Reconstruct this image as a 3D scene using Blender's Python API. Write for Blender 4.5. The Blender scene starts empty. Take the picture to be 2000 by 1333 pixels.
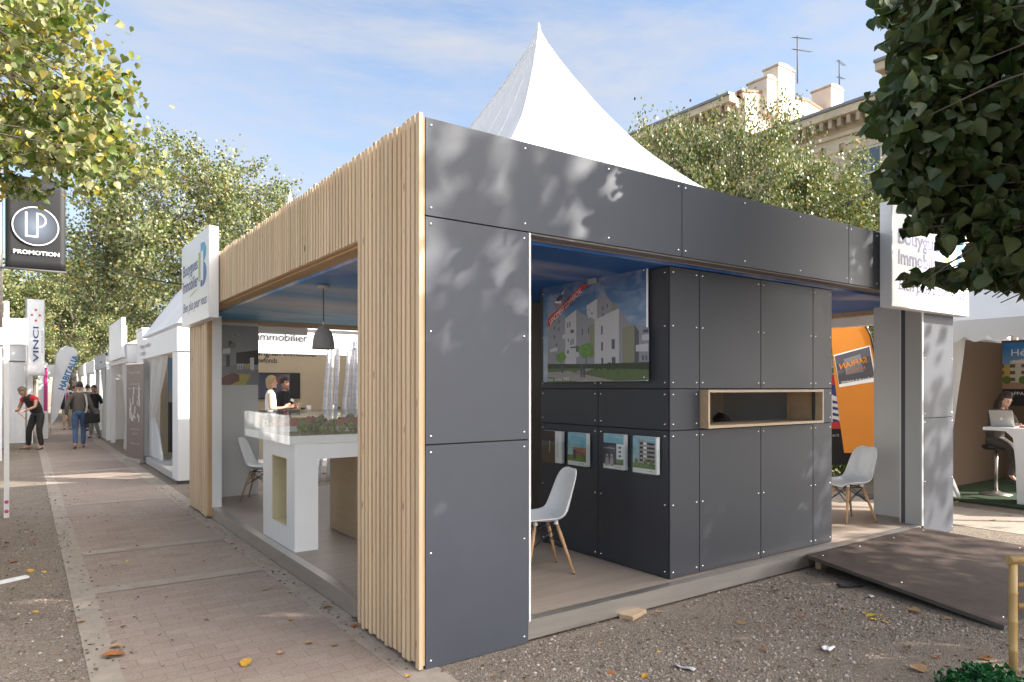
import bpy, bmesh, math, random
import numpy as np
from mathutils import Vector, Matrix, Euler
R_ = math.radians
scene = bpy.context.scene
COL = scene.collection
random.seed(7)

# ------------------------------------------------------------------ camera
HEAD = R_(35.23); FPX = 1348.0; CXP = 1000.0; HYP = 758.0; EYE = 1.65
cam_d = bpy.data.cameras.new('camera')
cam_d.sensor_width = 36.0
cam_d.lens = FPX / 2000.0 * 36.0
cam_d.shift_y = (HYP - 666.5) / 2000.0
cam_d.clip_start = 0.05
cam_d.clip_end = 1500.0
cam = bpy.data.objects.new('camera', cam_d)
COL.objects.link(cam)
cam.location = (0, 0, EYE)
cam.rotation_euler = (R_(90), 0, -HEAD)
scene.camera = cam

# ------------------------------------------------------------------ sky, sun, exposure
SUN_EL = R_(30.5); SUN_AZ = R_(133.0)      # azimuth clockwise from +Y
SDIR = Vector((math.cos(SUN_EL) * math.sin(SUN_AZ), math.cos(SUN_EL) * math.cos(SUN_AZ), math.sin(SUN_EL)))
world = bpy.data.worlds.new('World')
scene.world = world
world.use_nodes = True
wn = world.node_tree.nodes; wl = world.node_tree.links
wn.clear()
w_out = wn.new('ShaderNodeOutputWorld')
w_bg = wn.new('ShaderNodeBackground'); w_bg.inputs['Strength'].default_value = 0.11
w_sky = wn.new('ShaderNodeTexSky'); w_sky.sky_type = 'NISHITA'; w_sky.sun_disc = False
w_sky.sun_elevation = SUN_EL; w_sky.sun_rotation = SUN_AZ
w_sky.air_density = 1.0; w_sky.dust_density = 0.6; w_sky.ozone_density = 1.5
w_tc = wn.new('ShaderNodeTexCoord')
w_map = wn.new('ShaderNodeMapping'); w_map.inputs['Scale'].default_value = (1.0, 1.6, 4.2)
w_map.inputs['Rotation'].default_value = (0.2, 0.25, 0.6)
w_n1 = wn.new('ShaderNodeTexNoise'); w_n1.inputs['Scale'].default_value = 1.5
w_n1.inputs['Detail'].default_value = 9; w_n1.inputs['Roughness'].default_value = 0.62
w_n1.inputs['Distortion'].default_value = 0.5
w_map2 = wn.new('ShaderNodeMapping'); w_map2.inputs['Scale'].default_value = (4.0, 9.0, 22.0)
w_map2.inputs['Rotation'].default_value = (0.2, 0.25, 0.9)
w_n2 = wn.new('ShaderNodeTexNoise'); w_n2.inputs['Scale'].default_value = 1.9
w_n2.inputs['Detail'].default_value = 6; w_n2.inputs['Roughness'].default_value = 0.6
w_add = wn.new('ShaderNodeMath'); w_add.operation = 'MULTIPLY_ADD'; w_add.inputs[1].default_value = 0.42
w_ramp = wn.new('ShaderNodeValToRGB')
w_ramp.color_ramp.elements[0].position = 0.55; w_ramp.color_ramp.elements[0].color = (0.14, 0.14, 0.14, 1)
w_ramp.color_ramp.elements[1].position = 0.9; w_ramp.color_ramp.elements[1].color = (0.85, 0.85, 0.85, 1)
w_mix = wn.new('ShaderNodeMix'); w_mix.data_type = 'RGBA'
w_mix.inputs[7].default_value = (2.55, 2.6, 2.78, 1)       # thin sunlit cloud, in sky units
wl.new(w_tc.outputs['Generated'], w_map.inputs['Vector'])
wl.new(w_tc.outputs['Generated'], w_map2.inputs['Vector'])
wl.new(w_map.outputs[0], w_n1.inputs['Vector']); wl.new(w_map2.outputs[0], w_n2.inputs['Vector'])
wl.new(w_n2.outputs[0], w_add.inputs[0]); wl.new(w_n1.outputs[0], w_add.inputs[2])
wl.new(w_add.outputs[0], w_ramp.inputs[0]); wl.new(w_ramp.outputs[0], w_mix.inputs[0])
wl.new(w_sky.outputs[0], w_mix.inputs[6])
# bright glow added round the sun, out of view, to lighten the shade
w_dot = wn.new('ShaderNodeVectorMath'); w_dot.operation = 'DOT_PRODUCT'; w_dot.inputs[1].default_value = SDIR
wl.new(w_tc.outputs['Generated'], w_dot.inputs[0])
w_glow_mask = wn.new('ShaderNodeMapRange'); w_glow_mask.inputs[1].default_value = 0.5; w_glow_mask.inputs[2].default_value = 1.0; w_glow_mask.inputs[3].default_value = 0.0; w_glow_mask.inputs[4].default_value = 1.0
w_glow_mask.interpolation_type = 'SMOOTHSTEP'
wl.new(w_dot.outputs['Value'], w_glow_mask.inputs[0])
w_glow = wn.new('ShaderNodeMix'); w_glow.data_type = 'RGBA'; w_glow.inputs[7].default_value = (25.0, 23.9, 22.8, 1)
wl.new(w_glow_mask.outputs[0], w_glow.inputs[0]); wl.new(w_mix.outputs[2], w_glow.inputs[6]); wl.new(w_glow.outputs[2], w_bg.inputs['Color'])
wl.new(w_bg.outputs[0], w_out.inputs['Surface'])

sun_d = bpy.data.lights.new('sun', 'SUN')
sun_d.energy = 4.2; sun_d.angle = R_(0.53); sun_d.color = (1.0, 0.945, 0.86)
sun = bpy.data.objects.new('sun', sun_d)
COL.objects.link(sun)
sun.rotation_euler = (-SDIR).to_track_quat('-Z', 'Y').to_euler()
sun.location = (20, -20, 30)

vs = scene.view_settings
scene.display_settings.display_device = 'sRGB'
vs.view_transform = 'Standard'; vs.look = 'None'; vs.exposure = 1.42; vs.gamma = 1.0
vs.use_curve_mapping = False
scene.cycles.max_bounces = 8; scene.cycles.diffuse_bounces = 4; scene.cycles.transparent_max_bounces = 12

# ------------------------------------------------------------------ geometry helpers
_F = (math.sin(HEAD), math.cos(HEAD)); _RT = (math.cos(HEAD), -math.sin(HEAD))
def ray(x, y):
    r = (x - CXP) / FPX
    return (_F[0] + r * _RT[0], _F[1] + r * _RT[1], (HYP - y) / FPX)
def onX(X, x, y):
    a = ray(x, y); d = X / a[0]; return Vector((X, d * a[1], EYE + d * a[2]))
def onY(Y, x, y):
    a = ray(x, y); d = Y / a[1]; return Vector((d * a[0], Y, EYE + d * a[2]))
def onZ(Z, x, y):
    a = ray(x, y); d = (Z - EYE) / a[2]; return Vector((d * a[0], d * a[1], Z))
def atd(d, x, y):
    a = ray(x, y); return Vector((d * a[0], d * a[1], EYE + d * a[2]))

class Face:
    """a flat print or board: origin, right axis, up axis"""
    def __init__(s, o, u, v=(0, 0, 1)):
        s.o = Vector(o); s.u = Vector(u).normalized(); s.v = Vector(v).normalized(); s.n = s.u.cross(s.v)
    def p(s, a, b, off=0.0):
        return s.o + s.u * a + s.v * b + s.n * off
    def uv(s, q):
        d = q - s.o; return (d.dot(s.u), d.dot(s.v))

_tcache = {}
def text_geo(t, slant=0.0, bold=0.0):
    key = (t, slant, bold)
    if key in _tcache: return _tcache[key]
    c = bpy.data.curves.new('t', 'FONT'); c.body = t; c.shear = slant; c.offset = bold
    c.resolution_u = 3; c.fill_mode = 'FRONT'
    o = bpy.data.objects.new('t', c); COL.objects.link(o)
    dg = bpy.context.evaluated_depsgraph_get(); dg.update()
    me = bpy.data.meshes.new_from_object(o.evaluated_get(dg))
    vv = [(v.co.x, v.co.y) for v in me.vertices]; ff = [tuple(p.vertices) for p in me.polygons]
    bpy.data.objects.remove(o); bpy.data.curves.remove(c); bpy.data.meshes.remove(me)
    xs = [a for a, b in vv] or [0, 1]; ys = [b for a, b in vv] or [0, 1]
    r = (vv, ff, min(xs), max(xs), min(ys), max(ys))
    _tcache[key] = r
    return r

class MB:
    def __init__(s):
        s.v = []; s.f = []; s.m = []; s.s = []
    def add(s, vs, fs, m=0, smooth=False):
        n = len(s.v); s.v.extend([tuple(q) for q in vs])
        for f in fs:
            s.f.append(tuple(i + n for i in f)); s.m.append(m); s.s.append(smooth)
        return s
    def box(s, x0, y0, z0, x1, y1, z1, m=0):
        x0, x1 = min(x0, x1), max(x0, x1); y0, y1 = min(y0, y1), max(y0, y1); z0, z1 = min(z0, z1), max(z0, z1)
        v = [(x0, y0, z0), (x1, y0, z0), (x1, y1, z0), (x0, y1, z0), (x0, y0, z1), (x1, y0, z1), (x1, y1, z1), (x0, y1, z1)]
        return s.add(v, [(0, 3, 2, 1), (4, 5, 6, 7), (0, 1, 5, 4), (1, 2, 6, 5), (2, 3, 7, 6), (3, 0, 4, 7)], m)
    def obox(s, c, a, b, d, m=0):
        c, a, b, d = map(Vector, (c, a, b, d))
        v = [c + a * i + b * j + d * k for k in (-1, 1) for (i, j) in ((-1, -1), (1, -1), (1, 1), (-1, 1))]
        return s.add(v, [(0, 3, 2, 1), (4, 5, 6, 7), (0, 1, 5, 4), (1, 2, 6, 5), (2, 3, 7, 6), (3, 0, 4, 7)], m)
    def poly(s, pts, m=0):
        return s.add(pts, [tuple(range(len(pts)))], m)
    def prism(s, pts, ext, m=0):
        """flat outline pushed along the vector ext"""
        e = Vector(ext); n = len(pts); a = [Vector(q) for q in pts]; b = [q + e for q in a]
        fs = [tuple(range(n)), tuple(range(2 * n - 1, n - 1, -1))]
        fs += [(i, i + n, (i + 1) % n + n, (i + 1) % n) for i in range(n)]
        return s.add(a + b, fs, m)
    def tube(s, pts, r, n=8, m=0, cap=True, smooth=True):
        pts = [Vector(q) for q in pts]; k = len(pts)
        rs = r if isinstance(r, (list, tuple)) else [r] * k
        vs = []; up = Vector((0.13, 0.31, 0.94))
        for i, q in enumerate(pts):
            t = (pts[min(i + 1, k - 1)] - pts[max(i - 1, 0)]).normalized()
            a = t.cross(up)
            if a.length < 0.05: a = t.cross(Vector((1, 0, 0)))
            a.normalize(); b = t.cross(a).normalized()
            for j in range(n):
                an = 2 * math.pi * j / n
                vs.append(q + (a * math.cos(an) + b * math.sin(an)) * rs[i])
        fs = []
        for i in range(k - 1):
            for j in range(n):
                j2 = (j + 1) % n
                fs.append((i * n + j, i * n + j2, (i + 1) * n + j2, (i + 1) * n + j))
        s.add(vs, fs, m, smooth)
        if cap:
            o = len(s.v) - len(vs)
            s.f.append(tuple(o + j for j in range(n - 1, -1, -1))); s.m.append(m); s.s.append(False)
            s.f.append(tuple(o + (k - 1) * n + j for j in range(n))); s.m.append(m); s.s.append(False)
        return s
    def lathe(s, prof, c=(0, 0, 0), n=20, m=0, sx=1.0, sy=1.0):
        vs = []; k = len(prof)
        for (r, z) in prof:
            for j in range(n):
                an = 2 * math.pi * j / n
                vs.append((c[0] + r * sx * math.cos(an), c[1] + r * sy * math.sin(an), c[2] + z))
        fs = []
        for i in range(k - 1):
            for j in range(n):
                j2 = (j + 1) % n
                fs.append((i * n + j, i * n + j2, (i + 1) * n + j2, (i + 1) * n + j))
        return s.add(vs, fs, m, True)
    def ball(s, c, r, m=0, nu=12, nv=8, fn=None):
        rx, ry, rz = r if isinstance(r, (tuple, list)) else (r, r, r)
        vs = []
        for i in range(nv + 1):
            ph = math.pi * i / nv
            for j in range(nu):
                th = 2 * math.pi * j / nu
                q = Vector((math.sin(ph) * math.cos(th), math.sin(ph) * math.sin(th), math.cos(ph)))
                if fn: q = fn(q)
                vs.append((c[0] + q.x * rx, c[1] + q.y * ry, c[2] + q.z * rz))
        fs = []
        for i in range(nv):
            for j in range(nu):
                j2 = (j + 1) % nu
                fs.append((i * nu + j, (i + 1) * nu + j, (i + 1) * nu + j2, i * nu + j2))
        return s.add(vs, fs, m, True)
    def grid(s, fn, nu, nv, m=0, smooth=True, th=0.0):
        vs = [fn(i / nu, j / nv) for j in range(nv + 1) for i in range(nu + 1)]
        w = nu + 1
        fs = [(j * w + i, j * w + i + 1, (j + 1) * w + i + 1, (j + 1) * w + i) for j in range(nv) for i in range(nu)]
        return s.add(vs, fs, m, smooth)
    def fpoly(s, F, pts, m=0, off=0.002):
        return s.poly([F.p(a, b, off) for a, b in pts], m)
    def frect(s, F, a0, b0, a1, b1, m=0, off=0.002):
        return s.fpoly(F, [(a0, b0), (a1, b0), (a1, b1), (a0, b1)], m, off)
    def fdisc(s, F, a, b, r, m=0, off=0.002, n=28, ry=None):
        ry = ry or r
        return s.fpoly(F, [(a + r * math.cos(2 * math.pi * i / n), b + ry * math.sin(2 * math.pi * i / n)) for i in range(n)], m, off)
    def fring(s, F, a, b, r0, r1, m=0, off=0.002, n=40, asp=1.0):
        vs = []; fs = []
        for i in range(n):
            an = 2 * math.pi * i / n
            for r in (r0, r1): vs.append(F.p(a + r * asp * math.cos(an), b + r * math.sin(an), off))
        for i in range(n):
            k = (i + 1) % n
            fs.append((2 * i, 2 * i + 1, 2 * k + 1, 2 * k))
        return s.add(vs, fs, m)
    def ftext(s, F, t, a, b, w, h, m=0, off=0.003, slant=0.0, bold=0.0, ang=0.0, mirror=False):
        """lettering whose ink fills the box w x h with its lower left corner at (a, b)"""
        vv, ff, x0, x1, y0, y1 = text_geo(t, slant, bold)
        ca, sa = math.cos(ang), math.sin(ang); out = []
        for x, y in vv:
            q = (x - x0) / max(x1 - x0, 1e-6) * w; p = (y - y0) / max(y1 - y0, 1e-6) * h
            if mirror: q = w - q
            out.append(F.p(a + q * ca - p * sa, b + q * sa + p * ca, off))
        return s.add(out, ff, m)
    def build(s, name, mats, parent=None, bevel=0.0, solid=0.0):
        off = Vector((0, 0, 0)); q = parent
        while q is not None:
            off += q.location; q = q.parent
        me = bpy.data.meshes.new(name)
        me.from_pydata([(a - off.x, b - off.y, c - off.z) for a, b, c in s.v], [], s.f)
        mats = mats if isinstance(mats, (list, tuple)) else [mats]
        for mm in mats: me.materials.append(mm)
        me.polygons.foreach_set('material_index', s.m)
        me.polygons.foreach_set('use_smooth', s.s)
        me.update()
        o = bpy.data.objects.new(name, me); COL.objects.link(o)
        if parent is not None: o.parent = parent
        if solid:
            md = o.modifiers.new('solid', 'SOLIDIFY'); md.thickness = solid; md.offset = 0
        if bevel:
            md = o.modifiers.new('bevel', 'BEVEL'); md.width = bevel; md.segments = 2; md.limit_method = 'ANGLE'; md.angle_limit = R_(40)
        return o

def tag(o, label=None, cat=None, group=None, kind=None):
    if label: o['label'] = label
    if cat: o['category'] = cat
    if group: o['group'] = group
    if kind: o['kind'] = kind
    return o
def thing(name, label, cat, loc=(0, 0, 0), group=None):
    o = bpy.data.objects.new(name, None); COL.objects.link(o)
    o.empty_display_size = 0.2
    o.location = loc
    return tag(o, label, cat, group)
def copy_tree(o, parent=None):
    c = o.copy(); COL.objects.link(c)
    if parent is not None: c.parent = parent
    for ch in list(o.children): copy_tree(ch, c)
    return c

# ------------------------------------------------------------------ materials
def _nt(name):
    m = bpy.data.materials.new(name); m.use_nodes = True
    nt = m.node_tree; b = nt.nodes['Principled BSDF']
    return m, nt, nt.nodes, nt.links, b
def S(v): return tuple(v) + (1.0,) if len(v) == 3 else tuple(v)
def mat(name, col, rough=0.6, metal=0.0, spec=0.5, var=0.0, scale=6.0, bump=0.0, bscale=60.0, stretch=(1, 1, 1), col2=None, coat=0.0, emit=None, es=0.0, trans=0.0):
    """plain surface with optional mottling (col -> col2) and fine bump"""
    m, nt, N, L, b = _nt(name)
    b.inputs['Base Color'].default_value = S(col); b.inputs['Roughness'].default_value = rough
    b.inputs['Metallic'].default_value = metal; b.inputs['Specular IOR Level'].default_value = spec
    if coat: b.inputs['Coat Weight'].default_value = coat
    if emit:
        b.inputs['Emission Color'].default_value = S(emit); b.inputs['Emission Strength'].default_value = es
    tc = None
    def coords(st):
        nonlocal tc
        tc = tc or N.new('ShaderNodeTexCoord')
        mp = N.new('ShaderNodeMapping'); mp.inputs['Scale'].default_value = st
        L.new(tc.outputs['Object'], mp.inputs['Vector']); return mp
    if var or col2:
        mp = coords(stretch)
        nz = N.new('ShaderNodeTexNoise'); nz.inputs['Scale'].default_value = scale
        nz.inputs['Detail'].default_value = 6; nz.inputs['Roughness'].default_value = 0.65
        L.new(mp.outputs[0], nz.inputs['Vector'])
        rp = N.new('ShaderNodeValToRGB')
        c2 = col2 or tuple(max(0, c * (1 + var)) for c in col); c1 = col if col2 else tuple(c * (1 - var) for c in col)
        rp.color_ramp.elements[0].position = 0.3; rp.color_ramp.elements[0].color = S(c1)
        rp.color_ramp.elements[1].position = 0.72; rp.color_ramp.elements[1].color = S(c2)
        L.new(nz.outputs[0], rp.inputs[0]); L.new(rp.outputs[0], b.inputs['Base Color'])
        mr = N.new('ShaderNodeMapRange'); mr.inputs[3].default_value = max(0.03, rough - 0.08); mr.inputs[4].default_value = min(1, rough + 0.1)
        L.new(nz.outputs[0], mr.inputs[0]); L.new(mr.outputs[0], b.inputs['Roughness'])
    if bump:
        mp = coords(stretch)
        nz = N.new('ShaderNodeTexNoise'); nz.inputs['Scale'].default_value = bscale; nz.inputs['Detail'].default_value = 4
        L.new(mp.outputs[0], nz.inputs['Vector'])
        bp = N.new('ShaderNodeBump'); bp.inputs['Strength'].default_value = bump; bp.inputs['Distance'].default_value = 0.01
        L.new(nz.outputs[0], bp.inputs['Height']); L.new(bp.outputs[0], b.inputs['Normal'])
    return m

def mat_wood(name, c1, c2, axis=2, rough=0.6, knots=True, island=0.25, gscale=9.0):
    m, nt, N, L, b = _nt(name)
    tc = N.new('ShaderNodeTexCoord'); mp = N.new('ShaderNodeMapping')
    st = [22.0, 22.0, 22.0]; st[axis] = 0.7; mp.inputs['Scale'].default_value = st
    geo = N.new('ShaderNodeNewGeometry')
    addv = N.new('ShaderNodeVectorMath'); addv.operation = 'ADD'
    cmb = N.new('ShaderNodeCombineXYZ'); mul = N.new('ShaderNodeMath'); mul.operation = 'MULTIPLY'; mul.inputs[1].default_value = 37.0
    L.new(geo.outputs['Random Per Island'], mul.inputs[0])
    for i in range(3): L.new(mul.outputs[0], cmb.inputs[i])
    L.new(tc.outputs['Object'], addv.inputs[0]); L.new(cmb.outputs[0], addv.inputs[1]); L.new(addv.outputs[0], mp.inputs['Vector'])
    nz = N.new('ShaderNodeTexNoise'); nz.inputs['Scale'].default_value = gscale / 6; nz.inputs['Detail'].default_value = 5
    nz.inputs['Distortion'].default_value = 0.6
    L.new(mp.outputs[0], nz.inputs['Vector'])
    rp = N.new('ShaderNodeValToRGB')
    rp.color_ramp.elements[0].position = 0.34; rp.color_ramp.elements[0].color = S(c2)
    rp.color_ramp.elements[1].position = 0.62; rp.color_ramp.elements[1].color = S(c1)
    L.new(nz.outputs[0], rp.inputs[0])
    hs = N.new('ShaderNodeHueSaturation'); mr = N.new('ShaderNodeMapRange')
    mr.inputs[3].default_value = 1 - island; mr.inputs[4].default_value = 1 + island * 0.6
    L.new(geo.outputs['Random Per Island'], mr.inputs[0]); L.new(mr.outputs[0], hs.inputs['Value']); L.new(rp.outputs[0], hs.inputs['Color'])
    last = hs.outputs[0]
    if knots:
        mk = N.new('ShaderNodeMapping'); sk = [17.0, 17.0, 17.0]; sk[axis] = 4.6; mk.inputs['Scale'].default_value = sk
        L.new(addv.outputs[0], mk.inputs['Vector'])
        vo = N.new('ShaderNodeTexVoronoi'); vo.inputs['Scale'].default_value = 1.0; L.new(mk.outputs[0], vo.inputs['Vector'])
        kr = N.new('ShaderNodeValToRGB')
        kr.color_ramp.elements[0].position = 0.07; kr.color_ramp.elements[0].color = (1, 1, 1, 1)
        kr.color_ramp.elements[1].position = 0.17; kr.color_ramp.elements[1].color = (0, 0, 0, 1)
        L.new(vo.outputs['Distance'], kr.inputs[0])
        # only some cells carry a knot
        gt = N.new('ShaderNodeMath'); gt.operation = 'GREATER_THAN'; gt.inputs[1].default_value = 0.74
        sx = N.new('ShaderNodeSeparateColor'); L.new(vo.outputs['Color'], sx.inputs[0]); L.new(sx.outputs[0], gt.inputs[0])
        mm = N.new('ShaderNodeMath'); mm.operation = 'MULTIPLY'; L.new(kr.outputs[0], mm.inputs[0]); L.new(gt.outputs[0], mm.inputs[1])
        mx = N.new('ShaderNodeMix'); mx.data_type = 'RGBA'; mx.inputs[7].default_value = (0.2, 0.085, 0.03, 1)
        L.new(mm.outputs[0], mx.inputs[0]); L.new(last, mx.inputs[6]); last = mx.outputs[2]
    L.new(last, b.inputs['Base Color']); b.inputs['Roughness'].default_value = rough
    bp = N.new('ShaderNodeBump'); bp.inputs['Strength'].default_value = 0.15; bp.inputs['Distance'].default_value = 0.004
    L.new(nz.outputs[0], bp.inputs['Height']); L.new(bp.outputs[0], b.inputs['Normal'])
    return m

def mat_leaf(name, ramp, under, transl=0.35, rough=0.5):
    """two-sided leaf: a colour per leaf from the ramp on top, a paler underside, some light let through"""
    m, nt, N, L, b = _nt(name)
    geo = N.new('ShaderNodeNewGeometry')
    rp = N.new('ShaderNodeValToRGB'); cr = rp.color_ramp
    cr.elements[0].position = ramp[0][0]; cr.elements[0].color = S(ramp[0][1])
    cr.elements[1].position = ramp[-1][0]; cr.elements[1].color = S(ramp[-1][1])
    for p, c in ramp[1:-1]:
        e = cr.elements.new(p); e.color = S(c)
    L.new(geo.outputs['Random Per Island'], rp.inputs[0])
    mx = N.new('ShaderNodeMix'); mx.data_type = 'RGBA'
    mu = N.new('ShaderNodeMix'); mu.data_type = 'RGBA'; mu.inputs[0].default_value = 0.6
    mu.inputs[7].default_value = S(under); L.new(rp.outputs[0], mu.inputs[6])
    L.new(geo.outputs['Backfacing'], mx.inputs[0]); L.new(rp.outputs[0], mx.inputs[6]); L.new(mu.outputs[2], mx.inputs[7])
    L.new(mx.outputs[2], b.inputs['Base Color']); b.inputs['Roughness'].default_value = rough
    b.inputs['Specular IOR Level'].default_value = 0.35
    tr = N.new('ShaderNodeBsdfTranslucent')
    hs = N.new('ShaderNodeHueSaturation'); hs.inputs['Saturation'].default_value = 1.15; hs.inputs['Value'].default_value = 1.2
    L.new(rp.outputs[0], hs.inputs['Color']); L.new(hs.outputs[0], tr.inputs['Color'])
    ms = N.new('ShaderNodeMixShader'); ms.inputs[0].default_value = transl
    L.new(b.outputs[0], ms.inputs[1]); L.new(tr.outputs[0], ms.inputs[2])
    L.new(ms.outputs[0], N['Material Output'].inputs['Surface'])
    return m

def mat_fabric(name, col, transl=0.25, rough=0.7, var=0.03):
    """tent cloth that lets some light through"""
    m, nt, N, L, b = _nt(name)
    tc = N.new('ShaderNodeTexCoord'); nz = N.new('ShaderNodeTexNoise'); nz.inputs['Scale'].default_value = 1.3; nz.inputs['Detail'].default_value = 5
    L.new(tc.outputs['Object'], nz.inputs['Vector'])
    rp = N.new('ShaderNodeValToRGB')
    rp.color_ramp.elements[0].position = 0.35; rp.color_ramp.elements[0].color = S(tuple(c * (1 - var * 2) for c in col))
    rp.color_ramp.elements[1].position = 0.65; rp.color_ramp.elements[1].color = S(col)
    L.new(nz.outputs[0], rp.inputs[0]); L.new(rp.outputs[0], b.inputs['Base Color']); b.inputs['Roughness'].default_value = rough
    bp = N.new('ShaderNodeBump'); bp.inputs['Strength'].default_value = 0.08; bp.inputs['Distance'].default_value = 0.05
    L.new(nz.outputs[0], bp.inputs['Height']); L.new(bp.outputs[0], b.inputs['Normal'])
    tr = N.new('ShaderNodeBsdfTranslucent'); L.new(rp.outputs[0], tr.inputs['Color'])
    ms = N.new('ShaderNodeMixShader'); ms.inputs[0].default_value = transl
    L.new(b.outputs[0], ms.inputs[1]); L.new(tr.outputs[0], ms.inputs[2])
    L.new(ms.outputs[0], N['Material Output'].inputs['Surface'])
    return m

def mat_gravel(name):
    m, nt, N, L, b = _nt(name)
    tc = N.new('ShaderNodeTexCoord')
    def vor(sc):
        v = N.new('ShaderNodeTexVoronoi'); v.inputs['Scale'].default_value = sc; L.new(tc.outputs['Object'], v.inputs['Vector']); return v
    def noi(sc, d=5):
        v = N.new('ShaderNodeTexNoise'); v.inputs['Scale'].default_value = sc; v.inputs['Detail'].default_value = d; v.inputs['Roughness'].default_value = 0.65
        L.new(tc.outputs['Object'], v.inputs['Vector']); return v
    v1 = vor(125.0)
    r1 = N.new('ShaderNodeValToRGB'); cr = r1.color_ramp
    cr.elements[0].position = 0.0; cr.elements[0].color = (0.14, 0.108, 0.085, 1)
    cr.elements[1].position = 1.0; cr.elements[1].color = (0.43, 0.37, 0.305, 1)
    for p, c in ((0.3, (0.2, 0.165, 0.135)), (0.55, (0.285, 0.232, 0.18)), (0.8, (0.33, 0.255, 0.2))):
        e = cr.elements.new(p); e.color = S(c)
    sp = N.new('ShaderNodeSeparateColor'); L.new(v1.outputs['Color'], sp.inputs[0]); L.new(sp.outputs[0], r1.inputs[0])
    # sandy worn places where the pebbles are trodden in
    n1 = noi(0.9, 7); r2 = N.new('ShaderNodeValToRGB')
    r2.color_ramp.elements[0].position = 0.42; r2.color_ramp.elements[0].color = (0, 0, 0, 1)
    r2.color_ramp.elements[1].position = 0.62; r2.color_ramp.elements[1].color = (0.8, 0.8, 0.8, 1)
    L.new(n1.outputs[0], r2.inputs[0])
    n2 = noi(9.0); r3 = N.new('ShaderNodeValToRGB')
    r3.color_ramp.elements[0].position = 0.3; r3.color_ramp.elements[0].color = (0.235, 0.19, 0.147, 1)
    r3.color_ramp.elements[1].position = 0.7; r3.color_ramp.elements[1].color = (0.32, 0.268, 0.212, 1)
    L.new(n2.outputs[0], r3.inputs[0])
    mx = N.new('ShaderNodeMix'); mx.data_type = 'RGBA'
    L.new(r2.outputs[0], mx.inputs[0]); L.new(r1.outputs[0], mx.inputs[6]); L.new(r3.outputs[0], mx.inputs[7])
    n3 = noi(2.2); r4 = N.new('ShaderNodeMapRange'); r4.inputs[3].default_value = 0.74; r4.inputs[4].default_value = 1.24
    L.new(n3.outputs[0], r4.inputs[0])
    hs = N.new('ShaderNodeHueSaturation'); L.new(r4.outputs[0], hs.inputs['Value']); L.new(mx.outputs[2], hs.inputs['Color'])
    L.new(hs.outputs[0], b.inputs['Base Color']); b.inputs['Roughness'].default_value = 0.9; b.inputs['Specular IOR Level'].default_value = 0.25
    bp = N.new('ShaderNodeBump'); bp.inputs['Strength'].default_value = 0.9; bp.inputs['Distance'].default_value = 0.012; bp.invert = True
    L.new(v1.outputs['Distance'], bp.inputs['Height']); L.new(bp.outputs[0], b.inputs['Normal'])
    return m

def mat_pavers(name, bw=0.22, bh=0.11, c1=(0.275, 0.207, 0.168), c2=(0.33, 0.257, 0.215), mortar=(0.19, 0.148, 0.118), rot=0.0):
    m, nt, N, L, b = _nt(name)
    tc = N.new('ShaderNodeTexCoord'); mp = N.new('ShaderNodeMapping'); mp.inputs['Rotation'].default_value = (0, 0, rot)
    L.new(tc.outputs['Object'], mp.inputs['Vector'])
    br = N.new('ShaderNodeTexBrick'); br.inputs['Scale'].default_value = 1.0
    br.inputs['Brick Width'].default_value = bw; br.inputs['Row Height'].default_value = bh
    br.inputs['Mortar Size'].default_value = 0.0035; br.inputs['Mortar Smooth'].default_value = 0.4; br.inputs['Bias'].default_value = 0.0
    br.inputs['Color1'].default_value = S(c1); br.inputs['Color2'].default_value = S(c2); br.inputs['Mortar'].default_value = S(mortar)
    L.new(mp.outputs[0], br.inputs['Vector'])
    n = N.new('ShaderNodeTexNoise'); n.inputs['Scale'].default_value = 1.7; n.inputs['Detail'].default_value = 8; n.inputs['Roughness'].default_value = 0.7
    L.new(tc.outputs['Object'], n.inputs['Vector'])
    rp = N.new('ShaderNodeValToRGB')
    rp.color_ramp.elements[0].position = 0.38; rp.color_ramp.elements[0].color = (0.06, 0.06, 0.06, 1)
    rp.color_ramp.elements[1].position = 0.72; rp.color_ramp.elements[1].color = (0.85, 0.85, 0.85, 1)
    L.new(n.outputs[0], rp.inputs[0])
    mx = N.new('ShaderNodeMix'); mx.data_type = 'RGBA'; mx.inputs[7].default_value = (0.33, 0.27, 0.22, 1)   # dust
    L.new(rp.outputs[0], mx.inputs[0]); L.new(br.outputs['Color'], mx.inputs[6])
    # fine grit
    g = N.new('ShaderNodeTexNoise'); g.inputs['Scale'].default_value = 130; g.inputs['Detail'].default_value = 3
    L.new(tc.outputs['Object'], g.inputs['Vector'])
    gm = N.new('ShaderNodeMapRange'); gm.inputs[1].default_value = 0.3; gm.inputs[2].default_value = 0.7; gm.inputs[3].default_value = 0.8; gm.inputs[4].default_value = 1.18
    L.new(g.outputs[0], gm.inputs[0])
    hs = N.new('ShaderNodeHueSaturation'); L.new(gm.outputs[0], hs.inputs['Value']); L.new(mx.outputs[2], hs.inputs['Color'])
    L.new(hs.outputs[0], b.inputs['Base Color']); b.inputs['Roughness'].default_value = 0.88; b.inputs['Specular IOR Level'].default_value = 0.25
    bp = N.new('ShaderNodeBump'); bp.inputs['Strength'].default_value = 0.35; bp.inputs['Distance'].default_value = 0.006; bp.invert = True
    L.new(br.outputs['Fac'], bp.inputs['Height'])
    b2 = N.new('ShaderNodeBump'); b2.inputs['Strength'].default_value = 0.25; b2.inputs['Distance'].default_value = 0.004
    L.new(g.outputs[0], b2.inputs['Height']); L.new(bp.outputs[0], b2.inputs['Normal']); L.new(b2.outputs[0], b.inputs['Normal'])
    return m

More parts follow.
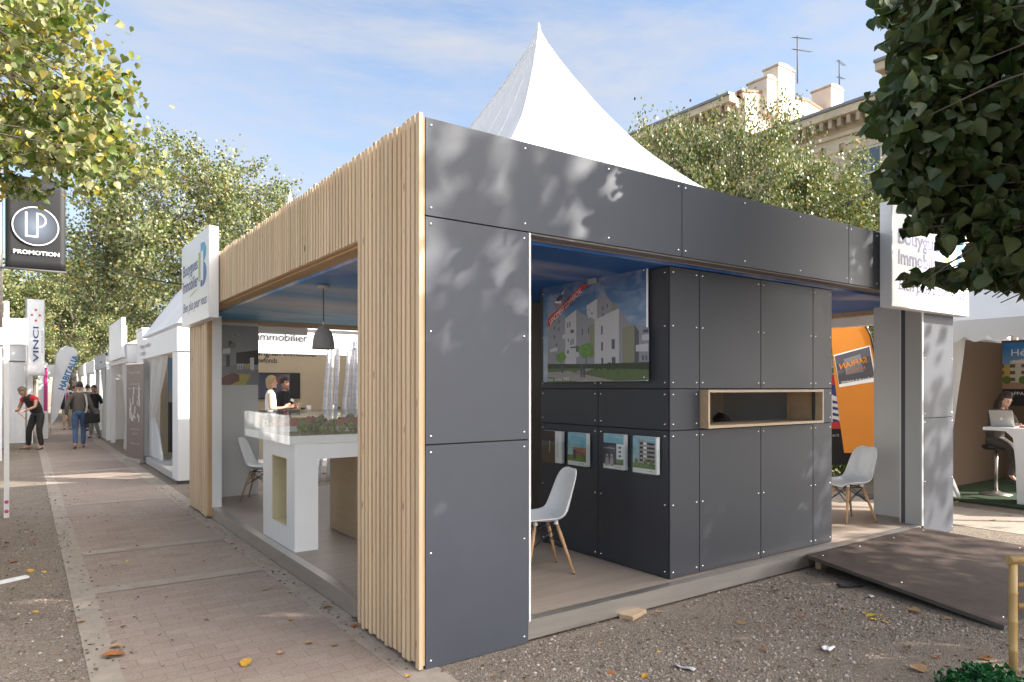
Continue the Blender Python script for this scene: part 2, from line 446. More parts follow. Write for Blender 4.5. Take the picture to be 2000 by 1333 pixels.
def mat_print(name, stops, axis=2, lo=0.0, hi=1.0, noise=0.0, nscale=(1, 1, 1), rough=0.4, nmix=(0.9, 0.9, 0.95)):
    """a printed colour ramp along one object axis (posters, printed ceiling), with optional printed clouds"""
    m, nt, N, L, b = _nt(name)
    tc = N.new('ShaderNodeTexCoord'); sp = N.new('ShaderNodeSeparateXYZ'); L.new(tc.outputs['Object'], sp.inputs[0])
    mr = N.new('ShaderNodeMapRange'); mr.inputs[1].default_value = lo; mr.inputs[2].default_value = hi
    L.new(sp.outputs[axis], mr.inputs[0])
    rp = N.new('ShaderNodeValToRGB'); cr = rp.color_ramp
    cr.elements[0].position = stops[0][0]; cr.elements[0].color = S(stops[0][1])
    cr.elements[1].position = stops[-1][0]; cr.elements[1].color = S(stops[-1][1])
    for p, c in stops[1:-1]:
        e = cr.elements.new(p); e.color = S(c)
    L.new(mr.outputs[0], rp.inputs[0]); last = rp.outputs[0]
    if noise:
        mp = N.new('ShaderNodeMapping'); mp.inputs['Scale'].default_value = nscale; L.new(tc.outputs['Object'], mp.inputs['Vector'])
        nz = N.new('ShaderNodeTexNoise'); nz.inputs['Scale'].default_value = 1.0; nz.inputs['Detail'].default_value = 5; nz.inputs['Distortion'].default_value = 0.6
        L.new(mp.outputs[0], nz.inputs['Vector'])
        r2 = N.new('ShaderNodeValToRGB')
        r2.color_ramp.elements[0].position = 0.45; r2.color_ramp.elements[0].color = (0, 0, 0, 1)
        r2.color_ramp.elements[1].position = 0.68; r2.color_ramp.elements[1].color = (noise, noise, noise, 1)
        L.new(nz.outputs[0], r2.inputs[0])
        mx = N.new('ShaderNodeMix'); mx.data_type = 'RGBA'; mx.inputs[7].default_value = S(nmix)
        L.new(r2.outputs[0], mx.inputs[0]); L.new(last, mx.inputs[6]); last = mx.outputs[2]
    L.new(last, b.inputs['Base Color']); b.inputs['Roughness'].default_value = rough
    return m

def mat_clear(name, tint=(0.97, 0.985, 0.98), ior=1.45, bend=0.12):
    """thin clear sheet: see-through with mirror reflections"""
    m, nt, N, L, b = _nt(name)
    t = N.new('ShaderNodeBsdfTransparent'); t.inputs['Color'].default_value = S(tint)
    g = N.new('ShaderNodeBsdfGlossy'); g.inputs['Roughness'].default_value = 0.02
    lw = N.new('ShaderNodeLayerWeight'); lw.inputs['Blend'].default_value = 0.5
    pw = N.new('ShaderNodeMath'); pw.operation = 'POWER'; pw.inputs[1].default_value = 4.0; L.new(lw.outputs['Facing'], pw.inputs[0])
    fr = N.new('ShaderNodeMath'); fr.operation = 'MULTIPLY_ADD'; fr.inputs[1].default_value = 0.6; fr.inputs[2].default_value = (ior - 1.0) * 0.09; L.new(pw.outputs[0], fr.inputs[0])
    if bend:
        tc = N.new('ShaderNodeTexCoord'); nz = N.new('ShaderNodeTexNoise'); nz.inputs['Scale'].default_value = 5
        L.new(tc.outputs['Object'], nz.inputs['Vector'])
        bp = N.new('ShaderNodeBump'); bp.inputs['Strength'].default_value = bend; bp.inputs['Distance'].default_value = 0.02
        L.new(nz.outputs[0], bp.inputs['Height']); L.new(bp.outputs[0], g.inputs['Normal'])
    ms = N.new('ShaderNodeMixShader'); L.new(fr.outputs[0], ms.inputs[0]); L.new(t.outputs[0], ms.inputs[1]); L.new(g.outputs[0], ms.inputs[2])
    L.new(ms.outputs[0], N['Material Output'].inputs['Surface'])
    return m

M = {}
M['gravel'] = mat_gravel('gravel')
M['pavers'] = mat_pavers('brick pavers')
M['pavers_side'] = mat_pavers('pale pavers', 0.3, 0.15, (0.34, 0.29, 0.235), (0.39, 0.335, 0.28), (0.24, 0.2, 0.17))
M['concrete'] = mat('dusty concrete', (0.33, 0.278, 0.225), 0.9, var=0.16, scale=7, bump=0.4, bscale=120)
M['stone'] = mat('pebble stone', (0.36, 0.31, 0.265), 0.85, var=0.3, scale=30)
M['pine'] = mat_wood('pine slats', (0.7, 0.53, 0.35), (0.6, 0.425, 0.255), 2, island=0.15)
M['pine_h'] = mat_wood('pine board', (0.55, 0.4, 0.26), (0.45, 0.3, 0.18), 0, knots=False)
M['pine_back'] = mat('pine backing board', (0.5, 0.33, 0.18), 0.8, var=0.15, scale=4, stretch=(8, 8, 1))
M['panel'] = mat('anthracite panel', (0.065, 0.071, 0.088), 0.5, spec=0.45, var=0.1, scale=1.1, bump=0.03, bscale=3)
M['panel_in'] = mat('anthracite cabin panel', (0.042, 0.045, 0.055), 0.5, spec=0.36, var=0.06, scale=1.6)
M['panel_pale'] = mat('taupe panel', (0.2, 0.185, 0.172), 0.5, spec=0.4, var=0.04, scale=1.5)
M['groove'] = mat('dark joint', (0.012, 0.012, 0.014), 0.8)
M['steel'] = mat('brushed steel', (0.52, 0.49, 0.46), 0.33, metal=0.85, var=0.09, scale=2.5, stretch=(1, 1, 12))
M['steel_dark'] = mat('dark steel trim', (0.2, 0.2, 0.21), 0.4, metal=0.7)
M['screw'] = mat('screw metal', (0.75, 0.75, 0.76), 0.22, metal=1.0)
M['white'] = mat('white paint', (0.76, 0.76, 0.755), 0.45, var=0.03, scale=2.0)
M['white_warm'] = mat('warm white board', (0.62, 0.615, 0.6), 0.5, var=0.03, scale=2.0)
M['white_sign'] = mat('white sign film', (0.8, 0.8, 0.815), 0.35, var=0.015, scale=1.5)
M['grey_light'] = mat('light grey board', (0.42, 0.42, 0.415), 0.5, var=0.04, scale=2)
M['vinyl'] = mat_wood('grey oak floor', (0.36, 0.295, 0.245), (0.3, 0.24, 0.195), 0, 0.45, knots=False, island=0.0)
M['black'] = mat('black paint', (0.015, 0.015, 0.017), 0.45)
M['black_matt'] = mat('matt black', (0.02, 0.02, 0.022), 0.85)
M['darkgrey'] = mat('dark grey', (0.09, 0.088, 0.085), 0.7, var=0.1)
M['lampgrey'] = mat('cement grey lamp', (0.25, 0.24, 0.225), 0.85, var=0.14, scale=25, bump=0.15)
M['plastic'] = mat('white chair plastic', (0.82, 0.825, 0.835), 0.28, spec=0.5)
M['beech'] = mat_wood('beech leg', (0.58, 0.36, 0.2), (0.48, 0.28, 0.14), 2, 0.45, knots=False, island=0.1)
M['ply'] = mat('plywood', (0.52, 0.39, 0.24), 0.6, var=0.1, scale=2.5, stretch=(1, 1, 6))
M['ply_pale'] = mat('pale plywood', (0.62, 0.54, 0.35), 0.6, var=0.08, scale=3)
M['beechframe'] = mat('beech frame', (0.52, 0.38, 0.24), 0.5, var=0.12, scale=3, stretch=(1, 6, 6))
M['beige'] = mat('beige wall', (0.62, 0.52, 0.38), 0.8, var=0.04)
M['taupe'] = mat('taupe wall', (0.2, 0.18, 0.155), 0.8, var=0.05)
M['canopy'] = mat_fabric('white tent cloth', (0.82, 0.82, 0.83), 0.18)
M['curtain'] = mat_fabric('white curtain cloth', (0.66, 0.655, 0.64), 0.25)
M['clear'] = mat_clear('clear acrylic', ior=1.5, bend=0.02)
M['clear_thin'] = mat_clear('clear holder', bend=0.05)
M['ramp'] = mat('brown film plywood', (0.068, 0.047, 0.038), 0.72, spec=0.25, var=0.38, scale=7, bump=0.2, bscale=40)
M['ramp_edge'] = mat('ply edge', (0.11, 0.095, 0.08), 0.8, var=0.25, scale=8, stretch=(1, 1, 30))
M['red'] = mat('red print', (0.52, 0.03, 0.03), 0.45)
M['inkblue'] = mat('indigo print', (0.052, 0.035, 0.2), 0.4)
M['ink'] = mat('black print', (0.02, 0.02, 0.025), 0.45)
M['ink_white'] = mat('white print', (0.8, 0.8, 0.8), 0.45)
M['lime'] = mat('lime print', (0.34, 0.5, 0.06), 0.45)
M['logo_blue'] = mat_print('blue to violet print', [(0, (0.09, 0.02, 0.2)), (0.35, (0.03, 0.06, 0.32)), (1, (0.02, 0.36, 0.6))], 2, 0.2, 0.95)
M['pink'] = mat('pink print', (0.6, 0.04, 0.25), 0.5)
M['orange'] = mat_fabric('orange flag cloth', (0.8, 0.31, 0.03), 0.35, 0.6)
M['turf'] = mat('artificial turf', (0.028, 0.05, 0.018), 0.95, var=0.35, scale=60, bump=0.6, bscale=200)
M['bark'] = mat('grey bark', (0.11, 0.09, 0.07), 0.9, var=0.35, scale=9, bump=0.8, bscale=30, stretch=(2, 2, 0.6))
M['limestone'] = mat('old limestone', (0.6, 0.51, 0.38), 0.88, var=0.2, scale=1.1, bump=0.25, bscale=6)
M['limestone_d'] = mat('weathered limestone', (0.45, 0.375, 0.28), 0.9, var=0.3, scale=2.2, bump=0.3, bscale=8)
M['render'] = mat('pale rendered wall', (0.68, 0.62, 0.52), 0.9, var=0.1, scale=0.9, bump=0.2, bscale=8)
M['tile'] = mat('clay roof tile', (0.33, 0.17, 0.105), 0.85, var=0.3, scale=6, bump=0.6, bscale=12)
M['zinc'] = mat('grey zinc', (0.22, 0.23, 0.25), 0.5, var=0.1)
M['glass'] = mat('window glass', (0.07, 0.09, 0.11), 0.06, spec=0.8)
M['bamboo'] = mat_wood('bamboo', (0.5, 0.33, 0.13), (0.38, 0.22, 0.07), 2, 0.45, knots=False, island=0.15)
M['skin'] = mat('skin', (0.56, 0.33, 0.24), 0.55, var=0.05)
M['skin_tan'] = mat('tanned skin', (0.42, 0.22, 0.15), 0.55, var=0.05)
# ================================================================== ground
g = MB(); g.box(-300, -300, -0.3, 300, 300, 0.0); tag(g.build('ground', M['gravel']), kind='structure')
PX0, PX1 = 0.46, 1.76
bands = [-2.2, 2.95, 6.42, 7.95, 11.4, 14.7, 18.3, 22.0, 25.6, 29.2, 33.0, 37.0, 41.0]
g = MB(); g.box(PX0, -8, -0.02, PX1, 70, 0.004); tag(g.build('path', M['pavers']), kind='structure')
g = MB()
g.box(0.3, -8, -0.02, PX0, 70, 0.006); g.box(PX1, -8, -0.02, 1.99, 70, 0.0055)
for b in bands:
    a = MB(); g.add([(PX0, b - 0.01, 0.008), (PX1, b - 0.06, 0.008), (PX1, b + 0.13, 0.008), (PX0, b + 0.18, 0.008)], [(0, 1, 2, 3)])
tag(g.build('path_kerb', M['concrete']), kind='structure')
g = MB(); g.box(9.15, -4, -0.02, 10.55, 60, 0.004); tag(g.build('side_path', M['pavers_side']), kind='structure')

# loose pebbles lying on the gravel near the viewer
rg = random.Random(3)
g = MB()
def pebble(mb, x, y, r):
    h = r * rg.uniform(0.45, 0.8); a0 = rg.uniform(0, 6.28); e = rg.uniform(0.7, 1.3)
    vs = []
    for i in range(5):
        an = a0 + i * 1.2566; k = rg.uniform(0.8, 1.15)
        vs.append((x + r * k * e * math.cos(an), y + r * k / e * math.sin(an), 0.001 if i < 9 else 0))
    t = len(vs)
    for i in range(5):
        an = a0 + i * 1.2566 + 0.4
        vs.append((x + 0.55 * r * e * math.cos(an), y + 0.55 * r / e * math.sin(an), h * rg.uniform(0.8, 1.1)))
    fs = [(i, (i + 1) % 5, 5 + (i + 1) % 5, 5 + i) for i in range(5)] + [(5, 6, 7, 8, 9)]
    mb.add(vs, fs, 0, True)
n = 0
while n < 26000:
    if rg.random() < 0.8:
        x = rg.uniform(1.95, 6.2); y = rg.uniform(0.9, 3.75)
        if x < 2.7 and y > 3.5: continue
        if x > 5.4 and y > 1.7: continue
    else:
        x = rg.uniform(-2.2, 0.3); y = rg.uniform(2.2, 9)
    if (math.sin(x * 2.3 + 1) + math.sin(y * 3.1) + math.sin((x + y) * 1.7)) < rg.uniform(-2.2, 0.9): continue
    pebble(g, x, y, rg.choice((0.0035, 0.004, 0.005, 0.006, 0.007, 0.011)) * rg.uniform(0.8, 1.2)); n += 1
def mat_pebble():
    m, nt, N, L, b = _nt('loose pebbles')
    geo = N.new('ShaderNodeNewGeometry'); rp = N.new('ShaderNodeValToRGB'); cr = rp.color_ramp
    cr.elements[0].color = (0.13, 0.105, 0.09, 1); cr.elements[1].color = (0.55, 0.5, 0.44, 1)
    for p, c in ((0.35, (0.24, 0.195, 0.16)), (0.6, (0.31, 0.265, 0.22)), (0.82, (0.37, 0.27, 0.205))):
        e = cr.elements.new(p); e.color = S(c)
    L.new(geo.outputs['Random Per Island'], rp.inputs[0]); L.new(rp.outputs[0], b.inputs['Base Color']); b.inputs['Roughness'].default_value = 0.85
    return m
tag(g.build('loose_pebbles', mat_pebble()), 'loose grey and tan pebbles scattered over the gravel', 'pebbles', kind='stuff')

# ================================================================== the pavilion
X0, Y0, XE, YE = 1.906, 3.578, 8.78, 10.43
FL, OT, TOP = 0.14, 2.655, 3.234
PAV = thing('exhibition_pavilion', 'square show pavilion with anthracite panels on one side and pine slats on the other', 'pavilion', (5.34, 7.0, 0))

# screw heads: one mesh, copied
sb = MB(); sb.lathe([(0.0085, 0), (0.0078, 0.003), (0.005, 0.005), (0.0, 0.0056)], n=10)
_sm = bpy.data.meshes.new('screw'); _sm.from_pydata(sb.v, [], sb.f); _sm.materials.append(M['screw'])
_sm.polygons.foreach_set('use_smooth', [True] * len(sb.f)); _sm.update()
def screw(parent, pos, nrm, root):
    o = bpy.data.objects.new('screw', _sm); COL.objects.link(o); o.parent = parent
    o.location = Vector(pos) - root.location
    o.rotation_euler = Vector(nrm).to_track_quat('Z', 'Y').to_euler()
def panel(root, x0, x1, y0, y1, z0, z1, nrm, m, screws, name='cladding_panel'):
    g = MB(); g.box(x0, y0, z0, x1, y1, z1)
    o = g.build(name, m, root, bevel=0.0015)
    for s in screws: screw(o, s, nrm, root)
    return o
def panelY(root, xa, xb, za, zb, m, extra=(), y=Y0, cols=None):
    sc = []
    xs = cols or (xa + 0.038, xb - 0.038)
    for x in xs:
        for z in (za + 0.05, zb - 0.045) + tuple(extra): sc.append((x, y, z))
    return panel(root, xa + 0.004, xb - 0.004, y, y + 0.013, za + 0.004, zb - 0.004, (0, -1, 0), m, sc)
def panelX(root, ya, yb, za, zb, m, extra=(), x=0.0):
    sc = [(x, yy, z) for yy in (ya + 0.038, yb - 0.038) for z in (za + 0.05, zb - 0.045) + tuple(extra)]
    return panel(root, x, x + 0.013, ya + 0.004, yb - 0.004, za + 0.004, zb - 0.004, (-1, 0, 0), m, sc)

# fascia panels and corner panels
panelY(PAV, X0, 4.126, 2.655, TOP, M['panel'], cols=(X0 + 0.04, 2.63, 3.36, 4.085))
panelY(PAV, 4.126, 6.521, 2.655, TOP, M['panel'], cols=(4.165, 4.9, 5.7, 6.48))
panelY(PAV, 6.521, XE, 2.655, TOP, M['panel'], cols=(6.56, 7.05, 8.0, XE - 0.04))
panelY(PAV, X0, 2.66, 0.0, 1.316, M['panel'], (0.68,))
panelY(PAV, X0, 2.66, 1.316, 2.655, M['panel'], (1.98,))
panelY(PAV, 8.04, XE, 0.0, 1.316, M['panel'], (0.62,))
panelY(PAV, 8.04, XE, 1.316, 2.655, M['panel'], (1.98,))
# dark carcass behind the panels
g = MB()
g.box(X0 + 0.006, Y0 + 0.0135, 2.66, XE - 0.006, Y0 + 0.13, TOP - 0.008)
g.box(X0 + 0.006, Y0 + 0.0135, 0.01, 2.652, Y0 + 0.11, 2.659)
g.box(8.047, Y0 + 0.0135, 0.01, XE - 0.006, Y0 + 0.1, 2.659)
g.box(XE - 0.12, Y0 + 0.131, 2.66, XE - 0.006, YE - 0.1, TOP - 0.008)
g.box(2.06, YE - 0.099, 2.66, XE - 0.006, YE + 0.02, TOP - 0.008)
g.build('carcass', M['groove'], PAV)
# pale trim down the edges of the openings
g = MB(); g.box(2.6605, Y0 - 0.002, 0.138, 2.675, Y0 + 0.125, 2.652); g.build('edge_trim', M['white'], PAV)
g = MB(); g.box(2.67, Y0 + 0.127, FL + 0.002, 2.69, Y0 + 0.2, 2.61); g.build('inner_trim', M['darkgrey'], PAV)
g = MB(); g.box(8.015, Y0 - 0.003, FL + 0.001, 8.0395, Y0 + 0.01, 2.652); g.build('edge_trim', M['white'], PAV)
g = MB(); g.box(8.02, Y0 + 0.011, FL + 0.001, 8.0395, 3.757, 2.612); g.build('reveal_board', M['grey_light'], PAV)
g = MB(); g.box(8.03, 3.759, FL + 0.001, 8.5, 3.806, 2.612); g.build('reveal_strip', M['panel'], PAV)
g = MB(); g.box(8.06, 3.808, FL + 0.001, 8.5, 3.835, 2.612); g.build('reveal_strip', M['white'], PAV)
g = MB(); g.box(8.32, 3.837, FL + 0.001, 8.66, 4.26, 2.612); g.build('pier_lining', M['white_warm'], PAV)
# lintel lining under the fascia
g = MB(); g.box(2.69, Y0 + 0.0135, 2.645, 8.012, Y0 + 0.128, 2.6575); g.build('lintel', M['panel_pale'], PAV)
g = MB(); g.box(2.69, Y0 + 0.1285, 2.6405, 8.012, Y0 + 0.25, 2.6595); g.box(2.0405, Y0 + 0.2505, 2.6405, 2.2, YE - 0.11, 2.6595); g.build('blocking', M['pine_back'], PAV)
# floor and plinths
g = MB(); g.box(1.96, Y0 + 0.045, 0.05, XE - 0.04, YE - 0.05, FL); g.build('floor_deck', M['vinyl'], PAV)
g = MB(); g.box(2.664, Y0 + 0.012, 0.018, 8.03, Y0 + 0.04, FL + 0.004); g.box(2.69, Y0 + 0.0405, FL + 0.0005, 8.01, Y0 + 0.085, FL + 0.0045); g.build('plinth', M['steel'], PAV)
g = MB(); g.box(1.925, 4.475, 0.012, 1.952, 9.285, FL + 0.004); g.box(1.9525, 4.475, FL + 0.0005, 2.0, 9.285, FL + 0.0045); g.build('plinth', M['steel'], PAV)
g = MB()
for x, y in ((4.5, 3.66), (4.9, 3.72), (3.3, 3.64), (6.6, 3.66)): g.box(x, y, 0.001, x + 0.22, y + 0.1, 0.049)
g.build('levelling_block', M['pine_h'], PAV)
# pine slats
rs = random.Random(11)
def slats(y0, y1, z0, z1, zj=0.0, zt=0.012):
    g = MB(); y = y0; p = 0.0615
    while y < y1 - 0.03:
        w = 0.042 + rs.uniform(-0.002, 0.002); d = rs.uniform(-0.002, 0.002)
        g.box(1.868 + d, y, z0 + rs.uniform(-zj, zj), 1.8925, y + w, z1 + rs.uniform(-zt, zt))
        y += p
    return g
g = slats(Y0 + 0.062, 4.475, 0.03, 3.255, 0.012)
g.box(1.866, Y0 - 0.003, 0.012, 1.8925, Y0 + 0.042, 3.25)
g.build('slat_cladding', M['pine'], PAV, bevel=0.002)
slats(4.478, YE, 2.66, 3.25).build('slat_cladding', M['pine'], PAV, bevel=0.002)
g = slats(9.30, YE, 0.03, 2.657, 0.012); g.build('slat_cladding', M['pine'], PAV, bevel=0.002)
g = MB()
g.box(1.893, Y0 + 0.001, 0.03, 1.905, 4.473, 2.657); g.box(1.893, Y0 + 0.001, 2.6575, 1.905, YE, 3.225); g.box(1.893, 9.287, 0.03, 1.93, YE, 2.657); g.box(1.9055, Y0 + 0.014, 0.03, 1.93, 4.473, 2.657); g.box(1.9055, Y0 + 0.014, 2.6575, 1.93, YE, 3.225)
g.build('backing_board', M['pine_back'], PAV)
g = MB()
g.box(1.931, Y0 + 0.135, FL, 2.05, 4.472, 2.612); g.build('wall_lining', M['white_warm'], PAV)
g = MB(); g.box(1.931, 9.288, 0.03, 2.045, YE - 0.06, 2.56); g.build('wall_lining', M['white'], PAV)
g = MB(); g.box(2.0455, 10.1, FL + 0.001, 2.715, 10.2, 2.56); g.build('wall_lining', M['white_warm'], PAV)
g = MB(); g.box(1.931, Y0 + 0.135, 2.645, 2.04, YE - 0.11, 3.21); g.build('lintel', M['pine_back'], PAV)
g = MB(); g.box(2.05, 10.25, 2.55, XE - 0.13, YE - 0.1, 2.612); g.build('lintel', M['pine_h'], PAV)
g = MB(); g.box(XE - 0.24, 4.27, 2.55, XE - 0.13, 10.24, 2.612); g.build('lintel', M['pine_h'], PAV)
# far corner pier and rear cladding
g = MB(); g.box(8.0, YE - 0.05, 0.0, XE - 0.02, YE + 0.02, 2.655); g.box(XE - 0.12, 9.5, 0.0, XE - 0.02, YE - 0.051, 2.655); g.build('corner_pier', M['panel'], PAV)
# printed sky ceiling
ceil = mat_print('printed sky ceiling', [(0, (0.008, 0.085, 0.31)), (0.3, (0.01, 0.14, 0.46)), (0.5, (0.03, 0.24, 0.56)), (0.63, (0.4, 0.44, 0.52)), (0.76, (0.12, 0.34, 0.56)), (1, (0.07, 0.3, 0.5))], 1, -3.4, 3.4, 0.42, (0.7, 1.9, 1), 0.5, (0.72, 0.68, 0.68))
g = MB(); g.box(2.051, Y0 + 0.132, 2.613, XE - 0.125, YE - 0.105, 2.64); g.build('ceiling', ceil, PAV)

# ------------------------------------------------------------------ peaked white roof over the pavilion
def pagoda(cx, cy, hx, hy, prof, nseg=24):
    """four-sided peaked membrane: prof = (t, z), t from the tip to the corner"""
    def zf(t):
        for (a, za), (b, zb) in zip(prof, prof[1:]):
            if t <= b: return za + (zb - za) * (t - a) / (b - a)
        return prof[-1][1]
    ts = [0.0, 0.012, 0.03, 0.05, 0.075] + [0.1 + 0.9 * i / 22 for i in range(23)]
    g = MB(); per = []
    N = 14
    for k in range(4):
        for i in range(N):
            s = -1 + 2 * i / N
            per.append([(s, -1), (1, s), (-s, 1), (-1, -s)][k])
    vs = []; n = len(per)
    for t in ts:
        for (a, b) in per:
            e = min(abs(a), abs(b)); sag = 1 - 0.10 * (1 - e * e) * math.sin(math.pi * min(1, t)) ** 0.8
            vs.append((cx + hx * a * t * sag, cy + hy * b * t * sag, zf(t)))
    fs = []
    for i in range(len(ts) - 1):
        for j in range(n):
            j2 = (j + 1) % n
            fs.append((i * n + j, (i + 1) * n + j, (i + 1) * n + j2, i * n + j2))
    g.add(vs, fs, 0, True)
    return g
PROF = [(0, 6.24), (0.012, 6.13), (0.03, 5.98), (0.05, 5.85), (0.1, 5.56), (0.15, 5.29), (0.2, 5.04), (0.3, 4.6), (0.45, 4.12), (0.6, 3.76), (0.8, 3.4), (1, 3.12)]
def smooth_prof(p):
    xs = [a for a, _ in p]; zs = [b for _, b in p]; out = []
    for i in range(60):
        t = (i / 59) ** 1.5
        z = [0, 0]
        acc = 0; w = 0
        for d in (-0.03, -0.015, 0, 0.015, 0.03):
            acc += float(np.interp(max(0, min(1, t + d * min(1, t * 8))), xs, zs)); w += 1
        out.append((t, acc / w))
    return out
PROFS = smooth_prof(PROF)
ROOF = thing('peaked_tent_roof', 'tall white peaked tent roof rising behind the anthracite fascia', 'tent roof', (5.32, 6.95, 2.66))
pagoda(5.32, 6.95, 3.06, 3.05, PROFS).build('membrane', M['canopy'], ROOF)
# welded seams down the ridges and the middle of each side
def seam(a, b):
    pts = []
    for i in range(3, 45):
        t = (i / 44.0) ** 1.3; e = min(abs(a), abs(b)); sag = 1 - 0.10 * (1 - e * e) * math.sin(math.pi * min(1, t)) ** 0.8
        z = float(np.interp(t, [q[0] for q in PROFS], [q[1] for q in PROFS])); pts.append((5.32 + 3.06 * a * t * sag, 6.95 + 3.05 * b * t * sag, z + 0.003))
    return MB().tube(pts, 0.009, 5)
for (a, b) in ((1, -1), (-1, -1), (1, 1), (-1, 1), (0, -1), (0.5, -1), (-0.5, -1), (-1, 0), (-1, 0.5), (-1, -0.5)): seam(a, b).build('seam', M['canopy'], ROOF)
g = MB(); g.lathe([(0.0, 0.05), (0.012, 0.04), (0.03, -0.05), (0.045, -0.13)], (5.32, 6.95, 6.23), 12); g.build('finial', M['white'], ROOF)
g = MB()
for sx in (-1, 1):
    for sy in (-1, 1): g.box(5.32 + sx * 3.13 - 0.04, 6.95 + sy * 3.08 - 0.04, 2.665, 5.32 + sx * 3.13 + 0.04, 6.95 + sy * 3.08 + 0.04, 3.12)
g.build('support', M['white'], ROOF)

# ------------------------------------------------------------------ sign boxes
def sign_art(F, w, h, root):
    """name, letter emblem, swoosh and slogan"""
    g = MB()
    g.ftext(F, 'Bouygues', 0.07 * w, 0.565 * h, 0.56 * w, 0.19 * h, 0, 0.003, bold=0.022)
    g.build('lettering', M['inkblue'], root); g = MB()
    g.ftext(F, 'Immobilier', 0.07 * w, 0.41 * h, 0.57 * w, 0.15 * h, 0, 0.003, bold=0.022)
    g.build('lettering', M['inkblue'], root); g = MB()
    g.ftext(F, 'Bien plus pour vous', 0.075 * w, 0.13 * h, 0.86 * w, 0.15 * h, 0, 0.003, slant=0.25, bold=0.012)
    g.build('lettering', M['inkblue'], root)
    g = MB(); sw = []
    for i in range(13):
        t = i / 12; sw.append((0.3 * w + 0.34 * w * t, (0.325 + 0.06 * math.sin(t * 1.5)) * h))
    low = [(a, b - 0.016 * h * math.sin(math.pi * i / 12)) for i, (a, b) in enumerate(sw)]
    g.fpoly(F, low + sw[::-1], 0, 0.003)
    a0 = 0.66 * w; g.frect(F, a0, 0.45 * h, a0 + 0.06 * w, 0.78 * h, 0, 0.0045)
    g.build('swoosh', M['lime'], root)
    # two-lobed emblem drawn round an open middle
    g = MB()
    def band(c0, c1, r_out, a, b, ix, iz0, iz1):
        pts = []
        for i in range(17):
            an = math.radians(-90 + 180 * i / 16); pts.append((c0 + r_out[0] * math.cos(an), c1 + r_out[1] * math.sin(an)))
        vs = []
        for (x, z) in pts: vs += [F.p(x * w, z * h, 0.003), F.p(ix * w, min(max(z, iz0), iz1) * h, 0.003)]
        g.add(vs, [(2 * i, 2 * i + 2, 2 * i + 3, 2 * i + 1) for i in range(16)])
    band(0.80, 0.515, (0.13, 0.135), 0, 0, 0.82, 0.45, 0.64); band(0.80, 0.755, (0.115, 0.115), 0, 0, 0.82, 0.64, 0.78)
    g.frect(F, 0.73 * w, 0.38 * h, 0.80 * w, 0.45 * h, 0, 0.0032); g.frect(F, 0.73 * w, 0.78 * h, 0.80 * w, 0.87 * h, 0, 0.0032)
    g.build('emblem', M['logo_blue'], root)
def sign_box(label, x0, x1, y0, y1, z0, z1, F, w, h, loc):
    t = thing('sign_box', label, 'sign', loc, 'white sign boxes on the pavilion')
    g = MB(); g.box(x0, y0, z0, x1, y1, z1); g.build('box', M['white_sign'], t, bevel=0.004)
    g = MB(); g.frect(F, 0.012, 0.012, w - 0.012, h - 0.012, 0, 0.0015); g.build('front_film', M['white_sign'], t)
    sign_art(F, w, h, t)
    return t
sign_box('white box sign above the slatted post beside the promenade', 1.75, 1.858, 8.58, 10.28, 2.47, 3.54, Face((1.75, 10.28, 2.47), (0, -1, 0)), 1.70, 1.07, (1.8, 9.43, 2.47))
sign_box('sunlit white box sign half hidden by dark leaves above the right pillar', 7.10, 8.88, 3.455, 3.574, 2.47, 3.53, Face((7.10, 3.455, 2.47), (1, 0, 0)), 1.78, 1.06, (7.99, 3.5, 2.47))
for (lab, bx) in (('back of a pale sign box hanging below the rear beam', (2.0, 10.46, 2.46, 3.55, 10.58, 3.55)), ('back of a pale sign box seen past the cabin above the orange flag', (8.79, 4.25, 2.45, 8.91, 5.9, 3.5))):
    t = thing('sign_box', lab, 'sign', ((bx[0] + bx[3]) / 2, (bx[1] + bx[4]) / 2, bx[2]), 'white sign boxes on the pavilion')
    g = MB(); g.box(*bx); g.build('box', M['white_sign'], t, bevel=0.004)

# ================================================================== cabin inside the pavilion
CX, CY, CXE, CYE = 4.144, 3.718, 6.467, 5.379
CAB = thing('storage_cabin', 'anthracite panelled cabin with a long framed hatch inside the pavilion', 'cabin', (5.3, 4.5, FL))
rows = [(FL + 0.002, 1.311), (1.311, 1.642), (1.642, 2.61)]
cols = [CX, 4.498, 5.321, 6.138, CXE]
for ri, (za, zb) in enumerate(rows):
    for ci in range(4):
        if ri == 1 and ci in (1, 2): continue
        ex = (0.72,) if ri == 0 else ((2.14,) if ri == 2 else ())
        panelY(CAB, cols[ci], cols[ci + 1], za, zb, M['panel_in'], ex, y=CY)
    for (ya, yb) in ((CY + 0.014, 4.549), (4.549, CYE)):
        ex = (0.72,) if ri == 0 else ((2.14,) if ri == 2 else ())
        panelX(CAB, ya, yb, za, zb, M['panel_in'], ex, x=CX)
g = MB()
y0 = CY + 0.0135; x0 = CX + 0.0135
g.box(x0, y0, FL + 0.001, CXE - 0.004, y0 + 0.08, 1.318); g.box(x0, y0, 1.636, CXE - 0.004, y0 + 0.08, 2.6)
g.box(x0, y0, 1.3181, 4.512, y0 + 0.08, 1.6359); g.box(6.2, y0, 1.3181, CXE - 0.004, y0 + 0.08, 1.6359)
g.box(x0, y0 + 0.081, FL + 0.001, x0 + 0.08, CYE - 0.004, 2.6); 
g.build('carcass', M['groove'], CAB)
g = MB(); g.box(x0 + 0.0801, y0 + 0.0815, FL + 0.002, x0 + 0.09, 4.99, 2.599); g.build('bounce_lining', M['white_warm'], CAB); g = MB(); g.box(CXE - 0.03, y0 + 0.0815, FL + 0.002, CXE - 0.006, 4.99, 1.78); g.build('bounce_lining', M['white_warm'], CAB)  # white boards added to bounce light behind the hatch; walls left open above
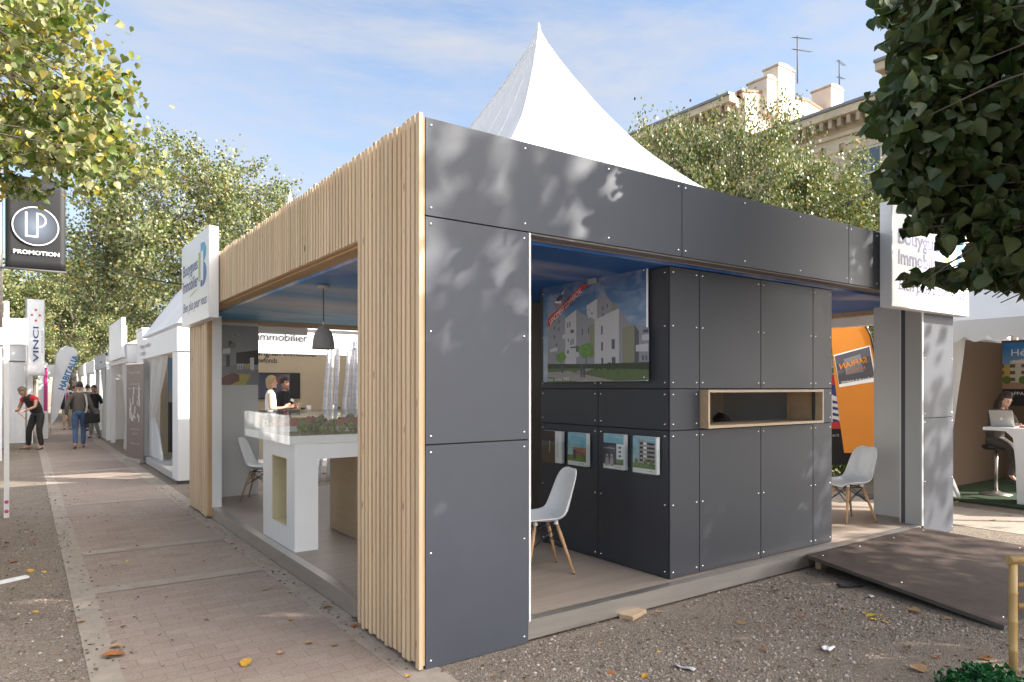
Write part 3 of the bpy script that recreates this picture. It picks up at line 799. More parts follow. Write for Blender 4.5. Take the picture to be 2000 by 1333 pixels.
g = MB(); g.box(x0 + 0.081, 5.0, FL + 0.001, CXE - 0.006, 5.05, 1.78); g.build('rear_wall', mat('hatch back board', (0.74, 0.6, 0.47), 0.8, var=0.05), CAB)
# framed hatch
g = MB(); fy0, fy1 = CY - 0.075, CY + 0.3
xa, xb, za, zb = 4.517, 6.197, 1.3195, 1.634
g.box(xa, fy0, za, xb, fy1, za + 0.022); g.box(xa, fy0, zb - 0.022, xb, fy1, zb)
g.box(xa, fy0, za + 0.0221, xa + 0.022, fy1, zb - 0.0221); g.box(xb - 0.022, fy0, za + 0.0221, xb, fy1, zb - 0.0221)
g.build('hatch_frame', M['beechframe'], CAB, bevel=0.0015)
PART = thing('partition_wall', 'taupe partition wall behind the cabin', 'wall', (4.9, 6.2, FL))
g = MB(); g.box(4.25, 6.17, FL, 6.4, 6.23, 2.611); g.build('board', M['taupe'], PART)
g = MB(); g.box(4.25, 6.165, FL, 6.4, 6.169, 0.2); g.build('skirting', M['darkgrey'], PART)

# ------------------------------------------------------------------ picture board on the cabin
PXX = CX - 0.045
def zq(x, y): return onX(PXX, 1050 + x / 3.028, 500 + y / 3.028)
PF = Face((PXX, 5.277, 1.706), (0, -1, 0))
def zu(x, y): return PF.uv(zq(x, y))
PB = thing('picture_board', 'large picture board of white apartment blocks with a red corner band', 'poster', (PXX, 4.6, 1.7))
g = MB(); g.box(PXX, 3.925, 1.706, PXX + 0.022, 5.277, 2.63); g.build('board', M['white'], PB)
pm = [mat_print('poster sky', [(0, (0.3, 0.38, 0.46)), (0.5, (0.07, 0.18, 0.36)), (1, (0.015, 0.06, 0.2))], 2, 0.3, 0.95, 0.22, (3, 3, 7)),
      mat('poster white block', (0.5, 0.5, 0.53), 0.4), mat('poster grey face', (0.25, 0.26, 0.3), 0.4), mat('poster olive', (0.22, 0.22, 0.15), 0.4),
      mat('poster window', (0.07, 0.075, 0.09), 0.4), mat('poster lawn', (0.1, 0.15, 0.05), 0.5, var=0.2, scale=12), mat('poster hedge', (0.035, 0.05, 0.025), 0.5, var=0.3, scale=20),
      mat('poster path', (0.28, 0.265, 0.26), 0.4), mat('poster tree', (0.13, 0.28, 0.05), 0.5, var=0.35, scale=30)]
g = MB(); W_, H_ = 1.352, 0.924
g.frect(PF, 0, 0, W_, H_, 0, 0.001)
def P(pts, m, off): g.fpoly(PF, [zu(x, y) for x, y in pts], m, off)
P([(61, 322), (120, 345), (165, 366), (165, 650), (61, 650)], 2, 0.0014)
P([(290, 296), (352, 254), (352, 385), (292, 350)], 1, 0.0016); P([(352, 254), (398, 224), (441, 276), (441, 335), (352, 385)], 2, 0.0016)
P([(440, 278), (470, 282), (470, 330), (440, 335)], 3, 0.0016)
P([(164, 372), (229, 320), (229, 650), (164, 650)], 1, 0.0018); P([(229, 320), (337, 383), (337, 650), (229, 650)], 2, 0.0018)
P([(308, 412), (338, 402), (338, 600), (308, 610)], 3, 0.002)
P([(575, 402), (660, 425), (660, 640), (575, 640)], 2, 0.002)
P([(338, 380), (482, 310), (482, 645), (338, 645)], 1, 0.0022); P([(482, 310), (546, 396), (546, 430), (503, 430), (503, 645), (482, 645)], 2, 0.0022)
P([(503, 424), (574, 408), (574, 632), (503, 640)], 3, 0.0024); P([(574, 408), (600, 445), (600, 628), (574, 632)], 4, 0.0024)
P([(582, 528), (656, 518), (656, 566), (582, 566)], 1, 0.0026); P([(618, 470), (660, 462), (660, 500), (618, 500)], 1, 0.0026)
for (x, y, w, h) in ((377, 415, 9, 52), (377, 512, 11, 50), (378, 605, 12, 36), (439, 494, 19, 58), (440, 600, 22, 40), (177, 398, 6, 30), (190, 390, 6, 30), (180, 470, 6, 40), (196, 496, 6, 32), (208, 490, 6, 36),
                     (263, 432, 6, 36), (299, 425, 6, 34), (176, 560, 10, 20), (228, 545, 16, 25), (98, 370, 6, 22), (124, 378, 6, 22), (98, 420, 6, 22), (124, 424, 6, 22), (98, 470, 6, 22), (110, 520, 6, 20), (302, 318, 9, 16), (318, 330, 9, 16), (384, 300, 7, 22), (410, 285, 6, 22), (384, 340, 7, 18), (620, 590, 10, 30), (640, 590, 8, 30), (196, 438, 20, 24), (626, 436, 30, 18)):
    P([(x, y), (x + w, y - 1), (x + w, y + h - 1), (x, y + h)], 4, 0.0028)
for (x0, y0, x1, y1) in ((148, 462, 220, 492), (170, 574, 246, 604), (76, 548, 118, 570), (294, 318, 346, 340), (300, 348, 346, 366)):
    P([(x0, y0 + 6), (x1, y0 - 8), (x1, y1 - 6), (x0, y1)], 1, 0.003)
P([(196, 540), (246, 532), (246, 542), (196, 548)], 4, 0.0031)
P([(61, 640), (340, 640), (660, 628), (660, 676), (400, 668), (61, 668)], 6, 0.0033)
P([(61, 668), (400, 664), (660, 674), (660, 735), (450, 741), (61, 688)], 5, 0.0035)
P([(61, 690), (190, 682), (460, 741), (300, 745), (61, 749)], 7, 0.0037); P([(61, 716), (250, 746), (61, 749)], 5, 0.0038); P([(210, 690), (290, 668), (330, 668), (250, 700)], 7, 0.0037)
for kk, (x, y, r) in enumerate(((140, 600, 30), (288, 560, 44), (350, 655, 18), (380, 655, 18), (424, 652, 22), (455, 658, 16))):
    pts = [(x + r * (1 + 0.14 * math.sin(5 * a + x)) * math.cos(a), y + r * (0.95 + 0.12 * math.sin(4 * a)) * math.sin(a)) for a in [k * 0.314 for k in range(20)]]
    P(pts, 8 if r > 25 else 6, 0.0044 + 0.00015 * kk)
P([(287, 600), (292, 600), (292, 655), (287, 655)], 4, 0.0039); P([(139, 626), (142, 626), (142, 660), (139, 660)], 4, 0.0039)
for (x, y, h) in ((150, 650, 44), (262, 640, 80), (278, 660, 60)):
    P([(x - 5, y), (x + 5, y), (x + 7, y + h * 0.45), (x + 5, y + h), (x - 4, y + h), (x - 7, y + h * 0.45)], 4, 0.0058)
g.build('print', pm, PB)
g = MB(); q = [zu(61, 424), zu(61, 374), zu(262, 174), zu(308, 166)]
g.fpoly(PF, q, 0, 0.0046); g.build('band', M['red'], PB)
g = MB(); a = zu(76, 398); b = zu(278, 190); an = math.atan2(b[1] - a[1], b[0] - a[0]); ln = math.hypot(b[0] - a[0], b[1] - a[1])
g.ftext(PF, 'LANCEMENT COMMERCIAL', a[0] + 0.018 * math.sin(an), a[1] - 0.018 * math.cos(an), ln * 0.93, 0.05, 0, 0.006, slant=0.2, ang=an)
g.build('lettering', M['ink_white'], PB); g = MB()
a = zu(64, 742); b = zu(190, 722)
g.ftext(PF, 'Natura – Bordeaux GINKO', a[0], a[1], b[0] - a[0], 0.034, 0, 0.006)
g.build('lettering', M['ink_white'], PB)
for (a, b) in ((0.02, 0.9), (0.62, 0.9), (1.33, 0.9), (0.02, 0.03), (0.62, 0.02), (1.33, 0.03)): screw(PB.children[0], PF.p(a, b, 0.004), (-1, 0, 0), PB)
# logo plaque and spotlight above it
LP = thing('logo_plaque', 'small square grey logo plaque above the picture board', 'plaque', (CX - 0.02, 4.62, 2.55))
a = zq(302, 95); b = zq(352, 160); fx = CX - 0.06
g = MB(); g.box(fx, b.y, min(a.z, b.z) - 0.005, CX - 0.002, a.y, max(a.z, b.z) - 0.03); g.build('block', mat('plaque grey', (0.3, 0.3, 0.31), 0.4), LP, bevel=0.002)
LF = Face((fx, a.y, min(a.z, b.z)), (0, -1, 0)); g = MB(); g.ftext(LF, 'nexity', 0.015, 0.05, 0.08, 0.03, 0, 0.002); g.build('lettering', M['ink'], LP)
def spotlight(label, base, aim, wall=True):
    t = thing('spotlight', label, 'spotlight', base, 'small metal spotlights')
    b = Vector(base); d = Vector(aim).normalized()
    g = MB(); g.lathe([(0.0, 0), (0.03, 0), (0.03, 0.012), (0.0, 0.012)], b, 12); g.build('mount', M['steel'], t)
    g = MB(); e = b + Vector((-0.09, 0, -0.08)); g.tube([b, b + Vector((-0.05, 0, -0.01)), e], 0.007, 6); g.build('arm', M['steel'], t)
    g = MB(); k = [e, e + d * 0.03, e + d * 0.06, e + d * 0.1]
    g.tube(k, [0.012, 0.024, 0.034, 0.04], 14, cap=True); g.build('head', M['steel'], t)
    return t
spotlight('small chrome spotlight over the left part of the picture board', (CX - 0.01, 4.93, 2.585), (-0.35, 0.1, -0.9))
spotlight('small chrome spotlight above the room photo on the white wall', (2.42, 10.09, 2.38), (0.2, -0.5, -0.6))

# ------------------------------------------------------------------ brochures in clear holders
bmats = {'sky': mat('brochure sky', (0.1, 0.38, 0.5), 0.35, col2=(0.45, 0.58, 0.62), var=0.1, scale=6), 'brown': mat('brochure brown', (0.045, 0.028, 0.02), 0.4), 'green': mat('brochure green', (0.12, 0.2, 0.05), 0.4, var=0.4, scale=30),
         'brick': mat('brochure brick', (0.38, 0.16, 0.1), 0.4, var=0.3, scale=30), 'grey': mat('brochure facade', (0.34, 0.31, 0.29), 0.4, var=0.3, scale=30), 'navy': mat('brochure navy', (0.02, 0.025, 0.06), 0.4)}
BL = [bmats[k] for k in ('sky', 'brown', 'green', 'brick', 'grey', 'navy')] + [M['white'], M['skin']]
specs = [((35, 1010, 150, 1220), 'brochure with brown cover and white edge in the far left holder', 'brown'),
         ((182, 1020, 302, 1240), 'teal brochure showing a person before brick houses', 'brick'),
         ((392, 1030, 525, 1260), 'brochure with a dark leaflet showing two people in front', 'navy'),
         ((565, 1038, 715, 1285), 'brochure showing a balconied apartment block nearest the cabin corner', 'grey')]
for i, (r, lab, kind) in enumerate(specs):
    p0 = onX(CX - 0.04, 1050 + r[0] / 3.028, 500 + r[3] / 3.028); p1 = onX(CX - 0.04, 1050 + r[2] / 3.028, 500 + r[1] / 3.028)
    ya, yb = max(p0.y, p1.y), min(p0.y, p1.y); w = ya - yb; z0 = p1.z - 0.325; h = 0.31; z0 = min(p0.z + 0.012, p1.z - h)
    h = 0.297
    hol = thing('brochure_holder', ['clear brochure holder farthest from the cabin corner', 'clear holder second from the left holding the teal brochure', 'clear holder with the dark leaflet in front', 'clear brochure holder nearest the cabin corner'][i], 'brochure holder', (CX - 0.02, (ya + yb) / 2, z0 - 0.012), 'clear brochure holders')
    g = MB(); g.box(CX - 0.058, yb, z0 - 0.012, CX - 0.002, ya, z0 - 0.008); g.box(CX - 0.058, yb, z0 - 0.0079, CX - 0.055, ya, z0 + 0.2); g.box(CX - 0.0549, yb, z0 - 0.0079, CX - 0.002, yb + 0.003, z0 + 0.2); g.box(CX - 0.0549, ya - 0.003, z0 - 0.0079, CX - 0.002, ya, z0 + 0.2)
    g.box(CX - 0.0049, yb + 0.0031, z0 - 0.0079, CX - 0.002, ya - 0.0031, z0 + 0.285); g.build('sleeve', M['clear_thin'], hol)
    br = thing('brochure', lab, 'brochure', (CX - 0.03, (ya + yb) / 2, z0), 'brochures in the clear holders')
    g = MB(); g.box(CX - 0.048, yb + 0.012, z0, CX - 0.012, ya - 0.006, z0 + h); g.build('pages', M['white'], br)
    F = Face((CX - 0.048, ya - 0.006, z0), (0, -1, 0)); bw = w - 0.018
    g = MB()
    if kind == 'brown':
        g.frect(F, 0, 0, bw * 0.66, h, 1, 0.001); g.ftext(F, 'TANCHE', bw * 0.4, h * 0.32, h * 0.36, 0.018, 6, 0.002, ang=math.pi / 2); g.ftext(F, 'Bienvenue chez vous', bw * 0.8, h * 0.2, h * 0.6, 0.011, 5, 0.002, ang=math.pi / 2)
    else:
        g.frect(F, 0, h * 0.13, bw * 0.95, h, 0, 0.001)
        if kind == 'brick':
            g.frect(F, bw * 0.25, h * 0.3, bw * 0.95, h * 0.55, 3, 0.0015); g.frect(F, 0, h * 0.13, bw * 0.95, h * 0.32, 2, 0.0018); g.frect(F, bw * 0.3, h * 0.2, bw * 0.42, h * 0.48, 5, 0.002); g.fdisc(F, bw * 0.36, h * 0.51, 0.009, 7, 0.0022)
            for k in range(4): g.frect(F, bw * (0.45 + 0.12 * k), h * 0.36, bw * (0.49 + 0.12 * k), h * 0.42, 5, 0.002)
        elif kind == 'navy':
            g.frect(F, bw * 0.5, h * 0.3, bw * 0.95, h * 0.72, 6, 0.0014); g.frect(F, bw * 0.5, h * 0.13, bw * 0.95, h * 0.28, 2, 0.0016)
            for k in range(3): g.frect(F, bw * 0.72, h * (0.36 + 0.12 * k), bw * 0.84, h * (0.41 + 0.12 * k), 5, 0.0018)
            g.frect(F, 0, 0, bw * 0.62, h * 0.74, 5, 0.0022); g.ftext(F, 'propriétaire', bw * 0.05, h * 0.56, bw * 0.5, h * 0.06, 6, 0.003)
            for k in (0.18, 0.4): g.fdisc(F, bw * k, h * 0.38, 0.013, 7, 0.0032); g.fpoly(F, [(bw * (k - 0.1), h * 0.08), (bw * (k + 0.1), h * 0.08), (bw * (k + 0.07), h * 0.32), (bw * (k - 0.07), h * 0.32)], 4, 0.003)
        else:
            g.fpoly(F, [(bw * 0.25, h * 0.25), (bw * 0.95, h * 0.3), (bw * 0.95, h * 0.82), (bw * 0.25, h * 0.93)], 4, 0.0015); g.frect(F, 0, h * 0.13, bw * 0.95, h * 0.27, 2, 0.0018)
            for k in range(5):
                z = h * (0.32 + 0.115 * k); g.fpoly(F, [(bw * 0.3, z), (bw * 0.92, z * 0.985 + 0.003), (bw * 0.92, z + h * 0.055), (bw * 0.3, z + h * 0.06)], 5, 0.002); g.fpoly(F, [(bw * 0.45, z), (bw * 0.6, z), (bw * 0.6, z + h * 0.06), (bw * 0.45, z + h * 0.06)], 6, 0.0024)
            for k in (0.15, 0.55, 0.8): g.fdisc(F, bw * k, h * 0.32, 0.02, 2, 0.0028)
        g.frect(F, 0, 0, bw * 0.95, h * 0.125, 6, 0.0026)
        g.ftext(F, 'nexity', bw * 0.62, h * 0.05, bw * 0.24, h * 0.035, 5, 0.0034)
        g.ftext(F, 'Votre résidence', bw * 0.5, h * 0.9, bw * 0.4, h * 0.03, 6, 0.0034)
    g.build('cover', BL, br)

# ------------------------------------------------------------------ room photo on the white wall
RY = 10.085
RP = thing('room_photo', 'photo board of a dark kitchen and yellow rug on the white wall', 'poster', (2.4, RY, 1.7))
def rz(x, y): return onY(RY, 400 + x / 2.665, 600 + y / 2.665)
RF = Face((2.046, RY, 1.69), (1, 0, 0))
def ru(x, y): return RF.uv(rz(x, y))
g = MB(); g.box(2.048, RY, 1.69, 2.713, RY + 0.013, 2.52); g.build('board', M['grey_light'], RP)
rm = [mat('photo grey wall', (0.27, 0.275, 0.28), 0.3, var=0.06), mat('photo floor', (0.2, 0.2, 0.205), 0.3), mat('photo dark kitchen', (0.03, 0.024, 0.024), 0.3), mat('photo rug', (0.42, 0.36, 0.06), 0.3), mat('photo sofa', (0.14, 0.035, 0.025), 0.3), mat('photo white', (0.6, 0.6, 0.62), 0.3)]
g = MB(); g.frect(RF, 0.003, 0.003, 0.664, 0.828, 0, 0.001)
def Q(pts, m, off): g.fpoly(RF, [ru(x, y) for x, y in pts], m, off)
Q([(80, 310), (160, 300), (280, 330), (280, 405), (80, 405)], 1, 0.0015)
Q([(163, 238), (278, 225), (278, 300), (163, 300)], 2, 0.0018); Q([(235, 265), (256, 262), (256, 330), (235, 325)], 5, 0.002)
Q([(112, 250), (130, 250), (130, 310), (112, 312)], 2, 0.0019)
Q([(120, 345), (240, 352), (210, 405), (90, 405)], 3, 0.0022); Q([(80, 372), (140, 342), (178, 352), (180, 385), (130, 407), (80, 405)], 4, 0.0026)
Q([(165, 296), (240, 296), (240, 301), (165, 301)], 5, 0.0024); Q([(205, 297), (230, 297), (228, 322), (208, 320)], 3, 0.0026)
for x in (170, 182, 194): Q([(x, 300), (x + 4, 300), (x + 4, 326), (x, 326)], 5, 0.0025)
Q([(95, 218), (132, 212), (134, 240), (93, 244)], 5, 0.002)
g.build('print', rm, RP)

# ------------------------------------------------------------------ pendant lamp
LMP = thing('pendant_lamp', 'cement grey bell pendant lamp hanging from the printed ceiling', 'lamp', (2.29, 6.31, 2.0))
g = MB(); g.lathe([(0.0, 2.612), (0.06, 2.612), (0.06, 2.585), (0.055, 2.58), (0.0, 2.58)], (2.29, 6.31, 0), 20); g.build('ceiling_rose', M['grey_light'], LMP)
g = MB(); g.tube([(2.29, 6.31, 2.58), (2.29, 6.31, 2.29)], 0.004, 6); g.build('cord', M['black'], LMP)
g = MB(); g.tube([(2.29, 6.31, 2.29), (2.29, 6.31, 2.225)], 0.007, 8); g.build('collar', M['steel'], LMP)
g = MB(); g.lathe([(0.0, 2.232), (0.03, 2.231), (0.038, 2.226), (0.05, 2.205), (0.075, 2.17), (0.09, 2.13), (0.1, 2.07), (0.104, 2.015), (0.1, 2.013), (0.094, 2.07), (0.083, 2.13), (0.06, 2.18), (0.0, 2.2)], (2.29, 6.31, 0), 28); g.build('lamp_shade', M['lampgrey'], LMP)

# ------------------------------------------------------------------ display table, pedestal and scale model
TB = thing('display_table', 'white display table with a windowed slab leg', 'table', (2.6, 6.8, FL))
tx0, tx1, ty0, ty1 = 2.02, 2.24, 6.31, 7.33
h0, h1 = 6.55, 7.02; hz0, hz1 = 0.34, 0.985
g = MB(); f_ = FL + 0.001
g.box(tx0, ty0, f_, tx1, ty1, hz0); g.box(tx0, ty0, hz1, tx1, ty1, 1.128); g.box(tx0, ty0, hz0 + 0.0001, tx1, h0, hz1 - 0.0001); g.box(tx0, h1, hz0 + 0.0001, tx1, ty1, hz1 - 0.0001)
g.build('leg', M['white'], TB)
g = MB(); e = 0.006
g.box(tx0 + 0.004, h0 + 0.0005, hz0 + 0.0005, tx1 - 0.004, h0 + e, hz1 - 0.0005); g.box(tx0 + 0.004, h1 - e, hz0 + 0.0005, tx1 - 0.004, h1 - 0.0005, hz1 - 0.0005)
g.box(tx0 + 0.004, h0 + e, hz0 + 0.0005, tx1 - 0.004, h1 - e, hz0 + e); g.box(tx0 + 0.004, h0 + e, hz1 - e, tx1 - 0.004, h1 - e, hz1 - 0.0005)
g.box(tx1 - 0.02, h0 + e, hz0 + e, tx1 - 0.012, h1 - e, hz1 - e)
g.build('window_lining', M['ply_pale'], TB)
g = MB(); g.box(tx1 + 0.0005, ty0 + 0.002, 0.985, 3.85, ty1 - 0.002, 1.127); g.build('apron', M['white'], TB, bevel=0.002)
PD = thing('plywood_pedestal', 'plain plywood block carrying the far end of the white table', 'pedestal', (3.1, 6.83, FL))
g = MB(); g.box(2.7, 6.43, FL + 0.001, 3.6, 7.24, 0.982); g.build('block', M['ply'], PD, bevel=0.002)
SMD = thing('scale_model', 'scale model of a housing estate under a clear acrylic cover', 'scale model', (2.9, 7.1, 1.129))
mx0, mx1, my0, my1 = 1.97, 3.95, 6.31, 7.9
g = MB(); g.box(mx0 + 0.012, my0 + 0.012, 1.129, mx1 - 0.012, my1 - 0.012, 1.205); g.build('tray', M['white'], SMD, bevel=0.002)
g = MB(); g.box(mx0 + 0.02, my0 + 0.02, 1.2055, mx1 - 0.02, my1 - 0.02, 1.212); g.build('terrain', mat('model lawn', (0.12, 0.15, 0.06), 0.9, var=0.4, scale=14, col2=(0.3, 0.28, 0.22)), SMD)
ft = MB()
for (a, b) in (((mx0, my0, 1.13), (mx1, my0 + 0.006, 1.395)), ((mx0, my1 - 0.006, 1.13), (mx1, my1, 1.395)), ((mx0, my0 + 0.0061, 1.13), (mx0 + 0.006, my1 - 0.0061, 1.395)), ((mx1 - 0.006, my0 + 0.0061, 1.13), (mx1, my1 - 0.0061, 1.395))):
    ft.box(*a, *b)
ft.box(mx0, my0, 1.3951, mx1, my1, 1.401); ft.build('acrylic_cover', M['clear'], SMD)
rm_ = random.Random(5)
for (x, y, w, d, h) in ((2.25, 7.0, 0.5, 0.16, 0.09), (2.85, 6.95, 0.6, 0.16, 0.1), (3.5, 7.0, 0.5, 0.16, 0.09), (2.4, 7.35, 0.6, 0.18, 0.11), (3.2, 7.4, 0.7, 0.18, 0.1), (2.7, 6.68, 0.22, 0.12, 0.08), (3.2, 6.7, 0.22, 0.12, 0.08), (3.65, 6.66, 0.2, 0.12, 0.08)):
    g = MB(); g.box(x - w / 2, y - d / 2, 1.2125, x + w / 2, y + d / 2, 1.2125 + h * 0.6); hb = g.build('model_house', M['white_warm'], SMD)
    g = MB(); zt = 1.2126 + h * 0.6; a = d / 2 + 0.01; b = w / 2 + 0.01
    g.add([(x - b, y - a, zt), (x + b, y - a, zt), (x + b, y + a, zt), (x - b, y + a, zt), (x - b + 0.05, y, zt + h * 0.5), (x + b - 0.05, y, zt + h * 0.5)], [(0, 1, 5, 4), (2, 3, 4, 5), (0, 4, 3), (1, 2, 5), (0, 3, 2, 1)])
    g.build('model_roof', M['model_roof'] if 'model_roof' in M else M.setdefault('model_roof', mat('terracotta model roof', (0.42, 0.15, 0.11), 0.7, var=0.15, scale=30)), hb)
tm = []
for c in ((0.1, 0.16, 0.035), (0.2, 0.27, 0.06), (0.05, 0.085, 0.03)): tm.append(mat('model foliage', c, 0.95, var=0.5, scale=60, bump=0.8, bscale=90))
protos = []
for k in range(3):
    g = MB()
    for _ in range(5):
        c = (rm_.uniform(-0.014, 0.014), rm_.uniform(-0.014, 0.014), 0.045 + rm_.uniform(-0.012, 0.02)); g.ball(c, rm_.uniform(0.013, 0.022), 0, 7, 5, lambda q: q * rm_.uniform(0.8, 1.2))
    g.tube([(0, 0, 0), (0, 0, 0.04)], 0.003, 5)
    me = bpy.data.meshes.new('model_tree'); me.from_pydata(g.v, [], g.f); me.materials.append(tm[k]); me.update(); protos.append(me)
for i in range(84):
    o = bpy.data.objects.new('model_tree', protos[rm_.choice((0, 0, 1, 2))]); COL.objects.link(o); o.parent = SMD
    if i < 50: x, y = rm_.uniform(2.05, 3.85), rm_.uniform(6.36, 6.6)
    else: x, y = rm_.uniform(2.05, 3.85), rm_.uniform(7.1, 7.8)
    o.location = Vector((x, y, 1.212)) - SMD.location; s = rm_.uniform(0.8, 1.75); o.scale = (s, s, s * rm_.uniform(0.9, 1.2)); o.rotation_euler = (0, 0, rm_.uniform(0, 6.28))

# ------------------------------------------------------------------ moulded chairs on splayed wooden legs
def chair_shell():
    """one-piece shell: seat, swept-up back, rolled edge; faces +Y"""
    sec = [(0.235, 0.415, 0.195, 0.006), (0.21, 0.435, 0.222, 0.012), (0.13, 0.432, 0.232, 0.03), (0.02, 0.42, 0.235, 0.042), (-0.08, 0.418, 0.232, 0.05), (-0.15, 0.436, 0.228, 0.062), (-0.195, 0.48, 0.222, 0.072), (-0.22, 0.55, 0.215, 0.07), (-0.235, 0.63, 0.21, 0.055), (-0.252, 0.72, 0.2, 0.04), (-0.27, 0.79, 0.178, 0.03), (-0.283, 0.825, 0.13, 0.02), (-0.288, 0.835, 0.07, 0.012)]
    g = MB(); vs = []; nu = 14
    for i, (y, z, w, c) in enumerate(sec):
        y2, z2 = sec[min(i + 1, len(sec) - 1)][:2]; y1, z1 = sec[max(i - 1, 0)][:2]
        t = Vector((0, y2 - y1, z2 - z1)).normalized(); nn = Vector((0, t.z, -t.y))   # towards the sitter
        if nn.z < 0 and i < 5: nn = -nn
        if i >= 5 and nn.y < 0: nn = -nn
        for j in range(nu + 1):
            s = -1 + 2 * j / nu; k = abs(s) ** 2.6
            q = Vector((s * w, y, z)) + nn * (c * k)
            if i == 0: q.z -= 0.012 * abs(s)
            vs.append(q)
    fs = [(i * (nu + 1) + j, i * (nu + 1) + j + 1, (i + 1) * (nu + 1) + j + 1, (i + 1) * (nu + 1) + j) for i in range(len(sec) - 1) for j in range(nu)]
    g.add(vs, fs, 0, True); return g
def make_chair():
    t = thing('shell_chair', 'x', 'chair', (0, 0, 0), 'white shell chairs inside the pavilion')
    o = chair_shell().build('seat_shell', M['plastic'], t, solid=0.012)
    sd = o.modifiers.new('smooth', 'SUBSURF'); sd.levels = 1; sd.render_levels = 2
    feet = [(0.2, 0.185), (-0.2, 0.185), (0.195, -0.215), (-0.195, -0.215)]
    tops = [(0.11, 0.09), (-0.11, 0.09), (0.11, -0.1), (-0.11, -0.1)]
    for (fx, fy), (ax, ay) in zip(feet, tops):
        g = MB(); g.tube([(ax, ay, 0.395), (ax + (fx - ax) * 0.3, ay + (fy - ay) * 0.3, 0.28), (fx, fy, 0.004)], [0.014, 0.0165, 0.0095], 10); g.build('leg', M['beech'], t)
        g = MB(); g.tube([(fx, fy, 0.006), (fx, fy, 0.0)], 0.011, 8); g.build('foot_cap', M['black'], t)
    g = MB()
    def mid(i, k): return Vector((tops[i][0] + (feet[i][0] - tops[i][0]) * k, tops[i][1] + (feet[i][1] - tops[i][1]) * k, 0.395 * (1 - k)))
    for a, b in ((0, 1), (2, 3), (0, 2), (1, 3)):
        g.tube([mid(a, 0.03), mid(b, 0.46)], 0.0045, 6); g.tube([mid(b, 0.03), mid(a, 0.46)], 0.0045, 6)
    for a, b in ((0, 1), (2, 3), (0, 2), (1, 3)): g.tube([mid(a, 0.02), mid(b, 0.02)], 0.006, 6)
    g.build('wire_brace', M['black'], t)
    g = MB()
    for (ax, ay) in tops: g.lathe([(0.02, 0.0), (0.016, 0.03), (0.0, 0.03)], (ax * 0.95, ay * 0.95, 0.395), 10)
    g.build('seat_mount', M['plastic'], t)
    return t
ch0 = make_chair()
spots = [('white shell chair in front of the brochure wall, seat half hidden by the corner panel', (3.49, 4.53), (-0.95, 0.3)),
         ('white shell chair in the right opening, back turned to the pillar', (7.67, 4.22), (-0.93, 0.36)),
         ('greyish shell chair mostly hidden behind the cabin end', (7.55, 5.05), (0.8, -0.5)),
         ('white shell chair against the white wall below the room photo', (2.62, 9.62), (0.85, -0.5)),
         ('white shell chair half hidden behind the windowed table leg', (2.78, 8.72), (0.9, -0.35)),
         ('shell chair seen under the table between leg and plywood block', (3.72, 8.6), (-0.5, 0.8))]
for i, (lab, (x, y), (fx, fy)) in enumerate(spots):
    o = ch0 if i == 0 else copy_tree(ch0)
    o.location = (x, y, FL + 0.001); o.rotation_euler = (0, 0, math.atan2(fy, fx) - math.pi / 2); o['label'] = lab

# ------------------------------------------------------------------ ramp
RMP = thing('entrance_ramp', 'dark brown film-faced plywood ramp leaning on the pavilion floor', 'ramp', (6.8, 3.0, 0))
g = MB()
A, B, C_, D = Vector((5.80, 3.572, 0.135)), Vector((7.93, 3.572, 0.138)), Vector((8.25, 1.72, 0.035)), Vector((5.43, 1.90, 0.035))
dn = Vector((0, 0, -0.03))
g.add([A, B, C_, D, A + dn, B + dn, C_ + dn, D + dn], [(3, 2, 1, 0)], 0)
g.add([A, B, C_, D, A + dn, B + dn, C_ + dn, D + dn], [(4, 5, 6, 7), (0, 4, 7, 3), (3, 7, 6, 2), (2, 6, 5, 1), (1, 5, 4, 0)], 1)
g.build('board', [M['ramp'], M['ramp_edge']], RMP)
for (u, v) in ((.06, .05), (.35, .05), (.65, .05), (.94, .05), (.06, .95), (.5, .95), (.94, .95), (.06, .5), (.94, .5)):
    screw(RMP, A.lerp(B, u).lerp(D.lerp(C_, u), v), (0, -.055, 1), RMP)
g = MB(); g.box(5.9, 3.50, 0.001, 7.8, 3.55, 0.1); g.box(6.3, 2.7, 0.001, 6.4, 3.4, 0.055); g.build('bearer', M['pine_h'], RMP)
# ================================================================== neighbouring stalls along the promenade
def curtain(name, p0, p1, z0, z1, waist, parent, m, pinch=0.35, folds=7):
    """hanging cloth between two ground points, gathered at the height waist"""
    p0 = Vector((p0[0], p0[1], 0)); p1 = Vector((p1[0], p1[1], 0)); d = p1 - p0; L = d.length; d.normalize(); nn = Vector((-d.y, d.x, 0))
    g = MB()
    def fn(u, v):
        z = z0 + (z1 - z0) * v
        k = 1.0
        if waist:
            q = (z - waist) / ((z1 - waist) if z > waist else (waist - z0) * 1.3)
            k = pinch + (1 - pinch) * min(1, abs(q)) ** 0.75
        w = (0.035 if waist else 0.018) * math.sin(u * folds * 6.28 + 2 * v) * (0.5 + 0.5 * k) + 0.012 * math.sin(u * 31 + v * 9)
        return p0 + d * (L * k * u) + nn * w + Vector((0, 0, z))
    g.grid(fn, 60, 24)
    return g.build(name, m, parent)

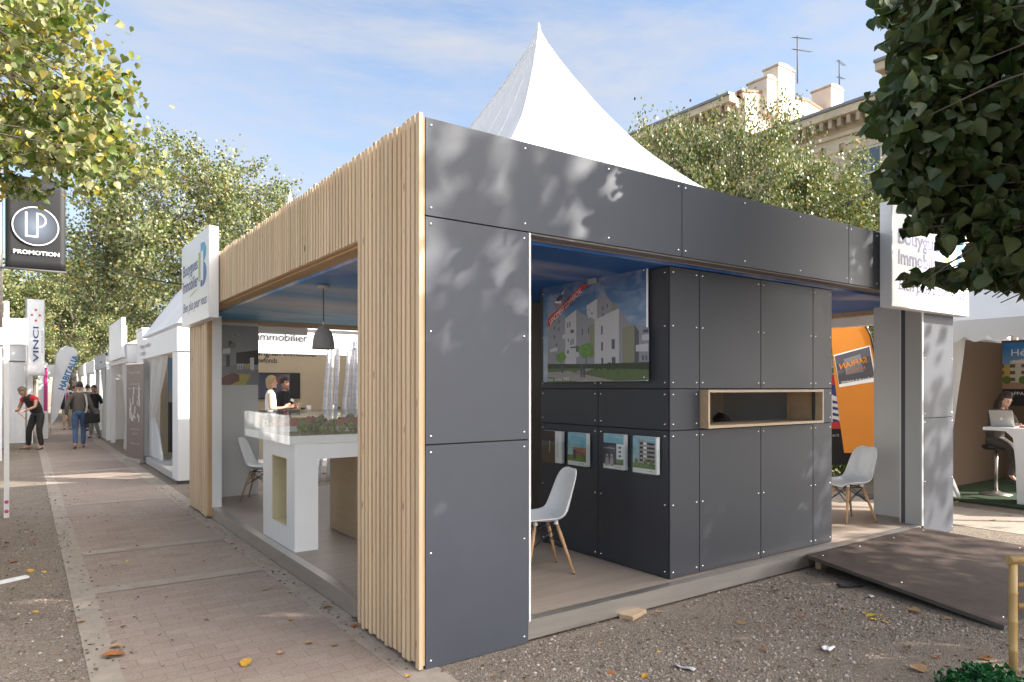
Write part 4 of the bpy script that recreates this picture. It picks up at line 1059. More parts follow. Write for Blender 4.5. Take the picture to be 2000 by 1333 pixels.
# ------------------------------------------------------------------ stall with the peaked roof behind the pavilion
SX0, SX1, SY0, SY1 = 2.15, 7.35, 12.9, 17.4
ST = thing('exhibition_stall', 'white peaked stall with beige back wall and black lettering behind the pavilion', 'stall', (4.75, 15.15, 0))
PROF2 = smooth_prof([(0, 5.97), (0.03, 5.6), (0.1, 5.18), (0.3, 4.75), (0.5, 4.4), (0.74, 3.82), (0.913, 3.12), (1, 2.72)])
pagoda(4.75, 15.15, 2.62, 2.27, PROF2).build('canopy', M['canopy'], ST)
g = MB(); g.box(SX0, SY0, 0.02, SX1, SY1, 0.15); g.build('floor_deck', mat('stall floor', (0.4, 0.38, 0.36), 0.6, var=0.05), ST)
for (a, b, c, d) in ((SX0 - 0.02, SY0 - 0.02, SX0 + 0.26, SY0 + 0.5), (SX0 - 0.02, SY1 - 0.35, SX0 + 0.16, SY1), (SX1 - 0.25, SY0 - 0.02, SX1, SY0 + 0.3), (SX1 - 0.25, SY1 - 0.3, SX1, SY1)):
    g = MB(); g.box(a, b, 0.06, c, d, 2.28); g.build('pillar', M['white'], ST, bevel=0.006)
g = MB(); g.box(SX0, SY0 - 0.005, 0.004, SX0 + 0.2, SY0 + 0.2, 0.059); g.build('foot_block', M['darkgrey'], ST)
g = MB(); g.box(SX0 - 0.035, SY0 - 0.05, 2.2805, SX1, SY0 + 0.02, 2.69); g.build('fascia', M['white_sign'], ST, bevel=0.004)
g = MB(); g.box(SX0 - 0.035, SY0 + 0.0205, 2.2805, SX0 + 0.03, SY1, 2.69); g.build('fascia', M['white'], ST, bevel=0.004)
g = MB(); g.box(SX0 + 0.3, 16.9, 0.15, SX1 - 0.05, 16.96, 2.6); g.box(SX1 - 0.08, SY0 + 0.31, 0.15, SX1 - 0.03, 16.89, 2.6); g.build('back_wall', M['beige'], ST)
FS = Face((SX0, SY0 - 0.05, 2.28), (1, 0, 0))
a = FS.uv(onY(SY0 - 0.05, 491, 667)); b = FS.uv(onY(SY0 - 0.05, 600.5, 655))
g = MB(); g.ftext(FS, 'Marignan immobilier', b[0] - (b[0] - a[0]) * 1.72, a[1] - 0.02, (b[0] - a[0]) * 1.72, 0.19, 0, 0.02, bold=0.012); g.build('lettering', M['ink'], ST)
BW = Face((2.2, 16.9, 0.15), (1, 0, 0))
a = BW.uv(onY(16.9, 504, 698)); b = BW.uv(onY(16.9, 620, 688))
g = MB(); g.ftext(BW, 'Marignan immobilier', b[0] - (b[0] - a[0]) * 1.12, a[1] - 0.01, (b[0] - a[0]) * 1.12, 0.21, 0, 0.01, bold=0.012); g.build('lettering', M['ink'], ST)
a = BW.uv(onY(16.9, 505, 709)); b = BW.uv(onY(16.9, 541, 700))
g = MB(); g.ftext(BW, 'bouwfonds', b[0] - 0.62, a[1], 0.62, 0.13, 0, 0.01, bold=0.008); g.build('lettering', M['ink'], ST)
FL2 = Face((SX0 - 0.035, SY1, 2.28), (0, -1, 0))
for k, (t_, w_) in enumerate((('Marignan immobilier', 1.35), ('bouwfonds', 0.6))):
    a = FL2.uv(onX(SX0 - 0.035, 277, 690 + 12 * k))
    g = MB(); g.ftext(FL2, t_, a[0] + 0.02, 0.2 - 0.13 * k, w_, 0.11, 0, 0.03, bold=0.012); g.build('lettering', M['ink'], ST)
curtain('curtain', (SX0 + 0.1, SY1 - 0.35), (SX0 + 0.16, SY1 - 2.1), 0.17, 2.3, 1.0, ST, M['curtain'], 0.3)
# things in that stall
PP = thing('wall_poster', 'dark estate poster with white lines and a street picture inside the peaked stall', 'poster', (3.5, 16.8, 0.6))
PW = Face((2.45, 16.86, 0.55), (1, 0, 0))
g = MB(); g.box(2.45, 16.86, 0.55, 4.0, 16.89, 2.45); g.build('board', M['black_matt'], PP)
# (placed on the side wall seen through the open front)
for o in list(PP.children): bpy.data.objects.remove(o)
bpy.data.objects.remove(PP)
PP = thing('wall_poster', 'dark poster with a street picture and white text lines behind the gathered curtain', 'poster', (3.0, 15.9, 0.3))
g = MB(); g.box(2.45, 15.9, 0.3, 3.95, 15.94, 2.28); g.build('board', M['black_matt'], PP)
PW = Face((2.45, 15.9, 0.3), (1, 0, 0))
g = MB(); g.frect(PW, 0, 1.05, 1.5, 1.98, 0, 0.002); g.frect(PW, 0, 1.05, 1.5, 1.3, 1, 0.003)
g.fpoly(PW, [(0.1, 1.28), (0.45, 1.26), (0.45, 1.72), (0.1, 1.66)], 2, 0.004); g.fpoly(PW, [(0.5, 1.26), (1.2, 1.22), (1.2, 1.75), (0.5, 1.68)], 3, 0.004)
for i in range(4):
    for j in range(4): g.frect(PW, 0.56 + 0.16 * i, 1.3 + 0.1 * j, 0.64 + 0.16 * i, 1.36 + 0.1 * j, 4, 0.005)
    g.frect(PW, 0.12, 1.3 + 0.1 * i, 0.44, 1.35 + 0.1 * i, 3, 0.005)
g.build('picture', [mat('poster dusk sky', (0.1, 0.17, 0.27), 0.4), mat('poster street', (0.17, 0.17, 0.17), 0.4), mat('poster red block', (0.2, 0.09, 0.08), 0.4), mat('poster pale block', (0.42, 0.38, 0.34), 0.4), mat('poster windows', (0.06, 0.07, 0.09), 0.4)], PP)
g = MB(); g.ftext(PW, 'BAGES-BORDEAUX', 0.1, 0.87, 1.2, 0.085, 0, 0.004); g.build('lettering', M['ink_white'], PP)
g = MB(); g.ftext(PW, 'Domaine des Corses', 0.2, 0.7, 0.9, 0.07, 0, 0.004); g.build('lettering', M['ink_white'], PP)
for k in range(5):
    g = MB(); g.ftext(PW, ('Appartements du T2 au T4 avec', 'balcon, terrasse ou jardin', 'dans un parc de verdure', 'Livraison 2013', 'Renseignements ici')[k], 0.1, 0.55 - 0.1 * k, (1.25, 1.15, 1.0, 0.7, 0.8)[k], 0.05, 0, 0.004); g.build('lettering', M['ink_white'], PP)
STO = thing('pot_stool', 'tall white tapered pot stool with a black patch for its arched hole', 'stool', (2.72, 14.6, 0.15))
g = MB(); cxs, cys = 2.72, 14.6
prof = [(0.0, 0.002), (0.26, 0.002), (0.275, 0.02), (0.295, 0.3), (0.29, 0.55), (0.255, 0.8), (0.245, 0.83), (0.235, 0.83), (0.235, 0.8), (0.0, 0.78)]
g.lathe(prof, (cxs, cys, 0.15), 40); g.build('body', M['white_warm'], STO)
# flat black patch painting the dark inside of an arched hole, towards the promenade corner
an0 = math.atan2(-14.6, -2.72) + 0.05; g = MB(); pts = []
for j in range(13):
    t = j / 12; ang = math.pi * t; pts.append((0.125 * math.cos(ang), 0.42 + 0.16 * math.sin(ang)))
pts = [(0.125, 0.32)] + pts + [(-0.125, 0.32)]
out = []
for (a, z) in pts:
    th = an0 + a / 0.295; rr = 0.2975; out.append((cxs + rr * math.cos(th), cys + rr * math.sin(th), 0.15 + z))
g.poly(out); o = g.build('arch_patch', M['black_matt'], STO)
TV = thing('television', 'wall television with a dark blue screen behind the two women', 'television', (4.0, 16.85, 1.0))
a = onY(16.86, 500, 728); b = onY(16.86, 586, 779)
g = MB(); g.box(a.x - 0.25, 16.84, b.z, b.x, 16.895, a.z); g.build('casing', M['black'], TV, bevel=0.004)
TF = Face((a.x - 0.25, 16.84, b.z), (1, 0, 0)); tw, th_ = b.x - a.x + 0.25, a.z - b.z
scr = mat('screen blue', (0.015, 0.02, 0.04), 0.15, emit=(0.05, 0.06, 0.1), es=0.08); scr2 = mat('screen red', (0.1, 0.015, 0.02), 0.2, emit=(0.2, 0.05, 0.06), es=0.07)
g = MB(); g.frect(TF, 0.02, 0.03, tw - 0.26, th_ - 0.03, 0, 0.001); g.frect(TF, tw - 0.62, th_ - 0.25, tw - 0.29, th_ - 0.1, 1, 0.002)
g.build('screen', [scr, scr2], TV)
CT = thing('service_counter', 'low beige counter with cups in the peaked stall', 'counter', (4.6, 14.9, 0.15))
a = onY(14.8, 590, 803); g = MB(); g.box(4.1, 14.7, 0.151, 6.4, 15.2, 1.06); g.build('body', M['beige'], CT); g = MB(); g.box(4.06, 14.66, 1.0605, 6.44, 15.24, 1.1); g.build('top', M['white'], CT, bevel=0.004)
for i, (px, dark) in enumerate(((592, 1), (603, 0), (652, 0), (661, 1))):
    q = onY(14.8, px, 800); nm = ('dark paper cup beside a white cup on the beige counter', 'white paper cup beside a dark cup on the beige counter', 'white cup near the white poles on the counter', 'dark cup between the two bundles of white poles')[i]
    t = thing('cup', nm, 'cup', (q.x, 14.8, 1.1005), 'cups on the counter')
    g = MB(); hh = 0.12 if dark else 0.17; g.lathe([(0, 0), (0.035, 0), (0.05, hh), (0.046, hh), (0.033, 0.01), (0, 0.01)], (q.x, 14.8, 1.1005), 14); g.build('body', M['black'] if dark else M['white'], t)
# bundles of white painted poles in the gap
rp_ = random.Random(21)
for i, (x0, y0, x1, y1) in enumerate(((630, 860, 644, 664), (643, 862, 650, 665), (653, 862, 661, 662), (667, 860, 683, 668), (675, 862, 692, 666), (686, 862, 697, 666), (692, 862, 699, 664), (703, 860, 708, 655), (712, 860, 712, 668))):
    yy = 11.75 + 0.09 * (i % 3); b = onY(yy, x0, 900); a = onY(yy + 0.05, x1, y1); bb = onY(yy, x0, y0); dirv = (a - bb); base = bb - dirv * ((bb.z - 0.002) / dirv.z)
    t = thing('white_pole', ('slim white painted pole in the left bundle behind the scale model', 'slim white painted pole in the right bundle behind the scale model')[i > 2], 'pole', base, 'white poles left of the front pine column' if i > 2 else 'white poles behind the lamp')
    g = MB(); n = 7; pts = [base + (a - base) * (k / n) + Vector((rp_.uniform(-0.003, 0.003), rp_.uniform(-0.003, 0.003), 0)) * (0 < k < n) for k in range(n + 1)]
    g.tube(pts, [0.034 + rp_.uniform(-0.004, 0.004) for _ in pts], 8)
    g.build('stem', mat('birch white', (0.6, 0.6, 0.63), 0.7, var=0.25, scale=7, stretch=(1, 1, 3)) if i == 0 else bpy.data.materials['birch white'], t)
    g = MB(); g.tube([a - Vector((0, 0, 0.16)), a - Vector((0, 0, 0.14))], 0.039, 8); g.build('wire_tie', M['darkgrey'], t)

# roll-up banner
RB = thing('rollup_banner', 'brown roll-up banner standing beside the peaked stall', 'banner', (2.0, 17.4, 0))
p0 = Vector((2.12, 16.85, 0)); p1 = Vector((1.9, 17.93, 0)); du = (p0 - p1).normalized()
RBF = Face((p1.x, p1.y, 0.09), du); rw = (p0 - p1).length
g = MB(); g.obox((p0 + p1) / 2 + Vector((0, 0, 0.045)), du * rw / 2, RBF.n * 0.09, (0, 0, 0.043)); g.build('base', M['steel'], RB, bevel=0.004)
g = MB(); g.obox((p0 + p1) / 2 + Vector((0, 0, 1.13)), du * (rw / 2 - 0.01), RBF.n * 0.004, (0, 0, 1.04)); g.build('sheet', mat('brown banner', (0.15, 0.105, 0.085), 0.5, var=0.05), RB)
g = MB(); g.obox((p0 + p1) / 2 + Vector((0, 0, 2.19)), du * rw / 2, RBF.n * 0.012, (0, 0, 0.015)); g.build('top_rail', M['steel'], RB)
g = MB(); g.ftext(RBF, 'Marignan immobilier', 0.2, 1.87, 0.7, 0.06, 0, 0.006)
for k, (a, b, w) in enumerate(((0.25, 1.63, 0.6), (0.15, 1.53, 0.8), (0.3, 0.62, 0.5), (0.4, 0.52, 0.3), (0.25, 0.3, 0.6))): g.ftext(RBF, ('Une nouvelle idée', 'de la ville à Bordeaux', 'Appartements', 'T2 au T5', 'marignan-immobilier')[k], a, b, w, 0.04, 0, 0.006)
rb_ = random.Random(4)
for k in range(26): a = rb_.uniform(0.2, 0.85); b = rb_.uniform(0.75, 1.45); g.frect(RBF, a, b, a + rb_.uniform(0.03, 0.08), b + rb_.uniform(0.05, 0.2), 0, 0.0062 + 0.0002 * k)
g.build('print', mat('banner print', (0.5, 0.47, 0.44), 0.5), RB)
g = MB(); g.frect(RBF, 0.08, 1.86, 0.12, 1.93, 0, 0.006); g.frect(RBF, 0.13, 1.86, 0.17, 1.93, 1, 0.006); g.frect(RBF, 0.08, 1.94, 0.12, 1.98, 2, 0.006); g.build('emblem', [M['red'], mat('emblem blue', (0.1, 0.3, 0.5)), mat('emblem orange', (0.6, 0.25, 0.05))], RB)

# ------------------------------------------------------------------ farther white stalls on the same side
def box_stall(label, x0, x1, y0, y1, h, grp, cols=(), open_side=True, roof=True, hipz=1.1):
    t = thing('white_stall', label, 'stall', ((x0 + x1) / 2, (y0 + y1) / 2, 0), grp)
    for (a, b) in ((x0, y0), (x0, y1 - 0.12), (x1 - 0.12, y0), (x1 - 0.12, y1 - 0.12)):
        g = MB(); g.box(a, b, 0.0, a + 0.12, b + 0.12, h - 0.45); g.build('post', M['white'], t)
    g = MB(); g.box(x0 - 0.02, y0 - 0.02, h - 0.4495, x1 + 0.02, y1 + 0.02, h); g.build('valance', M['canopy'], t)
    if roof:
        g = MB(); cx, cy = (x0 + x1) / 2, (y0 + y1) / 2; z = h + 0.002; e = 0.05
        g.add([(x0 - e, y0 - e, z), (x1 + e, y0 - e, z), (x1 + e, y1 + e, z), (x0 - e, y1 + e, z), (cx, cy, z + hipz)], [(0, 1, 4), (1, 2, 4), (2, 3, 4), (3, 0, 4)]); g.build('canopy', M['canopy'], t)
    return t
B1 = box_stall('white stall with a tall blank sign panel beyond the brown banner', 2.12, 6.5, 19.6, 24.0, 2.75, 'white stalls beyond the peaked stall')
curtain('curtain', (2.18, 20.0), (2.2, 21.4), 0.02, 2.3, 0.9, B1, M['curtain'], 0.45)
curtain('side_wall', (2.3, 19.62), (6.4, 19.62), 0.02, 2.35, None, B1, M['curtain'], 1, 14)
a = onX(2.05, 217, 690); b = onX(2.05, 242, 620)
BS = thing('blank_sign', 'tall blank white sign panel above the second stall', 'sign', (2.05, b.y, 2.4))
g = MB(); g.box(2.0, b.y, 2.42, 2.09, a.y, b.z); g.build('panel', M['white_sign'], BS, bevel=0.004)
g = MB(); g.box(2.091, b.y + 0.05, 2.76, 2.13, b.y + 0.1, b.z - 0.2); g.build('bracket', M['steel'], BS)
WB = thing('white_cabinet', 'plain white box unit between the peaked roof and the sign panel', 'cabinet', (3.0, 18.6, 0))
g = MB(); g.box(2.25, 18.15, 0.002, 3.4, 19.2, 3.02); g.build('body', M['white'], WB, bevel=0.01); g = MB(); g.box(2.23, 18.13, 3.0205, 3.42, 19.22, 3.06); g.build('top', M['white'], WB)
B2 = box_stall('far white stall with drooping cloth, third along the right side', 2.1, 6.4, 25.0, 29.2, 2.75, 'white stalls beyond the peaked stall')
curtain('curtain', (2.12, 25.3), (2.14, 27.0), 0.02, 2.3, 1.5, B2, M['curtain'], 0.6)
curtain('side_wall', (2.2, 25.02), (6.3, 25.02), 0.02, 2.35, None, B2, M['curtain'], 1, 14)
for k in range(4):
    t = box_stall('distant white stall on the right of the promenade, %s' % ('fourth along', 'fifth along', 'sixth along', 'last one')[k], 2.2, 6.4, 31 + 5.5 * k, 35.3 + 5.5 * k, 2.7, 'white stalls beyond the peaked stall')
    curtain('side_wall', (2.3, 31.02 + 5.5 * k), (6.3, 31.02 + 5.5 * k), 0.02, 2.3, None, t, M['curtain'], 1, 14)

# ------------------------------------------------------------------ left side of the promenade
L1 = thing('white_stall', 'nearest white stall on the left, only its pale corner frame in view', 'stall', (-2.0, 8.7, 0), 'white stalls left of the promenade')
g = MB(); g.box(-0.215, 10.86, 0.0, -0.16, 10.92, 2.75); g.build('corner_post', M['white'], L1)
FP = Face((-0.1595, 10.86, 0), (0, 1, 0)); FQ = Face((-0.215, 10.8595, 0), (1, 0, 0)); g = MB()
for z in (0.08, 0.2): g.fdisc(FQ, 0.028, z, 0.024, 0, 0.001, 12)
g.build('dots', M['pink'], L1)
g = MB(); g.box(-4.5, 6.0, 2.4, -0.3, 10.8, 2.95); g.build('fascia', M['white_warm'], L1); g = MB(); g.box(-4.5, 6.0, 0.0, -0.42, 6.1, 2.39); g.box(-4.5, 6.11, 0, -4.4, 10.7, 2.39); g.build('side_wall', M['canopy'], L1)
curtain('curtain', (-0.4, 10.8), (-1.9, 10.83), 0.1, 2.4, None, L1, M['canopy'], 1, 6)
g = MB(); g.tube([(-0.25, 10.6, 2.4), (-0.25, 10.6, 4.35)], 0.03, 10); g.build('mast', M['steel'], L1)
LB = thing('hanging_banner', 'black hanging banner with a round letter emblem on the left', 'banner', (-0.2, 10.6, 3.1))
bz0, bz1 = 3.13, 4.28
BF = Face((-0.195, 10.55, bz0), (1, 0, 0)); bw_ = 0.625; bh_ = bz1 - bz0
g = MB(); g.grid(lambda u, v: (-0.195 + bw_ * u, 10.55 + 0.012 * math.sin(u * 5) * v * (1 - v) * 3, bz0 + bh_ * v), 10, 10)
o = g.build('cloth', mat('black banner vinyl', (0.011, 0.011, 0.013), 0.6, var=0.1), LB, solid=0.004)
g = MB(); g.tube([(-0.25, 10.55, bz1), (0.44, 10.55, bz1)], 0.012, 8); g.build('top_bar', M['black'], LB)
g = MB(); g.tube([(-0.25, 10.55, bz0), (0.44, 10.55, bz0)], 0.014, 8); g.build('bottom_bar', M['darkgrey'], LB)
disc = bpy.data.materials.new('emblem shading print'); disc.use_nodes = True
_n = disc.node_tree.nodes; _l = disc.node_tree.links; _b = _n['Principled BSDF']; _tc = _n.new('ShaderNodeTexCoord'); _mp = _n.new('ShaderNodeMapping')
_mp.vector_type = 'POINT'; ecx, ecz = 0.31, 0.55
_mp.inputs['Location'].default_value = (-(BF.p(ecx, ecz).x + 0.2) / 0.25, 0, -(BF.p(ecx, ecz).z - 3.1) / 0.25); _mp.inputs['Scale'].default_value = (4, 0, 4)
_gr = _n.new('ShaderNodeTexGradient'); _gr.gradient_type = 'SPHERICAL'; _rp = _n.new('ShaderNodeValToRGB')
_rp.color_ramp.elements[0].color = (0.025, 0.03, 0.04, 1); _rp.color_ramp.elements[1].color = (0.14, 0.17, 0.23, 1)
_l.new(_tc.outputs['Object'], _mp.inputs[0]); _l.new(_mp.outputs[0], _gr.inputs[0]); _l.new(_gr.outputs[0], _rp.inputs[0]); _l.new(_rp.outputs[0], _b.inputs['Base Color'])
g = MB(); g.fdisc(BF, ecx, ecz, 0.235, 0, 0.016, 48); g.build('emblem_disc', disc, LB)
g = MB(); g.fring(BF, ecx, ecz, 0.232, 0.245, 0, 0.018, 56); g.build('emblem_ring', M['ink_white'], LB)
g = MB()
g.frect(BF, 0.2, 0.41, 0.222, 0.72, 0, 0.018); g.frect(BF, 0.222, 0.41, 0.335, 0.43, 0, 0.018); g.frect(BF, 0.315, 0.4301, 0.335, 0.72, 0, 0.018)
vs_ = []
for i in range(13):
    an = -math.pi / 2 + math.pi * i / 12
    for r in (0.075, 0.093): vs_.append(BF.p(0.335 + r * 0.95 * math.cos(an), 0.628 + r * math.sin(an), 0.018))
g.add(vs_, [(2 * i, 2 * i + 1, 2 * i + 3, 2 * i + 2) for i in range(12)]); g.build('monogram', M['ink_white'], LB)
g = MB(); g.ftext(BF, 'PROMOTION', 0.08, 0.19, 0.48, 0.052, 0, 0.018, bold=0.03); g.build('lettering', M['ink_white'], LB)
CB = thing('cable', 'thin dark cable strung from the black banner to the box sign', 'cable', (0.42, 10.5, 3.4))
a = Vector((0.43, 10.55, 3.42)); b = Vector((1.75, 10.2, 3.05)); g = MB(); g.tube([a + (b - a) * (k / 12) - Vector((0, 0, 0.08 * math.sin(math.pi * k / 12))) for k in range(13)], 0.007, 6); tag(g.build('strand', M['black'], CB))
L2 = box_stall('bright white stall behind the man in the dark waistcoat', -3.9, -0.42, 19.4, 23.6, 3.0, 'white stalls left of the promenade')
curtain('curtain', (-1.0, 19.42), (-0.42, 19.42), 0.02, 2.5, 1.2, L2, M['canopy'], 0.6)
curtain('side_wall', (-3.8, 19.45), (-1.0, 19.45), 0.02, 2.55, None, L2, M['canopy'], 1, 12)
curtain('curtain', (-0.4, 22.2), (-0.38, 23.5), 0.02, 2.5, None, L2, M['canopy'], 1, 6)
for k in range(4):
    t = box_stall('white stall left of the promenade, %s' % ('just beyond the upright name flag', 'behind the pink stand', 'beside the blue feather flag', 'farthest in the row')[k], -3.6, 0.2 + 0.02 * k, 25 + 5.2 * k, 29 + 5.2 * k, 2.9, 'white stalls left of the promenade')
    curtain('side_wall', (-3.5, 25.02 + 5.2 * k), (0.1, 25.02 + 5.2 * k), 0.02, 2.4, None, t, M['canopy'], 1, 12)
def stand_flag(label, cx, cy, w, z0, z1, art):
    t = thing('banner_flag', label, 'flag', (cx, cy, 0), 'flags left of the promenade')
    g = MB(); g.tube([(cx - w / 2 - 0.02, cy, 0), (cx - w / 2 - 0.02, cy, z1 + 0.05)], 0.018, 8); g.build('mast', M['steel'], t)
    g = MB(); g.grid(lambda u, v: (cx - w / 2 + w * u, cy + 0.03 * math.sin(u * 4 + v * 5), z0 + (z1 - z0) * v), 8, 16); g.build('cloth', M['canopy'], t, solid=0.004)
    art(Face((cx - w / 2, cy - 0.04, z0), (1, 0, 0)), w, z1 - z0, t); return t
def art_v(F, w, h, t):
    g = MB(); e = w * 0.13
    for (a, b) in ((0.5, 0.86), (0.5, 0.72), (0.28, 0.79), (0.72, 0.79)): g.frect(F, a * w - e / 2, b * h - e / 2, a * w + e / 2, b * h + e / 2, 0, 0.004)
    g.build('emblem', M['red'], t)
    g = MB(); g.ftext(F, 'VINCI', w * 0.66, h * 0.18, h * 0.46, w * 0.32, 0, 0.004, bold=0.01, ang=math.pi / 2); g.build('lettering', mat('navy print', (0.02, 0.04, 0.15)), t)
    g = MB(); g.ftext(F, 'IMMOBILIER', w * 0.9, h * 0.3, h * 0.3, w * 0.09, 0, 0.004, ang=math.pi / 2); g.build('lettering', mat('grey print', (0.3, 0.3, 0.33)), t)
q0 = onY(24.2, 70, 700); stand_flag('upright white flag with red squares and a name reading upwards', q0.x, 24.2, 0.42, 2.0, onY(24.2, 70, 585).z, art_v)
def art_l(F, w, h, t):
    g = MB(); g.ftext(F, 'MAJOLIA', 0.05 * w, 0.36 * h, 0.9 * w, 0.09 * h, 0, 0.004); g.build('lettering', bpy.data.materials['grey print'], t)
q0 = onY(20.2, 27, 700); stand_flag('square white flag with grey capitals left of the upright flag', q0.x, 19.3, 0.55, 2.62, onY(19.3, 27, 622).z, art_l)
PS = thing('pink_stand', 'slim display stand with a pink stripe beside the promenade', 'display stand', (0.52, 27, 0))
g = MB(); g.box(0.36, 26.9, 0.0, 0.62, 27.0, 2.45); g.build('panel', M['white'], PS); g = MB(); F = Face((0.36, 26.9, 0.0), (1, 0, 0)); g.frect(F, 0.14, 0.9, 0.24, 2.3, 0, 0.003); g.build('stripe', M['pink'], PS)
g = MB(); g.box(0.6205, 26.93, 2.0, 0.95, 26.97, 2.4); g.build('flag_panel', M['canopy'], PS)
# feather flags
def feather(label, cat_loc, u, pts_fn, m, arts, mast):
    t = thing('feather_flag', label, 'flag', cat_loc)
    return t
q = onY(30.0, 98, 800); FFx = q.x
FF = thing('feather_flag', 'white feather flag with blue capitals leaning to the right', 'flag', (FFx, 30, 0))
F = Face((FFx, 30.0, 0.25), (1, 0, 0)); Wf = 0.75
outl = [(0.0, 0.0), (0.22, 0.35), (0.42, 1.1), (0.66, 2.0), (0.83, 2.55), (0.83, 2.75), (0.72, 2.88), (0.5, 2.92), (0.3, 2.84), (0.18, 2.6), (0.08, 1.6)]
g = MB(); g.prism([F.p(a, b) for a, b in outl], (0, 0.006, 0)); g.build('cloth', M['canopy'], FF)
g = MB(); g.ftext(F, 'HABITALIA', 0.42, 1.3, 1.35, 0.2, 0, 0.004, bold=0.03, ang=1.22); g.build('lettering', mat('blue print', (0.03, 0.17, 0.42)), FF)
g = MB(); g.tube([F.p(a, b) for a, b in ((0, -0.25), (0.0, 0), (0.08, 1.6), (0.18, 2.6), (0.3, 2.84), (0.5, 2.93))], 0.014, 6); g.build('mast', M['steel'], FF)

# ================================================================== right-hand side
# orange feather flag, seen from behind
OF = thing('feather_flag', 'orange feather flag with mirrored lettering behind the right opening', 'flag', (10.3, 5.5, 0))
oc = atd(10.4, 1668, 760); orr = Vector((_RT[0], _RT[1], 0)); F = Face((oc.x - orr.x * 0.42, oc.y - orr.y * 0.42, 0.0), orr)
def of(x, y):
    """image point on the plane of the cloth"""
    r = ray(x, y); dv = Vector((r[0], r[1], r[2])); o0 = Vector((0, 0, EYE)); k = (F.o - o0).dot(F.n) / dv.dot(F.n); return F.uv(o0 + dv * k)
outl = [of(*q) for q in ((1649, 885), (1640, 820), (1630, 740), (1622, 640), (1622, 632), (1690, 637), (1700, 655), (1708, 690), (1714, 740), (1717, 800), (1717, 885))]
g = MB(); g.prism([F.p(a, b) for a, b in outl], F.n * -0.006); g.build('cloth', M['orange'], OF)
g = MB(); q = [of(*p) for p in ((1628, 694), (1699, 675), (1712, 745), (1639, 757))]; g.fpoly(F, q, 1, 0.003)
q2 = [of(*p) for p in ((1630, 696), (1697.5, 677.5), (1708, 738), (1638.5, 751))]; g.fpoly(F, q2, 0, 0.005)
q3 = [of(*p) for p in ((1647, 702), (1680, 692), (1686, 726), (1652, 733))]; g.fpoly(F, q3, 2, 0.007); g.build('label', [mat('flag label dark', (0.06, 0.055, 0.07)), M['ink_white'], mat('flag label grey', (0.16, 0.15, 0.17))], OF)
g = MB(); a = of(1641, 722); b = of(1694, 708); L = math.hypot(b[0] - a[0], b[1] - a[1]); g.ftext(F, 'SAFRAN', a[0], a[1], L, 0.085, 0, 0.009, bold=0.02, ang=math.atan2(b[1] - a[1], b[0] - a[0]), mirror=True); g.build('lettering', bpy.data.materials['orange flag cloth'], OF)
g = MB(); a = of(1652, 730); b = of(1690, 721); L = math.hypot(b[0] - a[0], b[1] - a[1]); g.ftext(F, 'BATISSEUR', a[0], a[1], L, 0.04, 0, 0.009, ang=math.atan2(b[1] - a[1], b[0] - a[0]), mirror=True); g.build('lettering', bpy.data.materials['orange flag cloth'], OF)
g = MB(); a = of(1643, 751); b = of(1709, 741); L = math.hypot(b[0] - a[0], b[1] - a[1]); g.ftext(F, 'La force de la proximité', a[0], a[1], L * 0.95, 0.05, 0, 0.009, ang=math.atan2(b[1] - a[1], b[0] - a[0]), mirror=True); g.build('lettering', M['ink_white'], OF)
g = MB(); g.tube([F.p(*q) for q in ((outl[-1][0], 0.0), outl[-1], outl[-2], outl[-3], outl[-4], outl[-5], outl[-6])], 0.014, 8); g.build('mast', M['black'], OF)
g = MB(); c = outl[-1][0]; g.obox(F.p(c - 0.03, 0.012), orr * 0.25, F.n * 0.2, (0, 0, 0.011)); g.build('foot_plate', M['darkgrey'], OF)
# estate poster behind the flag
EP = thing('estate_poster', 'blue and white estate poster with dark foot strip behind the orange flag', 'poster', (10.9, 6.2, 0.4))
c = atd(11.2, 1630, 800); F = Face((c.x - orr.x * 0.55, c.y - orr.y * 0.55, 0.0), orr)
g = MB(); g.obox(F.p(0.5, 1.02, -0.02), orr * 0.34, F.n * 0.012, (0, 0, 0.62)); g.build('board', M['black_matt'], EP)
def of(x, y):
    r = ray(x, y); dv = Vector((r[0], r[1], r[2])); o0 = Vector((0, 0, EYE)); k = (F.o - o0).dot(F.n) / dv.dot(F.n); return F.uv(o0 + dv * k)
def QQ(pts, m, off): g.fpoly(F, [of(*p) for p in pts], m, off)
g = MB(); QQ([(1600, 740), (1646, 740), (1646, 838), (1600, 838)], 0, 0.001); QQ([(1622, 770), (1640, 778), (1640, 832), (1622, 832)], 1, 0.002); QQ([(1622, 730), (1634, 738), (1634, 752), (1622, 752)], 2, 0.002)
for k in range(4): QQ([(1626, 782 + 12 * k), (1638, 785 + 12 * k), (1638, 790 + 12 * k), (1626, 788 + 12 * k)], 0, 0.003)
QQ([(1623, 825), (1646, 822), (1646, 838), (1623, 838)], 2, 0.0035); g.build('print', [mat('poster blue', (0.03, 0.06, 0.22)), M['ink_white'], M['red']], EP)
a = of(1626, 853); g = MB(); g.ftext(F, 'DU T2 AU T3', a[0] - 0.12, a[1], 0.22, 0.035, 0, 0.003); g.build('lettering', M['ink_white'], EP)
for s in (0.2, 0.8): g = MB(); g.obox(F.p(s, 0.2, -0.02), orr * 0.02, F.n * 0.02, (0, 0, 0.2)); g.build('leg', M['black'], EP)

